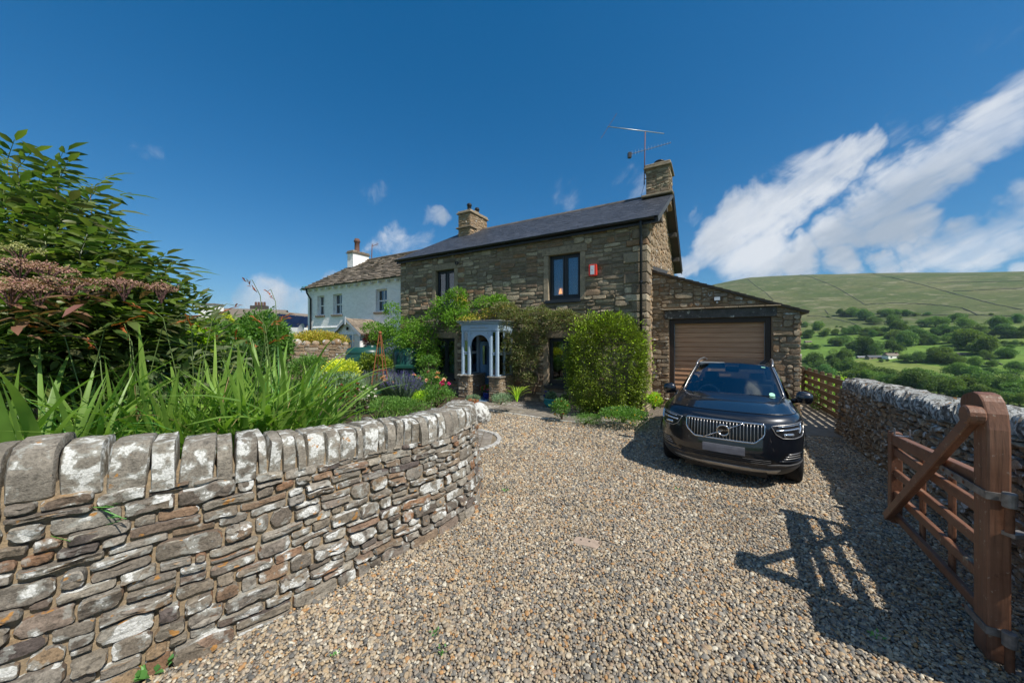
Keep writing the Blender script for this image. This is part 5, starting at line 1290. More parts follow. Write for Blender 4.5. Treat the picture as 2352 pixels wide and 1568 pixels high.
# ------------------------------------------------------------------ board fence beyond the car
planks('fence_wood', (.085, .052, .028), (.16, .105, .06), 2, .6)
FA, FB = G(1850, 921, .02), Vector((7.55, 7.35, 0)); FA.z = 0
FDn = (FB - FA).normalized(); FNn = Vector((-FDn.y, FDn.x, 0))
fe = thing('board_fence', 'brown timber fence of level boards between garage and dry-stone wall', 'fence', tuple(FA))
FI = wm(fe).inverted(); FLn = (FB - FA).length
for z0, z1 in ((.05, .19), (.27, .40), (.49, .62), (.71, .84), (.93, 1.07)):
    MB().prism([(.0, z0), (FLn, z0), (FLn, z1), (.0, z1)], lambda a, b, c: FI @ (FA + FDn * a + FNn * c + Vector((0, 0, b))), -.016, .016).build('board', 'fence_wood', fe, bevel=.004)
for k in range(7):
    a = FLn * (k + .35) / 7
    MB().prism([(a - .055, 0), (a + .055, 0), (a + .055, 1.14), (a - .055, 1.14)], lambda x, b, c: FI @ (FA + FDn * x + FNn * c + Vector((0, 0, b))), .018, .10).build('post', 'fence_wood', fe, bevel=.006)
MB().prism([(-.09, 0), (.03, 0), (.03, 1.15), (-.09, 1.15)], lambda x, b, c: FI @ (FA + FDn * x + FNn * c + Vector((0, 0, b))), -.10, -.018).build('post', 'fence_wood', fe, bevel=.006)
# return of the fence behind the garage corner
f2 = thing('board_fence', 'short mossy length of fence showing at the garage corner', 'fence', tuple(FA + Vector((.2, .5, 0))))
FI2 = wm(f2).inverted(); q0, q1 = FA + Vector((.15, .3, 0)), FA + Vector((-.3, 3.0, 0))
for z0 in (.05, .28, .51, .74, .97): MB().bar(FI2 @ (q0 + Vector((0, 0, z0 + .06))), FI2 @ (q1 + Vector((0, 0, z0 + .06))), .03, .12).build('board', 'fence_wood', f2)
for f in (.1, .5, .9):
    q = FI2 @ q0.lerp(q1, f); MB().box((q.x + .03, q.y - .05, 0), (q.x + .12, q.y + .05, 1.16)).build('post', 'fence_wood', f2)

# ------------------------------------------------------------------ car
m, t = mk('car_paint'); wp_ = t.pos()
fl_ = t.noise(wp_, 900, 1); c = t.mix(t.ramp(fl_, [(.5, 0), (.7, .5)]), (.0035, .0052, .0095), (.009, .013, .022))
dst_ = t.ramp(t.noise(wp_, 60, 3, .6), [(.70, 0), (.76, .35)])
c = t.mix(dst_, c, (.15, .14, .12))
t.out(t.pbr(c, .32, None, .25, .5, 1.0, **{'Coat Roughness': .025, 'Coat IOR': 1.6}))
simple('car_trim', (.045, .045, .047), .6, var=.1, scale=40, bump=.1)
simple('car_black', (.006, .006, .007), .3, var=.05, bump=0)
simple('chrome', (.62, .62, .63), .12, metal=1.0, var=.02, bump=0)
simple('satin_silver', (.40, .39, .38), .35, metal=.85, var=.05, bump=0)
simple('tyre', (.013, .013, .014), .85, var=.15, scale=60, bump=.3)
simple('seat_dark', (.02, .022, .025), .8, var=.1, bump=0)
simple('sun_visor', (.24, .25, .25), .8, var=.05, bump=0)
simple('lamp_dark', (.03, .032, .036), .15, var=.05, bump=0, metal=.4)
simple('plate_grey', (.15, .15, .17), .4, var=.25, scale=9, bump=0)
simple('sticker_green', (.30, .62, .45), .5, var=.03, bump=0)
m, t = mk('lamp_clear'); t.out(t.pbr((.75, .8, .85), .08, metal=.85, **{}))
m, t = mk('car_glass'); fr = t.n('ShaderNodeFresnel', {0: 1.6}).outputs[0]
t.out(t.n('ShaderNodeMixShader', {0: t.m('ADD', t.m('MULTIPLY', fr, 1.6), .08, True), 1: t.n('ShaderNodeBsdfTransparent', {0: (.55, .62, .62, 1)}).outputs[0], 2: t.n('ShaderNodeBsdfGlossy', {0: (.85, .95, 1, 1), 1: .01}).outputs[0]}).outputs[0])

CARP = Vector((2.98, 4.82, 0)); CARY = math.radians(-36.0)
car = thing('parked_car', 'black estate car with chrome slatted grille parked on the gravel', 'car', tuple(CARP), CARY)
ZR = [.235, .27, .33, .40, .48, .56, .63, .70, .78, .86, .93, .985, 1.02, 1.04]
ZY = [.10, .07, .035, .012, .0, .002, .012, .022, .034, .048, .066, .10, .15, .20]
ZW = [.80, .85, .895, .915, .925, .93, .932, .932, .930, .925, .915, .90, .88, .855]
NE, YC = 2.9, .86
def cw(z): return interp(z, ZR, ZW)
def cy(z): return interp(z, ZR, ZY)
def FYs(x, z):
    w = cw(z); k = min(1.0, abs(x) / w); return YC - (YC - cy(z)) * (1 - k ** NE) ** (1 / NE)
def perim(z):
    w, y0 = cw(z), cy(z); P = []
    for a in np.linspace(0, math.pi / 2, 21): P.append((w * math.sin(a) ** (2 / NE), YC - (YC - y0) * max(0, math.cos(a)) ** (2 / NE)))
    for y in (1.0, 1.15, 1.3, 1.45, 1.7, 2.1, 2.6, 3.0, 3.2, 3.35, 3.5, 3.65, 3.8, 3.95, 4.1, 4.25):
        P.append((w + .0 - .06 * smoothstep(3.6, 4.4, y), y))
    P.append((w * .82, 4.40)); P.append((0, 4.42))
    return P
ZF = np.concatenate([np.linspace(.235, .40, 6), np.linspace(.43, .93, 14), np.linspace(.96, 1.04, 5)])
def wrap(zs, name, mat, arch=True):
    m_ = MB()
    for sg in (-1, 1):
        rows = [[(sg * x, y, z) for x, y in perim(z)] for z in zs]; nc = len(rows[0]); fs = []
        for i in range(len(zs) - 1):
            for j in range(nc - 1):
                cyy = (rows[i][j][1] + rows[i][j + 1][1]) / 2; czz = (zs[i] + zs[i + 1]) / 2; cxx = abs(rows[i][j][0] + rows[i][j + 1][0]) / 2
                if cxx > .74 and any((cyy - yc_) ** 2 + (czz - .37) ** 2 < .40 ** 2 for yc_ in (.90, 3.60)): continue
                fs.append((i * nc + j, i * nc + j + 1, (i + 1) * nc + j + 1, (i + 1) * nc + j))
        m_.add([p for r in rows for p in r], fs)
    return m_.build(name, mat, car, smooth=True)
zlow = [z for z in ZF if z <= .3701]
wrap([z for z in ZF if z >= .3601], 'body', 'car_paint')
wrap(np.linspace(.235, .3668, 6), 'lower_trim', 'car_trim')
# bonnet
rows = []
Fc = [(sg * x, y) for sg, it in ((-1, list(reversed(perim(1.04)[:21]))), (1, perim(1.04)[1:21])) for x, y in it]
nu = len(Fc)
for v_ in np.linspace(0, 1, 15):
    row = []
    for (x, y) in Fc:
        u_ = x / .855; xr, yr = u_ * .80, 1.36 - .10 * (1 - u_ * u_)
        e_ = v_ ** .85
        X_, Y_ = x + (xr - x) * e_, y + (yr - y) * v_
        z_ = 1.04 + .098 * math.sin(min(1, v_ * 1.02) * math.pi / 2) + .028 * (1 - u_ ** 2) * min(1, v_ * 3) - .012 * smoothstep(.62, .72, abs(u_)) * min(1, v_ * 4) + .022 * smoothstep(.72, .86, abs(u_)) * (1 - smoothstep(.9, 1, abs(u_))) * min(1, v_ * 4)
        row.append((X_, Y_, z_))
    rows.append(row)
MB().grid(rows).build('bonnet', 'car_paint', car, smooth=True)
MB().tube([(x, y - .004, 1.0425) for x, y in Fc], .0045, 6).build('bonnet_gap', 'car_black', car)
# windscreen, roof, sides, rear
def W3(u, v):      # windscreen: u -1..1, v 0..1 (bottom to top)
    x = u * (.735 + (.575 - .735) * v); y = (1.22 + .20 * u * u) + ((1.97 + .07 * u * u) - (1.22 + .20 * u * u)) * v; z = 1.125 - .02 * u * u + (1.635 - 1.125) * v + .025 * math.sin(v * math.pi) - .035 * u * u * v
    return (x, y, z)
MB().grid([[W3(u, v) for u in np.linspace(-1, 1, 17)] for v in np.linspace(0, 1, 9)]).build('windscreen', 'car_glass', car, smooth=True)
def RF(u, f):
    y = 1.97 + .07 * u * u + f * (3.95 - 1.97); x = u * (.575 + .02 * math.sin(f * math.pi)); z = W3(u, 1)[2] + .055 * math.sin(min(1, f * 1.25) * math.pi * .62) - .03 * f
    return (x, y, z)
MB().grid([[RF(u, f) for u in np.linspace(-1, 1, 15)] for f in np.linspace(0, 1, 13)]).grid([[RF(u, f)[:2] + (RF(u, f)[2] - .05,) for u in np.linspace(-1, 1, 5)] for f in np.linspace(.03, 1, 5)]).build('roof', 'car_paint', car, smooth=True)
for sg in (-1, 1):
    # pillars and side glass
    A0, A1 = Vector(W3(sg, 0)), Vector(W3(sg, 1))
    pts = [A0.lerp(A1, f) + Vector((0, 0, .025 * math.sin(f * math.pi))) for f in np.linspace(0, 1, 7)]
    rows = [[p + Vector((-sg * .03, -.012, .004)), p + Vector((sg * .015, 0, .006)), p + Vector((sg * .055, .05, -.01)), p + Vector((sg * .06, .09, -.03))] for p in pts]
    MB().grid(rows).build('windscreen_pillar', 'car_paint', car, smooth=True)
    MB().tube([p + Vector((sg * .012, -.006, .012)) for p in pts], .009, 6).build('pillar_strip', 'satin_silver', car, smooth=True)
    bl = [(sg * .83, 1.42, 1.09), (sg * .845, 2.1, 1.09), (sg * .845, 3.0, 1.10), (sg * .80, 3.9, 1.14)]
    tp = [tuple(pts[-1] + Vector((sg * .05, .06, -.01))), (sg * .63, 2.5, 1.64), (sg * .63, 3.2, 1.635), (sg * .59, 3.85, 1.59)]
    MB().grid([bl, tp]).build('side_glass', 'car_glass', car, smooth=True)
    MB().grid([[(sg * .80, 3.9, 1.14), (sg * .72, 4.36, 1.08)], [(sg * .59, 3.85, 1.59), (sg * .55, 4.0, 1.59)]]).build('rear_pillar', 'car_paint', car)
    MB().grid([[(sg * .855, 1.3, 1.04), (sg * .855, 2.2, 1.04), (sg * .855, 3.9, 1.04), (sg * .80, 4.35, 1.04)], [(sg * .80, 1.36, 1.115), (sg * .83, 2.1, 1.10), (sg * .82, 3.9, 1.15), (sg * .72, 4.36, 1.10)]]).build('shoulder', 'car_paint', car, smooth=True)
    MB().tube([(sg * .60, 2.06, 1.59), (sg * .605, 2.18, 1.615), (sg * .61, 2.36, 1.64), (sg * .615, 2.7, 1.66), (sg * .615, 3.3, 1.66), (sg * .60, 3.7, 1.61)], [.014, .02, .02, .018, .018, .014], 8).build('roof_rail', 'satin_silver', car, smooth=True)
    # door mirror
    mr = MB().lathe([(.0001, -.115), (.045, -.112), (.068, -.085), (.075, -.02), (.072, .05), (.05, .10), (.0001, .118)], n=16).build('mirror', 'car_paint', car, smooth=True)
    mr.matrix_basis = Matrix.Translation((sg * 1.0, 1.56, 1.135)) @ Matrix.Rotation(sg * math.radians(8), 4, 'Y') @ Matrix.Rotation(math.radians(90), 4, 'Y') @ Matrix.Diagonal((1.35, 1.0, .95, 1))
    MB().tube([(sg * .83, 1.60, 1.06), (sg * .93, 1.58, 1.08)], [.04, .03], 8).build('mirror_arm', 'car_black', car, smooth=True)
    # wheels
    for yw in (.90, 3.60):
        prof = [(.24, -.105), (.30, -.118), (.345, -.11), (.362, -.085), (.366, -.03), (.366, .03), (.362, .085), (.345, .11), (.30, .118), (.24, .105)]
        wv_ = MB().lathe(prof, n=36).build('wheel', 'tyre', car, smooth=True)
        wv_.matrix_basis = Matrix.Translation((sg * .80, yw, .364)) @ Matrix.Rotation(math.pi / 2, 4, 'Y')
        MB().lathe([(.245, .10), (.235, .085), (.06, .07), (.0001, .075)], n=20).build('rim', 'satin_silver', wv_, smooth=False)
        for zz in (-.055, 0, .055): MB().lathe([(.3675, zz - .012), (.3695, zz - .010), (.3695, zz + .010), (.3675, zz + .012)], n=36).build('tread_rib', 'tyre', wv_)
    # wheel-house lining
    m_ = MB().box((sg * .55 - .13, .46, .18), (sg * .55 + .13, 1.34, .80)).box((sg * .55 - .13, 3.16, .18), (sg * .55 + .13, 4.04, .80)); m_.build('wheel_housing', 'car_black', car)
    # arch trim
    for yw in (.90, 3.60):
        rr0 = [[(sg * (cw(max(.26, .37 + .40 * math.sin(a))) + .006), yw + .40 * math.cos(a), .37 + .40 * math.sin(a)), (sg * (cw(max(.26, .37 + .45 * math.sin(a))) + .008), yw + .455 * math.cos(a), .37 + .455 * math.sin(a))] for a in np.linspace(-.25, math.pi * .86, 20)]
        MB().grid(rr0).build('arch_trim', 'car_trim', car, smooth=True)
# inside
MB().box((-.78, 1.36, .40), (.78, 4.2, .55)).build('floor_pan', 'car_black', car)
MB().box((-.74, 1.42, .80), (.74, 1.85, 1.06)).build('dashboard', 'seat_dark', car, bevel=.06, seg=3)
MB().box((-.5, .12, .2), (.5, 4.3, .62)).build('engine_bay', 'car_black', car)
for sx in (-.38, .38):
    MB().box((sx - .24, 2.35, .55), (sx + .24, 2.5, 1.22)).build('seat', 'seat_dark', car, bevel=.06, seg=3); MB().box((sx - .13, 2.42, 1.25), (sx + .13, 2.5, 1.42)).build('headrest', 'seat_dark', car, bevel=.04, seg=2)
MB().box((-.66, 3.3, .55), (.66, 3.45, 1.22)).build('rear_seat', 'seat_dark', car, bevel=.06, seg=3)
MB().tube([(-.38 + .18 * math.cos(a), 1.92 + .06 * math.sin(a), 1.02 + .17 * math.sin(a)) for a in np.linspace(0, 2 * math.pi, 25)], .016, 8, caps=False).build('steering_wheel', 'plastic_grey', car, smooth=True)
MB().box((-.55, 2.03, 1.52), (-.12, 2.06, 1.64)).build('sun_visor', 'sun_visor', car, bevel=.012)
MB().box((-.11, 1.90, 1.47), (.11, 1.99, 1.58)).build('rear_view_mirror', 'car_black', car, bevel=.03, seg=2)
MB().box((.1, 2.05, 1.52), (.5, 2.07, 1.62)).build('sun_visor', 'car_trim', car, bevel=.012)
MB().grid([[(-.60, 4.05, 1.10), (.60, 4.05, 1.10)], [(-.52, 3.98, 1.56), (.52, 3.98, 1.56)]]).build('rear_window', 'car_glass', car)
MB().grid([[(-.72, 4.36, 1.04), (.72, 4.36, 1.04)], [(-.64, 4.06, 1.12), (.64, 4.06, 1.12)]]).build('tailgate', 'car_paint', car)
# shapes laid on the nose
def patch(outline, off, name, mat, rings=(1, .8, .55, .3), rim=0.0, smooth=True):
    n = len(outline); cx_ = sum(p[0] for p in outline) / n; cz_ = sum(p[1] for p in outline) / n; vs = []
    if rim:
        vs += [(x, FYs(x, z) + .02, z) for x, z in outline]
    for f in rings: vs += [(cx_ + (x - cx_) * f, FYs(cx_ + (x - cx_) * f, cz_ + (z - cz_) * f) - off, cz_ + (z - cz_) * f) for x, z in outline]
    vs.append((cx_, FYs(cx_, cz_) - off, cz_)); nr = len(rings) + (1 if rim else 0)
    fs = [(i * n + k, i * n + (k + 1) % n, (i + 1) * n + (k + 1) % n, (i + 1) * n + k) for i in range(nr - 1) for k in range(n)] + [((nr - 1) * n + k, (nr - 1) * n + (k + 1) % n, len(vs) - 1) for k in range(n)]
    return MB().add(vs, fs).build(name, mat, car, smooth=smooth)
def dens(ol, k=3): 
    o = []
    for i in range(len(ol)):
        a, b = ol[i], ol[(i + 1) % len(ol)]; o += [(a[0] + (b[0] - a[0]) * j / k, a[1] + (b[1] - a[1]) * j / k) for j in range(k)]
    return o
def line(pts, r, name, mat, off=.006, closed=False, parent=None):
    pts = dens(pts, 4) if closed else [(a[0] + (b[0] - a[0]) * j / 5, a[1] + (b[1] - a[1]) * j / 5) for a, b in zip(pts[:-1], pts[1:]) for j in range(5)] + [pts[-1]]
    if closed: pts = pts + pts[:2]
    return MB().tube([(x, FYs(x, z) - off, z) for x, z in pts], r, 8).build(name, mat, parent or car, smooth=True)
gz0, gz1 = .665, .925
gol = [(-.475, .90), (-.455, .925), (.455, .925), (.475, .90), (.475, .80), (.455, .755), (.375, .68), (.35, .668), (-.35, .668), (-.375, .68), (-.455, .755), (-.475, .80)]
grl = patch(dens(gol), .004, 'grille', 'car_black')
line(gol, .0125, 'grille_frame', 'chrome', .010, True, grl)
for k in range(23):
    x = -.44 + .88 * k / 22; zb_ = .672 if abs(x) < .36 else .672 + (abs(x) - .36) * 1.0; zt_ = .918
    pts = [(x, FYs(x, zb_ + (zt_ - zb_) * f) - .012 - .010 * math.sin(f * math.pi) , zb_ + (zt_ - zb_) * f) for f in np.linspace(0, 1, 6)]
    MB().tube(pts, .0055, 6).build('grille_bar', 'satin_silver', grl, smooth=True)
line([(-.245, .672), (.245, .92)], .0085, 'diagonal_bar', 'chrome', .026, parent=grl)
bz = .797; by_ = FYs(0, bz) - .034
bd = MB().lathe([(.0001, 0), (.064, 0)], n=28).build('badge', 'car_black', grl); bd.matrix_basis = Matrix.Translation((0, by_, bz)) @ Matrix.Rotation(math.pi / 2, 4, 'X')
MB().tube([(.072 * math.cos(a), .072 * math.sin(a), .0) for a in np.linspace(0, 2 * math.pi, 33)], .012, 8, caps=False).build('badge_ring', 'chrome', bd, smooth=True)
tx = bpy.data.curves.new('badge_lettering', 'FONT'); tx.body = 'VOLVO'; tx.size = .036; tx.align_x = 'CENTER'; tx.align_y = 'CENTER'; tx.extrude = .001; tx.materials.append(MATS['chrome'])
_tmp = bpy.data.objects.new('badge_lettering', tx); to = bpy.data.objects.new('badge_lettering', bpy.data.meshes.new_from_object(_tmp)); bpy.data.objects.remove(_tmp); COL.objects.link(to); to.parent = bd; to.location = (0, 0, .004); to.scale = (1.0, .85, 1)
for sg in (-1, 1):
    hol = [(.545, .905), (.62, .918), (.74, .93), (.85, .945), (.885, .945), (.908, .90), (.905, .80), (.885, .765), (.80, .748), (.67, .755), (.60, .80)]
    hl_ = patch([(sg * x, z) for x, z in dens(hol, 2)], .004, 'headlight', 'lamp_dark')
    line([(sg * x, z) for x, z in hol], .006, 'lamp_rim', 'satin_silver', .004, True, hl_)
    line([(sg * .60, .853), (sg * .72, .862), (sg * .85, .875)], .012, 'running_light', 'lamp_clear', .012, parent=hl_)
    line([(sg * .862, .935), (sg * .868, .875), (sg * .855, .81)], .013, 'running_light', 'lamp_clear', .012, parent=hl_)
    line([(sg * .68, .80), (sg * .78, .80)], .020, 'projector', 'lamp_clear', .004, parent=hl_)
    line([(sg * .62, .90), (sg * .84, .925)], .006, 'indicator', 'lamp_clear', .008, parent=hl_)
    fol = [(.62, .46), (.66, .44), (.845, .45), (.875, .47), (.875, .56), (.84, .575), (.70, .565)]
    fg = patch([(sg * x, z) for x, z in dens(fol, 2)], .003, 'air_intake', 'car_black')
    for zz, x0 in ((.485, .68), (.515, .70), (.545, .73)): line([(sg * x0, zz), (sg * .86, zz + .005)], .006, 'intake_slat', 'satin_silver', .006, parent=fg)
    line([(sg * .63, .455), (sg * .84, .452), (sg * .872, .475), (sg * .872, .555)], .009, 'intake_trim', 'car_paint', .007, parent=fg)
    line([(sg * .50, .385), (sg * .62, .40), (sg * .74, .395), (sg * .90, .41)], .010, 'bumper_edge', 'car_trim', .004)
li = patch(dens([(-.52, .385), (.52, .385), (.60, .46), (.56, .475), (-.56, .475), (-.60, .46)]), .003, 'lower_grille', 'car_black')
for zz in (.40, .425, .45): line([(-.54, zz), (.54, zz)], .005, 'grille_slat', 'car_trim', .006, parent=li)
patch(dens([(-.60, .262), (.60, .262), (.65, .325), (-.65, .325)]), .012, 'skid_plate', 'satin_silver', rim=1)
patch(dens([(-.255, .485), (.255, .485), (.255, .595), (-.255, .595)]), .022, 'number_plate', 'plate_grey', rim=1, smooth=False)
# bonnet shut line, wipers, sticker, washer jets
for (x0, y0, x1, y1) in ((-.62, 1.17, .02, 1.285), (-.02, 1.19, .60, 1.28)):
    MB().tube([(x0, y0 + .11, 1.125), ((x0 + x1) / 2, (y0 + y1) / 2 + .02, 1.16), (x1, y1 - .02, 1.155)], .009, 6).build('wiper', 'car_black', car)
for u in (-.28, .50):
    q = Vector(W3(u, .01)); MB().box((q.x - .05, q.y - .05, q.z + .0), (q.x + .05, q.y + .0, q.z + .022)).build('wiper_cap', 'plastic_grey', car, bevel=.008)
us, vs_ = np.linspace(0, 2 * math.pi, 17)[:-1], None
MB().add([tuple(Vector(W3(.81 + .055 * math.cos(a), .09 + .05 * math.sin(a))) + Vector((0, -.008, .006))) for a in us], [tuple(range(16))]).build('windscreen_sticker', 'sticker_green', car)
MB().add([tuple(Vector(W3(.80 + dx, .93 + dv)) + Vector((0, -.008, .006))) for dx, dv in ((-.05, -.012), (.05, -.012), (.05, .012), (-.05, .012))], [(0, 1, 2, 3)]).build('windscreen_sticker', 'sticker_green', car)
MB().grid([[(u * .80, 1.31 - .10 * (1 - u * u) + .02, 1.118), (u * .78, 1.36 - .10 * (1 - u * u) + .08, 1.11)] for u in np.linspace(-1, 1, 11)]).build('scuttle', 'car_black', car)
# ------------------------------------------------------------------ leaves
def unit(a): return a / np.maximum(1e-9, np.linalg.norm(a, axis=1, keepdims=True))
def leafset(P, D, L, Wd, rs, fold=.18, flat=.5, big=False):
    """real leaf blades: folded along the midrib"""
    n = len(P); D = unit(D); up = np.array([[0, 0, 1.0]]) + rs.normal(0, flat, (n, 3))
    S = unit(np.cross(D, up)); N = unit(np.cross(S, D)); L = np.broadcast_to(np.asarray(L, float), (n,))[:, None]; Wd = np.broadcast_to(np.asarray(Wd, float), (n,))[:, None]
    if not big:
        V = np.stack([P, P + D * L * .45 + S * Wd * .5 + N * Wd * fold, P + D * L - N * L * .10, P + D * L * .45 - S * Wd * .5 + N * Wd * fold], 1).reshape(-1, 3)
        b = np.arange(n)[:, None] * 4; F = np.concatenate([b + [[0, 2, 1]], b + [[0, 3, 2]]])
        return V, F
    c = lambda t, s, h: P + D * L * t + S * Wd * s + N * (Wd * h - L * .22 * t * t)
    V = np.stack([c(0, 0, 0), c(.28, .40, fold), c(.28, 0, 0), c(.28, -.40, fold), c(.62, .46, fold), c(.62, 0, 0), c(.62, -.46, fold), c(1, 0, 0)], 1).reshape(-1, 3)
    b = np.arange(n)[:, None] * 8
    F = np.concatenate([b + [t_] for t_ in ([0, 2, 1], [0, 3, 2], [1, 2, 5], [1, 5, 4], [2, 3, 6], [2, 6, 5], [4, 5, 7], [5, 6, 7])])
    return V, F
def cat(sets):
    Vs, Fs, o = [], [], 0
    for V, F in sets: Vs.append(V); Fs.append(F + o); o += len(V)
    return np.concatenate(Vs), np.concatenate(Fs)
def lobes(rs, ells, n, shell=.72, power=2.0, lump=.25, lf=3.0, below=.25):
    """points and outward directions over a union of lumpy ellipsoids; ells: (centre, radii)"""
    area = np.array([r[0] * r[1] + r[1] * r[2] + r[0] * r[2] for c, r in ells]); area = area / area.sum(); Ps, Ds = [], []
    for (c, r), a in zip(ells, area):
        k = max(4, int(n * a)); d = unit(rs.normal(size=(k * 2, 3))); d = d[(d[:, 2] > -below) | (rs.rand(len(d)) < .25)][:k]
        if power != 2.0:
            d = d / (np.abs(d) ** power).sum(1, keepdims=True) ** (1 / power)
        c = np.array(c); r = np.array(r)
        f = np.array([1 + lump * mnoise.noise(Vector((v[0] * lf + c[0], v[1] * lf + c[1], v[2] * lf + c[2]))) + lump * .5 * mnoise.noise(Vector((v[0] * lf * 2.7, v[1] * lf * 2.7 + c[2], v[2] * lf * 2.7))) for v in d])
        rad = shell + (1 - shell) * np.sqrt(rs.rand(len(d)))
        Ps.append(c + d * r * (rad * f)[:, None]); Ds.append(unit(d / r))
    return np.concatenate(Ps), np.concatenate(Ds)
def foliage(name, parent, P, D, L, W_, mat, rs, out=.6, up=.3, jit=.7, big=False, world=True, fold=.18, flat=.5, kind=True):
    n = len(P); Dn = D * out + np.array([[0, 0, up]]) + rs.normal(0, jit, (n, 3)) * .6
    l = L * rs.uniform(.6, 1.25, n); V, F = leafset(P, Dn, l, l * W_, rs, fold, flat, big)
    if world and parent is not None: V = V - np.array(parent.location)
    o = npmesh(name, V, F, mat, parent)
    if kind: o['kind'] = 'stuff'
    return o
def stems(parent, base, tips, r, mat, name='stem', rg=R, join=False, sag=.0):
    base = Vector(base); m_ = MB()
    for tp in tips:
        tp = Vector(tp); mid = base.lerp(tp, .5) + Vector((rg.uniform(-.1, .1), rg.uniform(-.1, .1), sag + rg.uniform(0, .12))) * (tp - base).length
        pts = [base, base.lerp(mid, .5) + Vector((0, 0, .03)), mid, mid.lerp(tp, .6), tp]
        if not join: m_ = MB()
        m_.tube([p - parent.location for p in pts], [r, r * .8, r * .6, r * .42, r * .25], 6)
        if not join: m_.build(name, mat, parent, smooth=True)
    if join: m_.build(name, mat, parent, smooth=True)
def shrub(name, label, cat_, base, ells, n, L, W_, mat, seed, stem_mat='bark', group=None, nst=5, part='foliage', **kw):
    rs = np.random.RandomState(seed); t_ = thing(name, label, cat_, tuple(base), group=group)
    lk = {k: kw.pop(k) for k in ('shell', 'power', 'lump', 'lf', 'below') if k in kw}
    P, D = lobes(rs, ells, n, **lk)
    foliage(part, t_, P, D, L, W_, mat, rs, **kw)
    if nst:
        rg_ = random.Random(seed); tips = [tuple(P[rg_.randrange(len(P))]) for _ in range(nst)]
        stems(t_, base, tips, .02 + .012 * ells[0][1][2], stem_mat, rg=rg_)
    return t_, rs, P, D
def blooms(t_, pts, r, mat, seed, name='flower', petals=14, up=True):
    """each bloom a small rosette of cupped petals"""
    rs = np.random.RandomState(seed); src = {}
    for k in range(4):
        Ps = np.zeros((petals, 3)); a = rs.uniform(0, 6.28, petals); el = rs.uniform(-.1, 1.2, petals)
        D = np.stack([np.cos(a) * np.cos(el), np.sin(a) * np.cos(el), np.sin(el)], 1); V, F = leafset(Ps, D, r * rs.uniform(.8, 1.1, petals), r * .95, rs, .35, .2, True)
        src[k] = (V, F)
    mes = {}
    for i, p in enumerate(pts):
        k = i % 4
        if k not in mes:
            o = npmesh(name, src[k][0], src[k][1], mat, t_); mes[k] = o.data
        else:
            o = bpy.data.objects.new(name, mes[k]); COL.objects.link(o); o.parent = t_
        o.location = Vector(p) - t_.location; o.rotation_euler = (rs.uniform(-.5, .5), rs.uniform(-.5, .5), rs.uniform(0, 6.28))

# ------------------------------------------------------------------ elder shrub, far left
rs = np.random.RandomState(40)
eb = Vector((-4.9, 3.75, .72))
el = thing('elder_shrub', 'tall elder shrub with dark pointed leaves and purple flower heads behind the wall', 'shrub', tuple(eb))
def compound(seed, L=.33, prs=3, lw=.34):
    r_ = np.random.RandomState(seed); P, D, Ls = [], [], []
    for k in range(prs):
        t = .22 + .27 * k
        for sg in (-1, 1): P.append((0, L * t, .0)); D.append((sg * .95, .55, -.12 + r_.normal(0, .1))); Ls.append(L * .55)
    P.append((0, L * .9, 0)); D.append((0, 1, -.15)); Ls.append(L * .68)
    V, F = leafset(np.array(P, float), np.array(D, float), np.array(Ls), np.array(Ls) * lw, r_, .16, .12, True)
    # rachis
    a = np.array([[-.004, 0, 0], [.004, 0, 0], [.003, L * .92, 0], [-.003, L * .92, 0]]); F2 = np.array([[0, 1, 2], [0, 2, 3]])
    V[:, 2] -= .35 * (V[:, 1] / L) ** 2 * L * .4
    return cat([(V, F), (a, F2)])
emesh = []
for k in range(6):
    V, F = compound(50 + k); o = npmesh('leaf', V, F, 'leaf_elder'); emesh.append((o.data, V, F)); bpy.data.objects.remove(o)
def erad(px, py, Z): return AT(px, py, Z)
# shoots: tips traced over the crown's outline and through its body, at their own depths
tips = [(30, 330, 3.9), (55, 345, 3.5), (140, 350, 3.9), (150, 375, 3.5), (255, 400, 3.9), (235, 440, 3.5), (90, 410, 3.2), (20, 430, 3.1), (180, 470, 3.2), (270, 480, 3.7), (290, 520, 3.4), (230, 540, 3.1), (120, 520, 3.0),
        (40, 540, 2.9), (340, 560, 3.6), (395, 580, 3.8), (420, 590, 3.5), (360, 620, 3.3), (300, 610, 3.1), (430, 640, 3.6), (400, 680, 3.4), (330, 690, 3.1), (230, 640, 2.9), (150, 610, 2.9), (70, 640, 2.75), (10, 610, 3.0),
        (420, 720, 3.5), (370, 750, 3.3), (290, 740, 3.0), (200, 720, 2.85), (110, 700, 2.7), (30, 720, 2.65), (340, 810, 3.2), (250, 800, 2.95), (160, 790, 2.75), (70, 800, 2.6), (10, 820, 2.6), (280, 860, 3.0), (190, 870, 2.8), (100, 880, 2.65), (30, 890, 2.55),
        (-60, 420, 3.6), (-120, 560, 3.2), (-140, 680, 3.0), (-100, 820, 2.8), (-40, 480, 4.2), (120, 440, 4.3), (200, 500, 4.3), (310, 560, 4.2), (380, 650, 4.2), (60, 560, 4.2), (240, 680, 4.0), (120, 650, 3.9), (330, 760, 3.9), (200, 800, 3.7), (60, 770, 3.6)]
rge = random.Random(9); placed = []
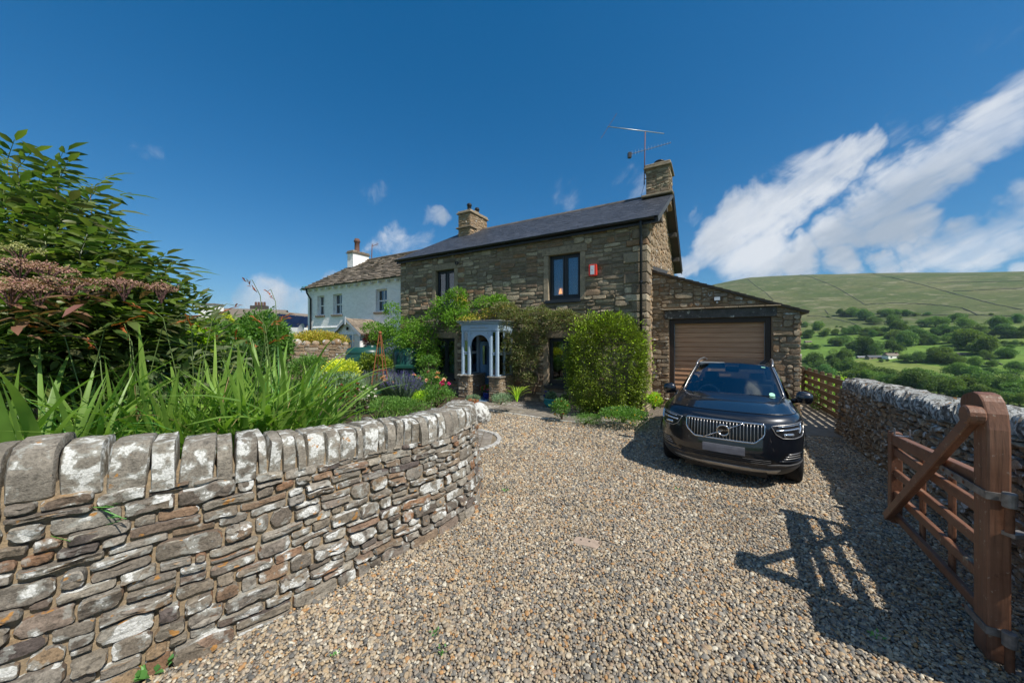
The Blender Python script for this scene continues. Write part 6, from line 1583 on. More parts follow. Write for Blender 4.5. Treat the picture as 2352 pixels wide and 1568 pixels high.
for i, (px, py, Z) in enumerate(tips):
    px -= 48 if px > 150 else 15; py += 42 if py < 700 else 10
    tip = AT(px, py, Z * 1.04); b0 = eb + Vector((rge.uniform(-.35, .35), rge.uniform(-.3, .3), 0))
    low = b0.lerp(tip, .30) + Vector((0, 0, .35)); pts = [b0, low, low.lerp(tip, .55) + Vector((0, 0, .10)), tip]
    MB().tube([p - el.location for p in pts], [.022, .015, .010, .004], 6).build('branch', 'bark', el, smooth=True)
    dirv = (tip - low).normalized(); nn_ = 17
    for k in range(nn_):
        f = 1 - .62 * (k / nn_) ** 1.1; p = low.lerp(tip, f) + Vector((0, 0, .10 * math.sin(f * 3.14)))
        a = k * 2.4 + rge.uniform(-.3, .3); side = Vector((math.cos(a), math.sin(a), 0))
        d = (side * (1.0 if k > 2 else .55) + Vector((0, 0, .50 if k < 4 else .12)) + dirv * .35).normalized()
        placed.append((p, d, min(1.0, p.y / 3.3) * rge.uniform(.75, 1.15) * (.85 if k < 3 else 1.0), 10 * (k < 9) - p.y + rge.random()))
placed.sort(key=lambda q: -q[3]); restV = []
for i, (p, d, s_, _) in enumerate(placed):
    me_, V, F = emesh[i % 6]
    q = d.to_track_quat('Y', 'Z').to_matrix().to_4x4() @ Matrix.Rotation(rge.uniform(-.5, .5), 4, 'Y')
    M = Matrix.Translation(p - el.location) @ q @ Matrix.Scale(s_, 4)
    if i < 300:
        o = bpy.data.objects.new('leaf', me_); COL.objects.link(o); o.parent = el; o.matrix_basis = M
    else:
        A = np.array(M); restV.append((V @ A[:3, :3].T + A[:3, 3], F))
V, F = cat(restV); o = npmesh('foliage', V, F, 'leaf_elder', el); o['kind'] = 'stuff'
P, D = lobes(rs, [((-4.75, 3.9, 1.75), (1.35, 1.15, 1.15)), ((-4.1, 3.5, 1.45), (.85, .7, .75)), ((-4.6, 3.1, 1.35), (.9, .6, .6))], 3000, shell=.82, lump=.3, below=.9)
foliage('lower_foliage', el, P, D, .15, .34, 'leaf_elder_pale', rs, out=.8, up=.05, jit=.55, big=True)  # brightness for the shaded lower crown is put into this paler leaf colour
# purple-tinged leaves and flat flower heads
P = np.array([AT(px, py, Z) for px, py, Z in ((60, 690, 2.5), (150, 705, 2.5), (100, 660, 2.5), (230, 690, 2.6), (20, 720, 2.45), (280, 650, 2.7), (180, 660, 2.55), (60, 740, 2.45), (130, 730, 2.5))])
P = np.repeat(P, 7, 0) + rs.normal(0, .07, (63, 3)); D = rs.normal(0, 1, (63, 3)); D[:, 2] = -.1
V, F = leafset(P, D, rs.uniform(.12, .2, 63), .05, rs, .16, .2, True); npmesh('purple_foliage', V - np.array(el.location), F, 'leaf_elder_purple', el)['kind'] = 'stuff'
for hi, (px, py, Z, r_) in enumerate(((45, 598, 2.55, .22), (20, 640, 2.5, .20), (160, 640, 2.55, .20), (110, 610, 2.6, .16), (25, 655, 2.42, .18), (285, 645, 2.7, .14), (370, 655, 2.9, .11), (90, 655, 2.45, .17), (45, 566, 2.7, .13))):
    c = AT(px, py, Z); fh = MB(); rh = random.Random(70 + hi)
    for k in range(9):
        a = k * 2.4; e = c + Vector((math.cos(a), math.sin(a), 0)) * r_ * math.sqrt((k + .5) / 9) * .8 - el.location
        fh.tube([c - el.location + Vector((0, 0, -.16)), (c - el.location + Vector((0, 0, -.10))).lerp(e, .4), e - Vector((0, 0, .01))], .004, 5)
    fh.build('flower_stalk', 'stem_dark', el)
    n = 300; a = rs.uniform(0, 6.28, n); rr = r_ * np.sqrt(rs.rand(n)); P = np.stack([c.x + rr * np.cos(a), c.y + rr * np.sin(a), c.z + rs.normal(0, .010, n) - .25 * rr ** 2 / r_ + .012 * np.sin(rr * 60)], 1)
    V, F = leafset(np.repeat(P, 2, 0), rs.normal(0, 1, (2 * n, 3)), .014, .011, rs); npmesh('flower_head', V - np.array(el.location), F, 'umbel_green' if hi in (8,) else 'umbel', el)['kind'] = 'stuff'

# ------------------------------------------------------------------ sword-leaved plants along the wall
def blade(L, Wd, bend, rs, rows=8, pleat=.25):
    t = np.linspace(0, 1, rows); w = Wd * np.where(t < .35, .55 + .45 * t / .35, np.clip(1 - ((t - .35) / .65) ** 2.2, 0, 1)) + .0008
    y = bend * L * t ** 2.2; z = L * t * np.sqrt(np.maximum(.2, 1 - (bend * t) ** 2)); V = []
    for i in range(rows):
        for s, h in ((-1, 0), (-.5, 1), (0, 0), (.5, 1), (1, 0)): V.append((s * w[i] / 2, y[i] + h * pleat * w[i] * .35, z[i]))
    F = [(i * 5 + j, i * 5 + j + 1, (i + 1) * 5 + j + 1, (i + 1) * 5 + j) for i in range(rows - 1) for j in range(4)]
    return np.array(V), np.array(F)
bl_m = []
for k in range(12):
    V, F = blade(1.0, .026 + .018 * rs.rand(), rs.choice([.05, .15, .28, .45, .6]), rs); o = npmesh('leaf', V, F, 'leaf_sword', smooth=True); bl_m.append((o.data, V, F)); bpy.data.objects.remove(o)
rgs = random.Random(12)
def sword_clump(label, base, nl, spread, h, seed, extra=20, big=1.0, lean=(0, 0), flowers=3):
    rg_ = random.Random(seed); t_ = thing('sword_leaf_plant', label, 'plant', tuple(base), group='sword-leaved plants along the wall'); rest = []
    for i in range(nl + extra):
        a = rg_.uniform(0, 6.28); rr = spread * math.sqrt(rg_.random()); b = Vector((rr * math.cos(a), rr * math.sin(a) * .7, 0))
        L = h * rg_.uniform(.62, 1.12) * (1 - .25 * rr / spread); til = rg_.gauss(.12, .16) + .25 * rr / spread; me_, V, F = bl_m[rg_.randrange(12)]
        rot = Matrix.Rotation(a + rg_.gauss(0, .7) - math.pi / 2, 4, 'Z') @ Matrix.Rotation(-til, 4, 'X') @ Matrix.Rotation(rg_.gauss(0, .9), 4, 'Z')
        M = Matrix.Translation(b + Vector((lean[0] * .0, 0, -.05))) @ rot @ Matrix.Diagonal((big * rg_.uniform(.75, 1.25), 1, 1, 1)) @ Matrix.Scale(L, 4)
        M = Matrix.Translation((0, 0, 0)) @ M
        if i < nl:
            o = bpy.data.objects.new('leaf', me_); COL.objects.link(o); o.parent = t_; o.matrix_basis = M
        else:
            A = np.array(M); rest.append((V @ A[:3, :3].T + A[:3, 3], F))
    if rest:
        V, F = cat(rest); o = npmesh('rear_leaves', V, F, 'leaf_sword', t_, smooth=True); o['kind'] = 'stuff'
    gb = []
    for k in range(int(nl * .9)):   # thin arching blades among the broad ones, some dried
        a = rg_.uniform(0, 6.28); L = h * rg_.uniform(.5, 1.0); d = Vector((math.cos(a), math.sin(a) * .8, 0)); p0 = Vector((rg_.uniform(-1, 1) * spread, rg_.uniform(-.6, .6) * spread, 0)); ar = rg_.uniform(.25, .95); w = rg_.uniform(.004, .009); sd_ = d.cross(Vector((0, 0, 1))).normalized(); fs_ = np.linspace(0, 1, 8)
        q = [p0 + d * (L * ar * f ** 1.6 * .8) + Vector((0, 0, L * (f - ar * .62 * f ** 3))) for f in fs_]
        Vg = np.array([tuple(x) for p, f in zip(q, fs_) for x in (p - sd_ * w * (1 - .93 * f * f), p + Vector((0, 0, -w * .4)), p + sd_ * w * (1 - .93 * f * f))]); Fg = np.array([(i * 3 + j, i * 3 + j + 1, (i + 1) * 3 + j + 1, (i + 1) * 3 + j) for i in range(7) for j in range(2)]); gb.append((Vg, Fg))
    kd = max(1, len(gb) // 7); V, F = cat(gb[kd:]); npmesh('thin_blades', V, F, 'leaf_grass', t_, smooth=True)['kind'] = 'stuff'; V, F = cat(gb[:kd]); npmesh('dry_blades', V, F, 'leaf_straw', t_, smooth=True)['kind'] = 'stuff'
    for k in range(flowers):   # arching seed stalks with rusty pods
        a = rg_.uniform(0, 6.28); H_ = h * rg_.uniform(.95, 1.2); d = Vector((math.cos(a), math.sin(a) * .6, 0)); p0 = Vector((rg_.uniform(-.5, .5) * spread, 0, 0))
        pts = [p0, p0 + Vector((0, 0, H_ * .6)) + d * .05, p0 + Vector((0, 0, H_ * .92)) + d * .16, p0 + Vector((0, 0, H_)) + d * .30, p0 + Vector((0, 0, H_ * .99)) + d * .42]
        MB().tube(pts, [.0045, .004, .0035, .003, .002], 5).build('flower_stalk', 'stem_green', t_, smooth=True)
        Pn = np.array([tuple(pts[2].lerp(pts[4], f)) for f in np.linspace(.2, 1, 9)]); V, F = leafset(Pn, np.tile(np.array([[d.x, d.y, .5]]), (9, 1)) + rs.normal(0, .25, (9, 3)), .06, .016, rs, .3, .3, True); npmesh('seed_pods', V, F, 'petal_rust', t_)['kind'] = 'stuff'
    return t_
def SB(px, Z, z=None):
    x = (px - CX) / FPX * Z; return Vector((x, Z, gz(x, Z) if z is None else z))
CL = [('broad sword leaves leaning at the left edge behind the wall', SB(70, 2.4), 22, .28, 1.22, 1, 1.15), ('sword-leaved clump under the dark elder leaves', SB(225, 2.75), 26, .34, 1.06, 2, 1.1), ('sword-leaved clump with rusty seed heads in front of the elder', SB(345, 3.0), 32, .36, 1.18, 3, 1.0),
      ('sword-leaved clump midway along the wall top', SB(455, 3.25), 34, .38, 1.18, 4, 1.05), ('sword-leaved clump just left of the tallest blades', SB(555, 3.4), 34, .36, 1.15, 5, 1.0), ('tallest upright sword-leaved clump against the garden wall', SB(650, 3.75), 40, .34, 1.36, 6, 1.1),
      ('sword-leaved clump beside the yellow shrub, blades leaning right', SB(708, 3.9), 30, .30, .95, 7, 1.0), ('low sword leaves behind the middle coping stones', SB(790, 4.1), 26, .34, .50, 8, .9), ('short sword leaves behind the right-hand coping stones', SB(880, 4.5), 22, .34, .42, 9, .9),
      ('sword-leaved clump behind the front row, below the shrubs', SB(500, 4.6), 20, .5, 1.2, 10, 1.0), ('sword-leaved clump in the second row under the round shrub', SB(610, 5.0), 20, .5, 1.15, 11, 1.0)]
for lb, b, nl, sp_, h_, sd_, bg in CL: sword_clump(lb, b, nl, sp_, h_ * (1.16 if h_ > 1 else 1.0), 100 + sd_, extra=85, big=bg, flowers=3 if b.y > 2.6 and h_ > 1 else 0)
# grass tuft arching over the coping at the left
gt_ = thing('grass_tuft', 'loose tuft of grass arching over the coping at the left', 'grass', tuple(SB(150, 2.12, .95)))
rg_ = random.Random(77)
for k in range(26):
    a = rg_.uniform(0, 6.28); L = rg_.uniform(.3, .62); d = Vector((math.cos(a), math.sin(a) * .7, 0)); pts = [Vector((rg_.uniform(-.25, .25), rg_.uniform(-.05, .15), -.1)) + d * L * f * .75 + Vector((0, 0, L * (1.5 * f - 1.25 * f * f))) for f in np.linspace(0, 1, 8)]
    sd_ = d.cross(Vector((0, 0, 1))).normalized(); w = rg_.uniform(.008, .014)
    MB().grid([[p - sd_ * w * (1 - f ** 2 * .9), p + Vector((0, 0, -.004)), p + sd_ * w * (1 - f ** 2 * .9)] for p, f in zip(pts, np.linspace(0, 1, 8))]).build('blade', 'leaf_grass', gt_, smooth=True)

# ------------------------------------------------------------------ shrubs and climbers at the house
b = G(1390, 955); hb = Vector((b.x + .1, b.y + .45, 0))
hq = [HW(hl(1400, 900, -.55)[0] + dx, -.55 + dy, z) for dx, dy, z in ((-.62, 0, 1.25), (.05, .05, 1.32), (.62, 0, 1.22), (-.2, -.12, .7), (.45, -.1, .75))]
c0 = HW(hl(1392, 900, -.62)[0], -.62, 1.28)
t_, rs2, P, D = shrub('evergreen_shrub', 'dense bright green shrub clipped against the house corner', 'shrub', (c0.x, c0.y, 0), [((c0.x, c0.y, 1.36), (1.08, .78, 1.36))], 44000, .058, .46, 'leaf_pyracantha', 5, shell=.78, power=2.7, lump=.22, lf=4.6, below=1.2, up=.2, out=.9, jit=.8, nst=0)
P, D = lobes(rs2, [((c0.x, c0.y, 1.36), (1.10, .80, 1.40))], 1500, shell=.97, power=3.4, lump=.14, below=1.2); foliage('young_shoots', t_, P, D, .07, .4, 'leaf_lime', rs2, out=1.2, up=.5)
def wall_leaves(name, label, cat_, blobs, n, L, W_, mat, seed, base, stem_list=(), y0=-.15, th=.28, **kw):
    """a climber: lobes standing off the house front; blobs (px, py, rx_px, rz_px, depth)"""
    ells = []
    for (px, py, rx, rz, d) in blobs:
        x, z = hl(px, py, -d); x2, _ = hl(px + rx, py, -d); _, z2 = hl(px, py - rz, -d); w = HW(x, -d, z); ells.append((tuple(w), (abs(x2 - x), min(abs(x2 - x), th + d * .35), abs(z2 - z))))
    t_, rs_, P, D = shrub(name, label, cat_, base, ells, n, L, W_, mat, seed, nst=0, **kw)
    for pts, r in stem_list:
        MB().tube([HW(hl(px, py, -d)[0], -d, hl(px, py, -d)[1]) - t_.location for px, py, d in pts], r, 7).build('stem', 'bark', t_, smooth=True)
    return t_, rs_
bc = HW(hl(1215, 890, -.2)[0], -.2, 0)
wall_leaves('climbing_plant', 'dusty green climber wrapping the wall right of the porch', 'climber', [(1180, 745, 40, 34, .45), (1235, 735, 45, 30, .4), (1290, 735, 42, 24, .35), (1330, 745, 30, 22, .3), (1160, 710, 26, 16, .5), (1185, 800, 32, 40, .45), (1205, 830, 28, 40, .4), (1225, 780, 26, 36, .3), (1170, 850, 18, 34, .4), (1213, 872, 16, 18, .35)], 24000, .058, .5, 'leaf_climber', 6, (bc.x, bc.y, 0),
            [([(1222, 905, .15), (1228, 880, .2), (1220, 850, .22), (1205, 800, .3), (1190, 760, .4)], .028), ([(1228, 905, .12), (1238, 870, .2), (1230, 835, .2), (1215, 800, .25)], .02)], shell=.7, lump=.3, up=.1, out=.8)
wc = HW(hl(945, 880, -.3)[0], -.3, 0)
tw, rsw = wall_leaves('wisteria', 'leafy green wisteria climbing the left of the porch', 'climber', [(930, 760, 45, 32, .5), (960, 785, 40, 40, .6), (905, 790, 30, 34, .6), (880, 775, 22, 24, .7), (1035, 705, 34, 30, .4), (1050, 680, 18, 20, .3), (1010, 730, 28, 24, .45), (1055, 735, 30, 26, .6), (1120, 700, 32, 20, .35), (1145, 692, 16, 16, .3), (985, 830, 20, 40, .5), (935, 830, 40, 34, .5), (900, 715, 12, 22, .6), (860, 755, 18, 14, .7)], 15000, .105, .38, 'leaf_wisteria', 7, (wc.x, wc.y, 0),
            [([(950, 890, .3), (955, 850, .35), (945, 820, .4), (965, 790, .5), (975, 770, .5)], .035), ([(960, 890, .3), (975, 840, .35), (985, 800, .4), (1000, 750, .4), (1030, 715, .35)], .03), ([(1000, 750, .4), (1060, 720, .5), (1120, 710, .4)], .02)], shell=.55, lump=.35, up=-.15, out=.7)
wall_leaves('wisteria_sprays', 'pale yellow-green sprays trailing above the porch roof', 'climber', [(1075, 735, 22, 8, .9), (1100, 728, 25, 8, .7), (1135, 715, 26, 10, .4), (1060, 690, 14, 14, .35), (1165, 705, 18, 8, .35)], 700, .085, .3, 'leaf_orange_hedge', 27, tuple(HW(hl(1100, 735, -.5)[0], -.5, 2.6)), shell=.3, lump=.4, up=-.4, out=.5)
# ------------------------------------------------------------------ garden plants, ordered by place
def GP(px, py, Z): return AT(px, py, Z)
def gshrub(name, label, px, py_top, py_bot, Z, wpx, n, L, W_, mat, seed, cat_='shrub', lob=3, **kw):
    c = AT(px, (py_top + py_bot) / 2, Z); rz = (py_bot - py_top) / 2 / FPX * Z; rx = wpx / 2 / FPX * Z; rg_ = random.Random(seed)
    ells = [((c.x + rx * .45 * rg_.uniform(-1, 1), c.y + rx * .3 * rg_.uniform(-1, 1), c.z - rz * .15 + rz * .3 * rg_.uniform(-1, 1)), (rx * .68, min(rx * .68, .8), rz * .82)) for _ in range(lob)] + [((c.x, c.y, c.z), (rx * .8, min(rx * .8, .9), rz * .95))]
    base = (c.x, c.y, max(gz(c.x, c.y) if c.x < -.8 else 0, c.z - rz * 1.6) if c.z - rz > .6 else c.z - rz)
    kw.setdefault('shell', .6); kw.setdefault('lump', .3)
    return shrub(name, label, cat_, base, ells, n, L, W_, mat, seed, **kw)
gshrub('round_shrub', 'round leafy green shrub below the distant chimney pots', 600, 712, 850, 8.0, 150, 8000, .085, .5, 'leaf_garden', 201)
gshrub('upright_shrub', 'sprig-topped green shrub in front of the solar panels', 640, 735, 850, 8.6, 70, 2600, .08, .5, 'leaf_garden', 202)
gshrub('mixed_shrub', 'tangled green shrub beside the elder', 500, 735, 860, 6.2, 120, 5000, .085, .45, 'leaf_garden', 203)
gshrub('yellow_shrub_far', 'golden yellow shrub under the distant white chimney', 512, 720, 752, 10.5, 50, 1200, .08, .5, 'leaf_yellow', 204)
gshrub('lime_leaves', 'lime green leaves at the edge of the elder', 465, 745, 840, 5.0, 60, 800, .12, .6, 'leaf_lime', 205)
gshrub('dark_shrub', 'dark green shrub low behind the sword leaves', 560, 790, 900, 5.6, 150, 4000, .09, .45, 'leaf_dark', 206)
gshrub('deep_shrub', 'dark leafy shrub between the elder and the lime leaves', 420, 745, 920, 4.9, 130, 3500, .10, .5, 'leaf_dark', 234, lob=5)
gshrub('leafy_undergrowth', 'mixed green undergrowth right of the sword leaves', 715, 815, 890, 7.6, 110, 3500, .06, .4, 'leaf_garden', 207)
# far garden wall with boulders, hedge above it
fw_a, fw_b = AT(640, 835, 13.4), AT(800, 835, 13.9); fwl = Vector((fw_b.x - fw_a.x, fw_b.y - fw_a.y, 0)).length; fwd_ = Vector((fw_b.x - fw_a.x, fw_b.y - fw_a.y, 0)).normalized()
fwz0, fwz1 = .5, AT(700, 793, 13.6).z
fw_ = thing('garden_wall', 'low tan stone garden wall topped with boulders below the orange hedge', 'wall', (fw_a.x, fw_a.y, fwz0))
rgf = random.Random(6)
ff = lambda s, h, d: Vector((fwd_.x * s + fwd_.y * d, fwd_.y * s - fwd_.x * d, h))
MB().prism([(0, 0), (fwl, 0), (fwl, fwz1 - fwz0), (0, fwz1 - fwz0)], lambda a, b, c: ff(a, b, c), -.4, 0).build('wall_core', 'mortar_garage', fw_)
lay_stones(pack(fwl, fwz1 - fwz0, .1, .08, (2, 5), [1, 1, 2], rgf), rgf, ff, 'garage_stone', fw_, gap=.02, prot=(.01, .05), rnd=(.1, .4), depth=.03, fine=False)
for k in range(7):
    s = fwl * (k + .5) / 7 + rgf.uniform(-.1, .1); r_ = rgf.uniform(.09, .21); bm = bmesh.new(); bmesh.ops.create_icosphere(bm, subdivisions=2, radius=r_)
    for v in bm.verts: v.co *= 1 + .3 * mnoise.noise(v.co * 5 + Vector((k * 3, 0, 0))); v.co.x *= 1.25
    me = bpy.data.meshes.new('boulder'); bm.to_mesh(me); bm.free(); me.shade_smooth(); o = link('boulder', me, 'dry_stone', fw_); o.location = ff(s, fwz1 - fwz0 + r_ * .6, -.2)
gshrub('orange_hedge', 'orange and yellow tinted hedge in front of the white cottage', 722, 758, 796, 15.0, 135, 9000, .075, .5, 'leaf_orange_hedge', 208, lob=6, nst=3)
gshrub('purple_shrub', 'dark purple-leaved shrub beside the cottage porch', 858, 766, 800, 14.6, 55, 3000, .07, .5, 'leaf_purple_shrub', 209)
# green tanks
simple('tank_green', (.008, .055, .042), .35, var=.12, scale=3, bump=0, coat=.2)
tz = AT(830, 797, 12.2)
tk = thing('oil_tank', 'dark green moulded plastic tank behind the obelisk', 'tank', (AT(835, 840, 12.4).x, 12.6, 0))
hgt = tz.z
MB().lathe([(.0001, hgt), (.45, hgt - .015), (.62, hgt - .05), (.70, hgt - .16), (.72, hgt - .22), (.70, hgt - .25), (.72, hgt - .28), (.72, .1)], n=28).build('shell', 'tank_green', tk, smooth=True).matrix_basis = Matrix.Diagonal((1.0, .8, 1, 1))
MB().lathe([(.16, hgt + .05), (.18, hgt), (.18, hgt - .04)], (.2, 0, 0), 16, True).build('filler_cap', 'tank_green', tk)
tk2 = thing('water_butt', 'second green tank in the shade of the wisteria', 'tank', (AT(935, 840, 13.6).x, 13.75, 0))
MB().lathe([(.0001, hgt - .05), (.5, hgt - .1), (.6, hgt - .25), (.6, .1)], n=28).build('shell', 'tank_green', tk2, smooth=True)
MB().box((-.3, -.75, hgt - .85), (.5, -.6, hgt - .7)).build('tap_shelf', 'tank_green', tk2, bevel=.03)
# rusty obelisk
oz = 8.5; ot = AT(873, 768, oz); ob_ = Vector((ot.x, oz, AT(873, 868, oz).z))
obk = thing('plant_obelisk', 'rusty metal garden obelisk with a ball finial', 'obelisk', tuple(ob_))
simple('rust', (.26, .085, .035), .8, var=.3, scale=30)
hh = ot.z - ob_.z; w_ = .15
for sx, sy in ((-1, -1), (1, -1), (1, 1), (-1, 1)): MB().tube([(sx * w_, sy * w_, -.15), (sx * .018, sy * .018, hh)], .011, 6).build('leg', 'rust', obk)
for f in (.18, .52, .8):
    q = w_ * (1 - f) + .018 * f; MB().tube([(-q, -q, hh * f), (q, -q, hh * f), (q, q, hh * f), (-q, q, hh * f), (-q, -q, hh * f)], .007, 5).build('ring', 'rust', obk)
MB().lathe([(.0001, -.045), (.03, -.034), (.045, 0), (.03, .034), (.0001, .045)], (0, 0, hh + .04), 14).build('finial', 'rust', obk, smooth=True)
# border plants
gshrub('variegated_shrub', 'bright yellow variegated shrub in the middle of the border', 785, 824, 892, 7.4, 100, 5500, .055, .55, 'leaf_yellow', 210, lob=4)
gshrub('dogwood', 'fresh green leafy shrub in front of the tank', 855, 812, 868, 9.3, 85, 2600, .09, .5, 'leaf_pyracantha', 211)
def spikes(name, label, px, py_top, py_bot, Z, wpx, n, mat_leaf, mat_fl, seed, fl=.25, cat_='plant'):
    c = AT(px, py_bot, Z); h = (py_bot - py_top) / FPX * Z; rx = wpx / 2 / FPX * Z; rs_ = np.random.RandomState(seed)
    t_ = thing(name, label, cat_, tuple(c)); a = rs_.uniform(0, 6.28, n); rr = np.sqrt(rs_.rand(n)); B = np.stack([rr * np.cos(a) * rx * .5, rr * np.sin(a) * rx * .4, np.zeros(n)], 1)
    D = unit(np.stack([np.cos(a) * rr * rx, np.sin(a) * rr * rx * .7, np.full(n, h) * (1.05 - .3 * rr)], 1) + rs_.normal(0, .05, (n, 3))); Ls = h * (1.05 - .25 * rr) * rs_.uniform(.75, 1.05, n)
    V, F = leafset(B, D, Ls, .008, rs_, .1); o = npmesh('stems', V, F, mat_leaf, t_); o['kind'] = 'stuff'
    Pl = np.repeat(B, 8, 0) + np.repeat(D * Ls[:, None], 8, 0) * rs_.uniform(.1, .8, (n * 8, 1)); V, F = leafset(Pl, np.repeat(D, 8, 0) + rs_.normal(0, .5, (n * 8, 3)), .05, .008, rs_); o = npmesh('foliage', V, F, mat_leaf, t_); o['kind'] = 'stuff'
    if mat_fl:
        Pl = np.repeat(B, 12, 0) + np.repeat(D * Ls[:, None], 12, 0) * rs_.uniform(1 - fl, 1.02, (n * 12, 1)); V, F = leafset(Pl, rs_.normal(0, 1, (n * 12, 3)), .017, .011, rs_); o = npmesh('flower_spikes', V, F, mat_fl, t_); o['kind'] = 'stuff'
    return t_
spikes('silver_lavender', 'silver-leaved lavender mound around the obelisk foot', 845, 848, 900, 8.7, 90, 420, 'leaf_silver', None, 212)
spikes('lavender_pale', 'pale grey lavender stems behind the mound', 870, 840, 895, 9.0, 70, 160, 'leaf_silver', 'petal_lavender', 219, .14)
spikes('purple_lavender', 'deep purple lavender in full flower in the border', 925, 850, 930, 7.7, 80, 620, 'leaf_grey_green', 'petal_lavender', 213, .35)
spikes('low_lavender', 'small purple lavender spilling towards the wall', 905, 885, 935, 8.0, 40, 160, 'leaf_grey_green', 'petal_lavender', 214, .35)
def rose(name, label, px, py_top, py_bot, Z, wpx, mat, seed, nb, r_, n=1800, leaf='leaf_garden', spots=None):
    t_, rs_, P, D = gshrub(name, label, px, py_top, py_bot, Z, wpx, n, .05, .55, leaf, seed, 'plant', lob=3, shell=.45)
    pts = [AT(x, y, Z - .25) for x, y in spots] if spots else [P[i] + D[i] * .03 for i in rs_.choice(np.where(D[:, 1] < .2)[0], nb, replace=False)]
    blooms(t_, pts, r_, mat, seed)
    return t_
rose('peach_rose', 'rose bush with large peach blooms below the obelisk', 905, 868, 925, 7.9, 70, 'petal_peach', 215, 6, .075, spots=[(905, 880), (923, 893), (897, 884), (886, 875), (915, 905), (880, 868)])
rose('peach_rose', 'taller rose bush with pink-peach blooms beside the lavender', 985, 845, 915, 8.4, 85, 'petal_peach', 216, 7, .07, spots=[(985, 855), (1005, 858), (962, 870), (980, 874), (1020, 873), (1004, 868), (950, 862)])
rose('magenta_phlox', 'green plant with vivid magenta flowers near the strap leaves', 1012, 872, 910, 8.2, 35, 'petal_magenta', 217, 6, .05, 500, spots=[(1013, 880), (1017, 877), (1013, 886), (1031, 881), (1010, 895), (1018, 884)])
rose('sweet_william', 'crimson sweet william clump above the coping', 808, 880, 935, 5.6, 70, 'petal_crimson', 218, 40, .030, 700)
rose('white_phlox', 'white flower heads beside the crimson clump', 842, 884, 930, 5.6, 45, 'petal_white', 220, 24, .030, 350)
rose('orange_daisies', 'scattered orange daisies low in the border', 745, 885, 930, 5.9, 90, 'petal_orange', 221, 10, .03, 900)
gshrub('border_greenery', 'low green growth along the front of the border', 930, 915, 952, 6.8, 140, 3000, .04, .4, 'leaf_garden', 222, lob=6)
gshrub('golden_groundcover', 'yellow-green low plant at the border edge', 965, 895, 930, 7.6, 50, 1500, .04, .5, 'leaf_lime', 223)
gshrub('border_filler', 'loose green stems filling the middle of the border', 870, 912, 950, 6.6, 160, 3000, .045, .35, 'leaf_garden', 230, lob=6)
gshrub('pale_filler', 'leafy plants behind the sword leaves in the border', 760, 850, 920, 7.0, 130, 3500, .06, .4, 'leaf_grey_green', 231, lob=5)
gshrub('rose_foot', 'bushy green plants around the magenta flowers', 1000, 885, 925, 7.8, 90, 2600, .05, .45, 'leaf_garden', 232, lob=5)
def straps(name, label, px, py_base, Z, h, spread, n, w, mat, seed, arch=.6, cat_='plant'):
    c = AT(px, py_base, Z); t_ = thing(name, label, cat_, tuple(c)); rg_ = random.Random(seed)
    for k in range(n):
        a = rg_.uniform(0, 6.28); L = h * rg_.uniform(.7, 1.15); d = Vector((math.cos(a), math.sin(a), 0)); o_ = rg_.uniform(.3, 1) * spread
        pts = [d * (.02 + o_ * f ** 1.5) + Vector((0, 0, L * (f - arch * .55 * f ** 2.5))) for f in np.linspace(0, 1, 7)]; sd_ = d.cross(Vector((0, 0, 1))).normalized()
        MB().grid([[p - sd_ * w * (1 - f ** 2 * .92), p + Vector((0, 0, -w * .3)), p + sd_ * w * (1 - f ** 2 * .92)] for p, f in zip(pts, np.linspace(0, 1, 7))]).build('leaf', mat, t_, smooth=True)
    return t_
straps('strap_leaf_plant', 'grey-green strap-leaved tuft at the end of the border', 1000, 912, 8.6, .42, .30, 60, .010, 'leaf_grey_green', 224, .3)
straps('day_lily', 'yellow-green arching lily leaves against the porch pier', 1187, 922, 9.5, .66, .42, 46, .012, 'leaf_lime', 225, .75)
gshrub('herb_mound', 'low grey-green herb mound beside the porch', 1150, 903, 928, 9.6, 60, 2200, .04, .35, 'leaf_grey_green', 226)
# standard bay tree
sb_ = AT(984, 868, 10.2); stt = thing('standard_bush', 'small lollipop bush on a thin bare stem by the window', 'bush', tuple(sb_))
MB().tube([(0, 0, -.5), (.01, 0, .1), (0, .01, .45)], .012, 6).build('stem', 'bark', stt, smooth=True)
cc = AT(983, 830, 10.2); P, D = lobes(np.random.RandomState(5), [(tuple(cc), (.24, .22, .15))], 420); foliage('crown', stt, P, D, .075, .5, 'leaf_garden', np.random.RandomState(6))
# pots
simple('glaze_blue', (.012, .02, .16), .12, var=.1, bump=0, coat=.6); simple('glaze_turquoise', (.02, .22, .24), .15, var=.12, bump=0, coat=.6); simple('pot_black', (.02, .02, .022), .5, bump=0)
def pot(name, label, px, py_base, r, h, mat, bulge=1.1, z=0.024):
    c = G(px, py_base, z); t_ = thing(name, label, 'pot', tuple(c))
    MB().lathe([(.0001, .0), (r * .68, 0), (r * .72, .01), (r * bulge, h * .5), (r * 1.02, h * .86), (r * 1.1, h * .9), (r * 1.1, h), (r * .96, h), (r * .92, h * .85), (.0001, h * .85)], n=24).build('pot', mat, t_, smooth=True)
    MB().lathe([(.0001, h * .87), (r * .93, h * .87)], n=16).build('compost', 'soil', t_)
    return t_, c
t_, c = pot('terracotta_pot', 'round terracotta pot with a silvery trailing plant', 1087, 936, .155, .24, 'terracotta', 1.25); P, D = lobes(np.random.RandomState(1), [((c.x, c.y, .30), (.20, .18, .09))], 500); foliage('plant', t_, P, D, .06, .25, 'leaf_grey_green', np.random.RandomState(2))
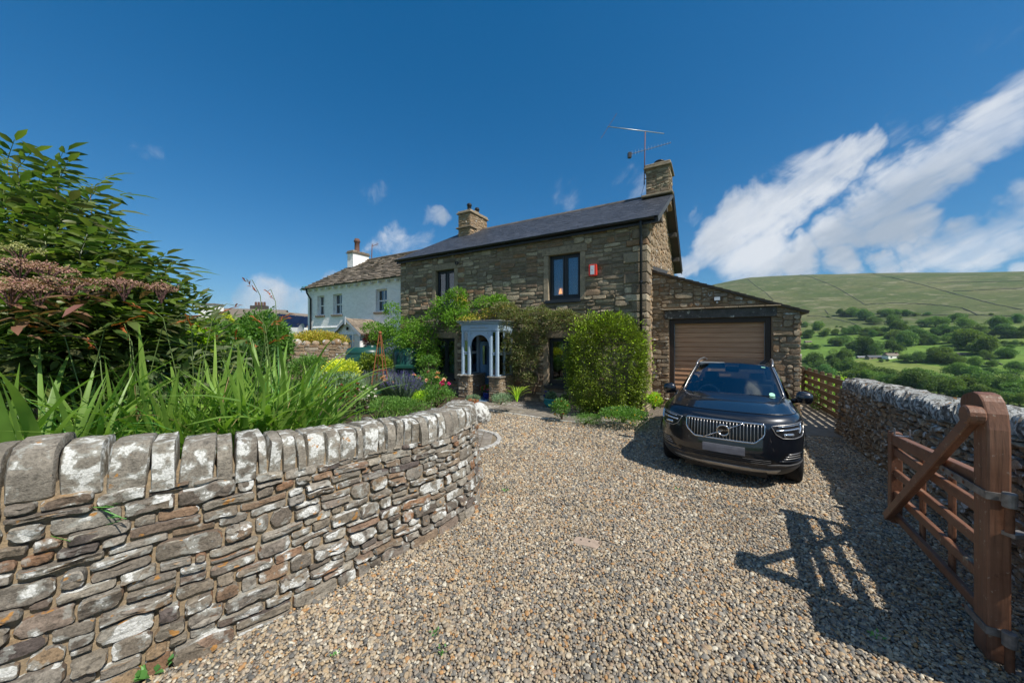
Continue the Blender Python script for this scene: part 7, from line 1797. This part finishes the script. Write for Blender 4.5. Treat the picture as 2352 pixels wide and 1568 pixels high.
t_, c = pot('blue_pot', 'glazed cobalt pot of pink and red flowers at the porch', 1121, 917, .17, .26, 'glaze_blue', 1.1); P, D = lobes(np.random.RandomState(3), [((c.x, c.y, .38), (.24, .2, .14))], 420); foliage('plant', t_, P, D, .055, .6, 'leaf_garden', np.random.RandomState(4)); rs_ = np.random.RandomState(9)
sel = rs_.choice(len(P), 34, replace=False); blooms(t_, [P[i] + D[i] * .03 for i in sel if P[i][0] < c.x + .05], .038, 'petal_pink', 31); blooms(t_, [P[i] + D[i] * .03 for i in sel if P[i][0] >= c.x + .05], .03, 'petal_pale', 32)
t_, c = pot('turquoise_pot', 'turquoise glazed bowl with grey-green foliage under the window', 1266, 934, .21, .27, 'glaze_turquoise', 1.15); P, D = lobes(np.random.RandomState(5), [((c.x, c.y, .30), (.15, .15, .14))], 260); foliage('plant', t_, P, D, .09, .6, 'leaf_grey_green', np.random.RandomState(6), big=True)
t_, c = pot('black_pot', 'plain black plastic pot in the shade beside the bowl', 1296, 934, .15, .26, 'pot_black', 1.02); P, D = lobes(np.random.RandomState(7), [((c.x, c.y, .30), (.12, .12, .08))], 200); foliage('plant', t_, P, D, .05, .5, 'leaf_dark', np.random.RandomState(8))
t_, c = pot('dark_blue_pot', 'dark blue pot behind the turquoise bowl', 1258, 922, .15, .38, 'glaze_blue', 1.05); P, D = lobes(np.random.RandomState(9), [((c.x + .1, c.y, .46), (.2, .12, .1))], 260); foliage('plant', t_, P, D, .08, .5, 'leaf_grey_green', np.random.RandomState(8))
# poppies along the foot of the shrub and at the garage corner
rose('welsh_poppy', 'pale leafy plant with orange poppies at the shrub foot', 1290, 912, 962, 8.55, 50, 'petal_orange', 227, 7, .028, 1100, 'leaf_garden')
rose('welsh_poppy', 'yellow poppies along the gravel below the bright green shrub', 1430, 935, 970, 8.0, 120, 'petal_yellow', 228, 18, .024, 3000, 'leaf_garden')
rose('welsh_poppy', 'yellow poppies in the corner beside the garage pier', 1502, 900, 940, 8.6, 42, 'petal_yellow', 229, 12, .024, 1400, 'leaf_lime')
gshrub('ground_cover', 'low green weeds edging the gravel in front of the shrub', 1345, 948, 972, 8.3, 80, 1800, .035, .4, 'leaf_garden', 233, lob=5)
# grey boulder at the wall end
bp = G(1108, 968); bo = thing('boulder', 'pale lichen-covered boulder behind the rounded wall end', 'boulder', (bp.x - .05, bp.y, 0))
bm = bmesh.new(); bmesh.ops.create_icosphere(bm, subdivisions=3, radius=.26)
for v in bm.verts: v.co *= 1 + .28 * mnoise.noise(v.co * 4); v.co.z = v.co.z * 1.1 + .2
me = bpy.data.meshes.new('boulder_stone'); bm.to_mesh(me); bm.free(); me.shade_smooth(); link('boulder_stone', me, 'dry_coping', bo)
# weeds in the gravel
rgw_ = random.Random(3)
for k, (px, py, s_, lb) in enumerate(((350, 1548, .07, 'clump of green weeds at the foot of the wall in the corner'), (1018, 1500, .03, 'weed seedling low in the near gravel'), (1000, 1455, .025, 'tiny weed above the near gravel seedling'), (770, 1505, .02, 'small green weed near the wall foot'), (1160, 1128, .04, 'violet and green weed at the rounded wall end'), (2010, 1460, .03, 'flat green weed in the shade near the gate'), (1556, 1124, .025, 'green leaf speck in the gravel before the car'), (1660, 1070, .02, 'weed seedling beside the car shadow'))):
    c = G(px, py, .015); rs_ = np.random.RandomState(300 + k); n = 40 if s_ > .05 else 14; t_ = thing('weed', lb, 'weed', tuple(c)); a = rs_.uniform(0, 6.28, n); D = np.stack([np.cos(a), np.sin(a), rs_.uniform(.1, .9, n)], 1); P = np.array(c) + D * s_ * rs_.uniform(.1, 1.2, (n, 1)); foliage('leaves', t_, P, D, s_ * .9, .55, 'leaf_grass', rs_)
# plants beyond the fence
for k, (px, py, Z, lb) in enumerate(((1880, 905, 11.5, 'rough grass and nettles seen through the fence boards'), (1925, 930, 9.6, 'lush weeds behind the nearest fence boards'))):
    c = AT(px, py, Z); rs_ = np.random.RandomState(400 + k); t_ = thing('nettle_patch', lb, 'weeds', (c.x + .4, c.y, -.3)); P, D = lobes(rs_, [((c.x + .6, c.y + .2, .1), (1.0, .8, .75)), ((c.x + 1.2, c.y + 1.2, .0), (.9, .9, .7))], 2600); foliage('foliage', t_, P, D, .09, .4, 'leaf_lime' if k == 0 else 'leaf_garden', rs_, up=.5)

# ------------------------------------------------------------------ trees of the valley
def tree_mesh(seed, n=5600, slim=1.0):
    rs_ = np.random.RandomState(seed); k = 30; cs = unit(rs_.normal(size=(k, 3))) * rs_.uniform(.3, .72, (k, 1)); cs[:, 2] = cs[:, 2] * .75 + .60; cs[:, :2] *= slim
    ells = [(tuple(c), (rr, rr, rr * .85)) for c, rr in zip(cs, rs_.uniform(.13, .36, k))]
    P, D = lobes(rs_, ells, n, shell=.6, lump=.3, lf=6, below=.6); Dn = D * .6 + rs_.normal(0, .5, P.shape); V, F = leafset(P, Dn, rs_.uniform(.045, .095, len(P)), .058, rs_)
    return V, F
tm = []
for k in range(7):
    V, F = tree_mesh(500 + k, slim=1.0 if k < 5 else .6); o = npmesh('crown', V, F, 'leaf_tree' if k % 3 else 'leaf_tree_light'); m1 = o.data; bpy.data.objects.remove(o)
    rg_ = random.Random(k); tb = MB().tube([(0, 0, -.15), (.01, 0, .2), (-.01, .01, .5), (0, 0, .8)], [.06, .045, .03, .01], 7)
    for a in range(5): tb.tube([(0, 0, .28 + .06 * a), (.2 * math.cos(a * 2.2), .2 * math.sin(a * 2.2), .5 + .06 * a), (.4 * math.cos(a * 2.2), .4 * math.sin(a * 2.2), .62 + .07 * a)], [.025, .016, .005], 5)
    o = tb.build('trunk', 'bark', smooth=True); m2 = o.data; bpy.data.objects.remove(o); tm.append((m1, m2))
def cr8(x, y, w): return ((x / 2.94 + 1760) / 1.0884, (y / 2.94 + 600) / 1.0884, w / 2.94 / 1.0884)
TR = [(1010, 560, 90), (1100, 565, 110), (1180, 590, 130), (1250, 620, 110), (1350, 565, 90), (1420, 560, 90), (1490, 560, 80), (1560, 560, 60), (1640, 555, 50), (1390, 650, 130), (1470, 625, 50), (1540, 665, 80), (1620, 630, 110), (1700, 640, 150), (1760, 690, 110), (1830, 700, 130),
      (1870, 600, 130), (1920, 650, 140), (2000, 690, 140), (2160, 650, 150), (2120, 720, 120), (2230, 720, 150), (2330, 720, 110), (2300, 610, 100), (2110, 555, 40), (740, 640, 70), (840, 660, 110), (880, 710, 100), (760, 720, 100), (960, 700, 70), (1040, 700, 90), (1110, 690, 110), (1180, 690, 90), (1260, 690, 90), (1330, 690, 80),
      (1440, 690, 130), (1400, 730, 150), (1560, 740, 150), (1490, 780, 140), (960, 780, 120), (1030, 770, 130), (1090, 800, 100), (1170, 845, 170), (1260, 845, 180), (1390, 830, 200), (1600, 770, 110), (1680, 770, 100), (1800, 760, 140), (1960, 810, 230), (2060, 845, 220), (1900, 780, 170), (1010, 900, 170), (920, 890, 70), (800, 930, 180), (740, 930, 110),
      (1470, 890, 110), (1560, 900, 150), (1620, 900, 130), (1740, 900, 180), (1690, 880, 120), (1830, 920, 150), (2070, 880, 120), (2230, 870, 130), (1050, 985, 200), (900, 1000, 160), (1180, 985, 160), (980, 960, 150), (1290, 1040, 230), (1400, 1010, 120), (1470, 1060, 150), (1560, 1020, 150), (1620, 1080, 220), (1760, 1100, 200), (1850, 1010, 170), (1900, 1120, 260), (2050, 1130, 250), (1980, 1020, 170),
      (2100, 1000, 150), (2200, 1160, 300), (2330, 1180, 280), (2300, 980, 170), (2000, 940, 110), (2120, 930, 90), (1290, 705, 60), (1240, 712, 70), (1170, 706, 60), (2150, 772, 60), (2210, 772, 70), (2280, 776, 70), (2340, 778, 60), (1120, 560, 60), (1060, 555, 60), (1300, 545, 60), (740, 800, 90), (830, 800, 60), (1140, 740, 70), (1700, 700, 90), (1930, 720, 120), (2260, 800, 70), (2180, 850, 60), (1300, 900, 40), (1350, 890, 30), (760, 1010, 160), (840, 980, 150), (720, 960, 90)]
rgt = random.Random(44)
TR += [(int(rgt.uniform(720, 2350)), int(rgt.uniform(570, 900)), int(rgt.uniform(24, 60))) for _ in range(34)]
TR += [(int(x), int(1045 + (x - 1100) * .145), int(rgt.uniform(150, 230))) for x in range(1130, 2360, 85)]
zones = (('along the moor edge across the valley', lambda y: y < 600), ('in the upper fields across the valley', lambda y: y < 700), ('in the middle fields across the valley', lambda y: y < 800), ('around the valley farms', lambda y: y < 930), ('in the belt beyond the dry-stone wall', lambda y: True))
ONES = 'zeroth first second third fourth fifth sixth seventh eighth ninth tenth eleventh twelfth thirteenth fourteenth fifteenth sixteenth seventeenth eighteenth nineteenth'.split()
def ordinal(n):
    if n < 20: return ONES[n]
    t = ('twenty', 'thirty', 'forty')[n // 10 - 2]; return (t[:-1] + 'ieth') if n % 10 == 0 else t + '-' + ONES[n % 10]
cnt = {}
for i, tr in enumerate(sorted(TR)):
    px, py, w = cr8(*tr); p = TP(px, py)
    if p is None: continue
    Wm = w / FPX * p.y; k = rgt.randrange(7) if w > 18 else rgt.randrange(5)
    zn = next(l for l, f in zones if f(tr[1])); cnt[zn] = cnt.get(zn, 0) + 1
    look = ('slim ' if k >= 5 else 'broad ' if w > 40 else 'small ' if w < 24 else '') + ('light green' if k % 3 == 0 else 'dark green')
    t_ = thing('valley_tree', '%s tree, %s from the left %s' % (look, ordinal(cnt[zn]), zn), 'tree', tuple(p), rgt.uniform(0, 6.28), group='trees ' + zn)
    s_ = Wm * .45 * (1.35 if k >= 5 else 1.0); t_.scale = (s_ * rgt.uniform(.85, 1.25), s_ * rgt.uniform(.85, 1.2), s_ * rgt.uniform(.75, 1.12))
    for nm, me_ in (('crown', tm[k][0]), ('trunk', tm[k][1])):
        o = bpy.data.objects.new(nm, me_); COL.objects.link(o); o.parent = t_
# bare-branched tree at the right edge
p = TP(*cr8(2240, 1130, 0)[:2]); bt = thing('bare_tree', 'pale half-bare tree with forking branches right of the gate post', 'tree', tuple(p)); rgb = random.Random(2)
simple('pale_bark', (.30, .27, .22), .9)
def fork(p0, d, L, r, dep, m_):
    p1 = p0 + d * L; m_.tube([p0, p0.lerp(p1, .5) + Vector((rgb.uniform(-.05, .05), rgb.uniform(-.05, .05), 0)) * L, p1], [r, r * .8, r * .6], 5)
    if dep:
        for _ in range(3): fork(p1, (d + Vector((rgb.uniform(-.8, .8), rgb.uniform(-.8, .8), rgb.uniform(-.2, .5)))).normalized(), L * rgb.uniform(.6, .8), r * .55, dep - 1, m_)
sc_ = p.y * .0011 * 60 * .35; mbt = MB(); fork(Vector((0, 0, -.3)), Vector((.1, 0, 1)), sc_, sc_ * .08, 4, mbt); mbt.build('trunk', 'pale_bark', bt)
P, D = lobes(np.random.RandomState(3), [((p.x, p.y, p.z + sc_ * 2.4), (sc_ * 1.1, sc_ * 1.1, sc_ * .8))], 500); foliage('crown', bt, P, D, sc_ * .12, .6, 'leaf_tree_light', np.random.RandomState(4))
# moor walls
stone_mat('field_stone', [(.115, .11, .09), (.15, .14, .115)], white=0, orange=0, dark=0)
FWL = [('dark field wall climbing the moor at the left', [(318, 285), (380, 340), (450, 385), (510, 445)]), ('long dark wall slanting down the middle of the moor', [(690, 252), (790, 275), (900, 318), (1000, 365), (1090, 420), (1185, 478)]), ('longest dark wall slanting across the hill to the right', [(1240, 248), (1400, 282), (1560, 320), (1700, 358), (1830, 395), (2000, 440), (2150, 478), (2340, 515)]),
       ('level intake wall below the moor', [(1185, 478), (1300, 470), (1480, 468), (1640, 475), (1800, 490), (1900, 502), (1960, 530), (2015, 555)]), ('intake wall running right along the tree tops', [(1480, 552), (1700, 558), (2015, 555), (2200, 562), (2345, 566)]), ('faint level wall high on the right of the hill', [(1640, 318), (1900, 312), (2340, 305)]), ('upper wall running right from the long slanting wall', [(1830, 378), (2050, 370), (2340, 355)]),
       ('short wall above the left trees', [(760, 560), (900, 568), (1000, 592), (1080, 610), (1150, 640)]), ('stub of broken wall on the lower slope', [(888, 515), (915, 548)]), ('pale lane wall dropping to the right of the barns', [(2080, 870), (2140, 900), (2200, 925)])]
for lb, pts in FWL:
    q = []
    for a, b in zip(pts[:-1], pts[1:]):
        for j in range(6): q.append((a[0] + (b[0] - a[0]) * j / 6, a[1] + (b[1] - a[1]) * j / 6))
    q.append(pts[-1]); w3 = [TP(*cr8(x, y, 0)[:2]) for x, y in q]; w3 = [v for v in w3 if v]
    if len(w3) < 3: continue
    t_ = thing('field_wall', lb, 'wall', tuple(w3[0]), group='dry-stone walls on the hill'); hgt_ = max(.55, w3[0].y * .0007)
    rows = []
    for i in range(len(w3)):
        d = w3[min(i + 1, len(w3) - 1)] - w3[max(0, i - 1)]; d.z = 0; nrm = Vector((-d.y, d.x, 0)).normalized() * hgt_ * .32; p = w3[i] - w3[0]
        rows.append([p + nrm * 1.2 - Vector((0, 0, .6)), p + nrm * .7 + Vector((0, 0, hgt_)), p - nrm * .7 + Vector((0, 0, hgt_)), p - nrm * 1.2 - Vector((0, 0, .6))])
    MB().grid(rows).build('wall_body', 'field_stone', t_)
# farm buildings
def farm(label, x0, x1, ybase, ytop, wallm, roofm, seed, chim=True):
    a = TP(*cr8(x0, ybase, 0)[:2]); b = a + Vector(((x1 - x0) / 2.94 / 1.0884 / FPX * a.y, 0, 0)); h = (ybase - ytop) / 2.94 / 1.0884 / FPX * a.y; dp = h * 1.0; w_ = b.x - a.x; z0 = -2.0
    t_ = thing('farm_building', label, 'building', tuple(a)); e = h * .58
    MB().box((0, 0, z0), (w_, dp, e)).build('walls', wallm, t_)
    MB().add([(-.2, -.2, e - .05), (w_ + .2, -.2, e - .05), (w_ + .2, dp / 2, h), (-.2, dp / 2, h), (w_ + .2, dp + .2, e), (-.2, dp + .2, e)], [(0, 1, 2, 3), (3, 2, 4, 5), (0, 3, 5), (1, 4, 2)]).build('roof', roofm, t_)
    nw = max(2, int(w_ / 3))
    for k in range(nw): MB().box((w_ * (k + .35) / nw, -.05, e * .45), (w_ * (k + .62) / nw, -.01, e * .8)).build('window', 'hole_dark', t_)
    if chim:
        for f in (.08, .9): MB().box((w_ * f - .4, dp / 2 - .4, h - .2), (w_ * f + .4, dp / 2 + .4, h + h * .15)).build('chimney', 'terracotta_dark', t_)
farm('white farmhouse with grey roof among the valley trees', 1355, 1445, 880, 835, 'white_wall', 'far_roof', 1); farm('long grey-roofed farm range left of the white farmhouse', 1215, 1345, 880, 848, 'dressed_stone', 'roof_slate', 2, False); farm('low farm shed at the left end of the farm', 1135, 1205, 873, 853, 'dressed_stone', 'lead_grey', 3, False); farm('stone barn half hidden by trees on the right', 1875, 1960, 850, 827, 'dressed_stone', 'far_roof', 4, False); farm('tiny stone barn in the field edge at the left', 748, 795, 757, 740, 'dressed_stone', 'far_roof', 5, False)
# ------------------------------------------------------------------ air: thin summer haze over the valley
hz = MB().box((-3400, -3400, -90), (3400, 3400, 168)).build('haze', None)
m = bpy.data.materials.new('haze_air'); m.use_nodes = True; m.node_tree.nodes.clear(); t = NT(m.node_tree)
pv = t.n('ShaderNodeVolumePrincipled', {'Color': (.58, .80, 1.0, 1), 'Density': .00012, 'Anisotropy': .25})
t.t.links.new(pv.outputs[0], t.n('ShaderNodeOutputMaterial').inputs['Volume'])
hz.data.materials.append(m); tag(hz, 'faint haze in the valley air', kind='stuff')
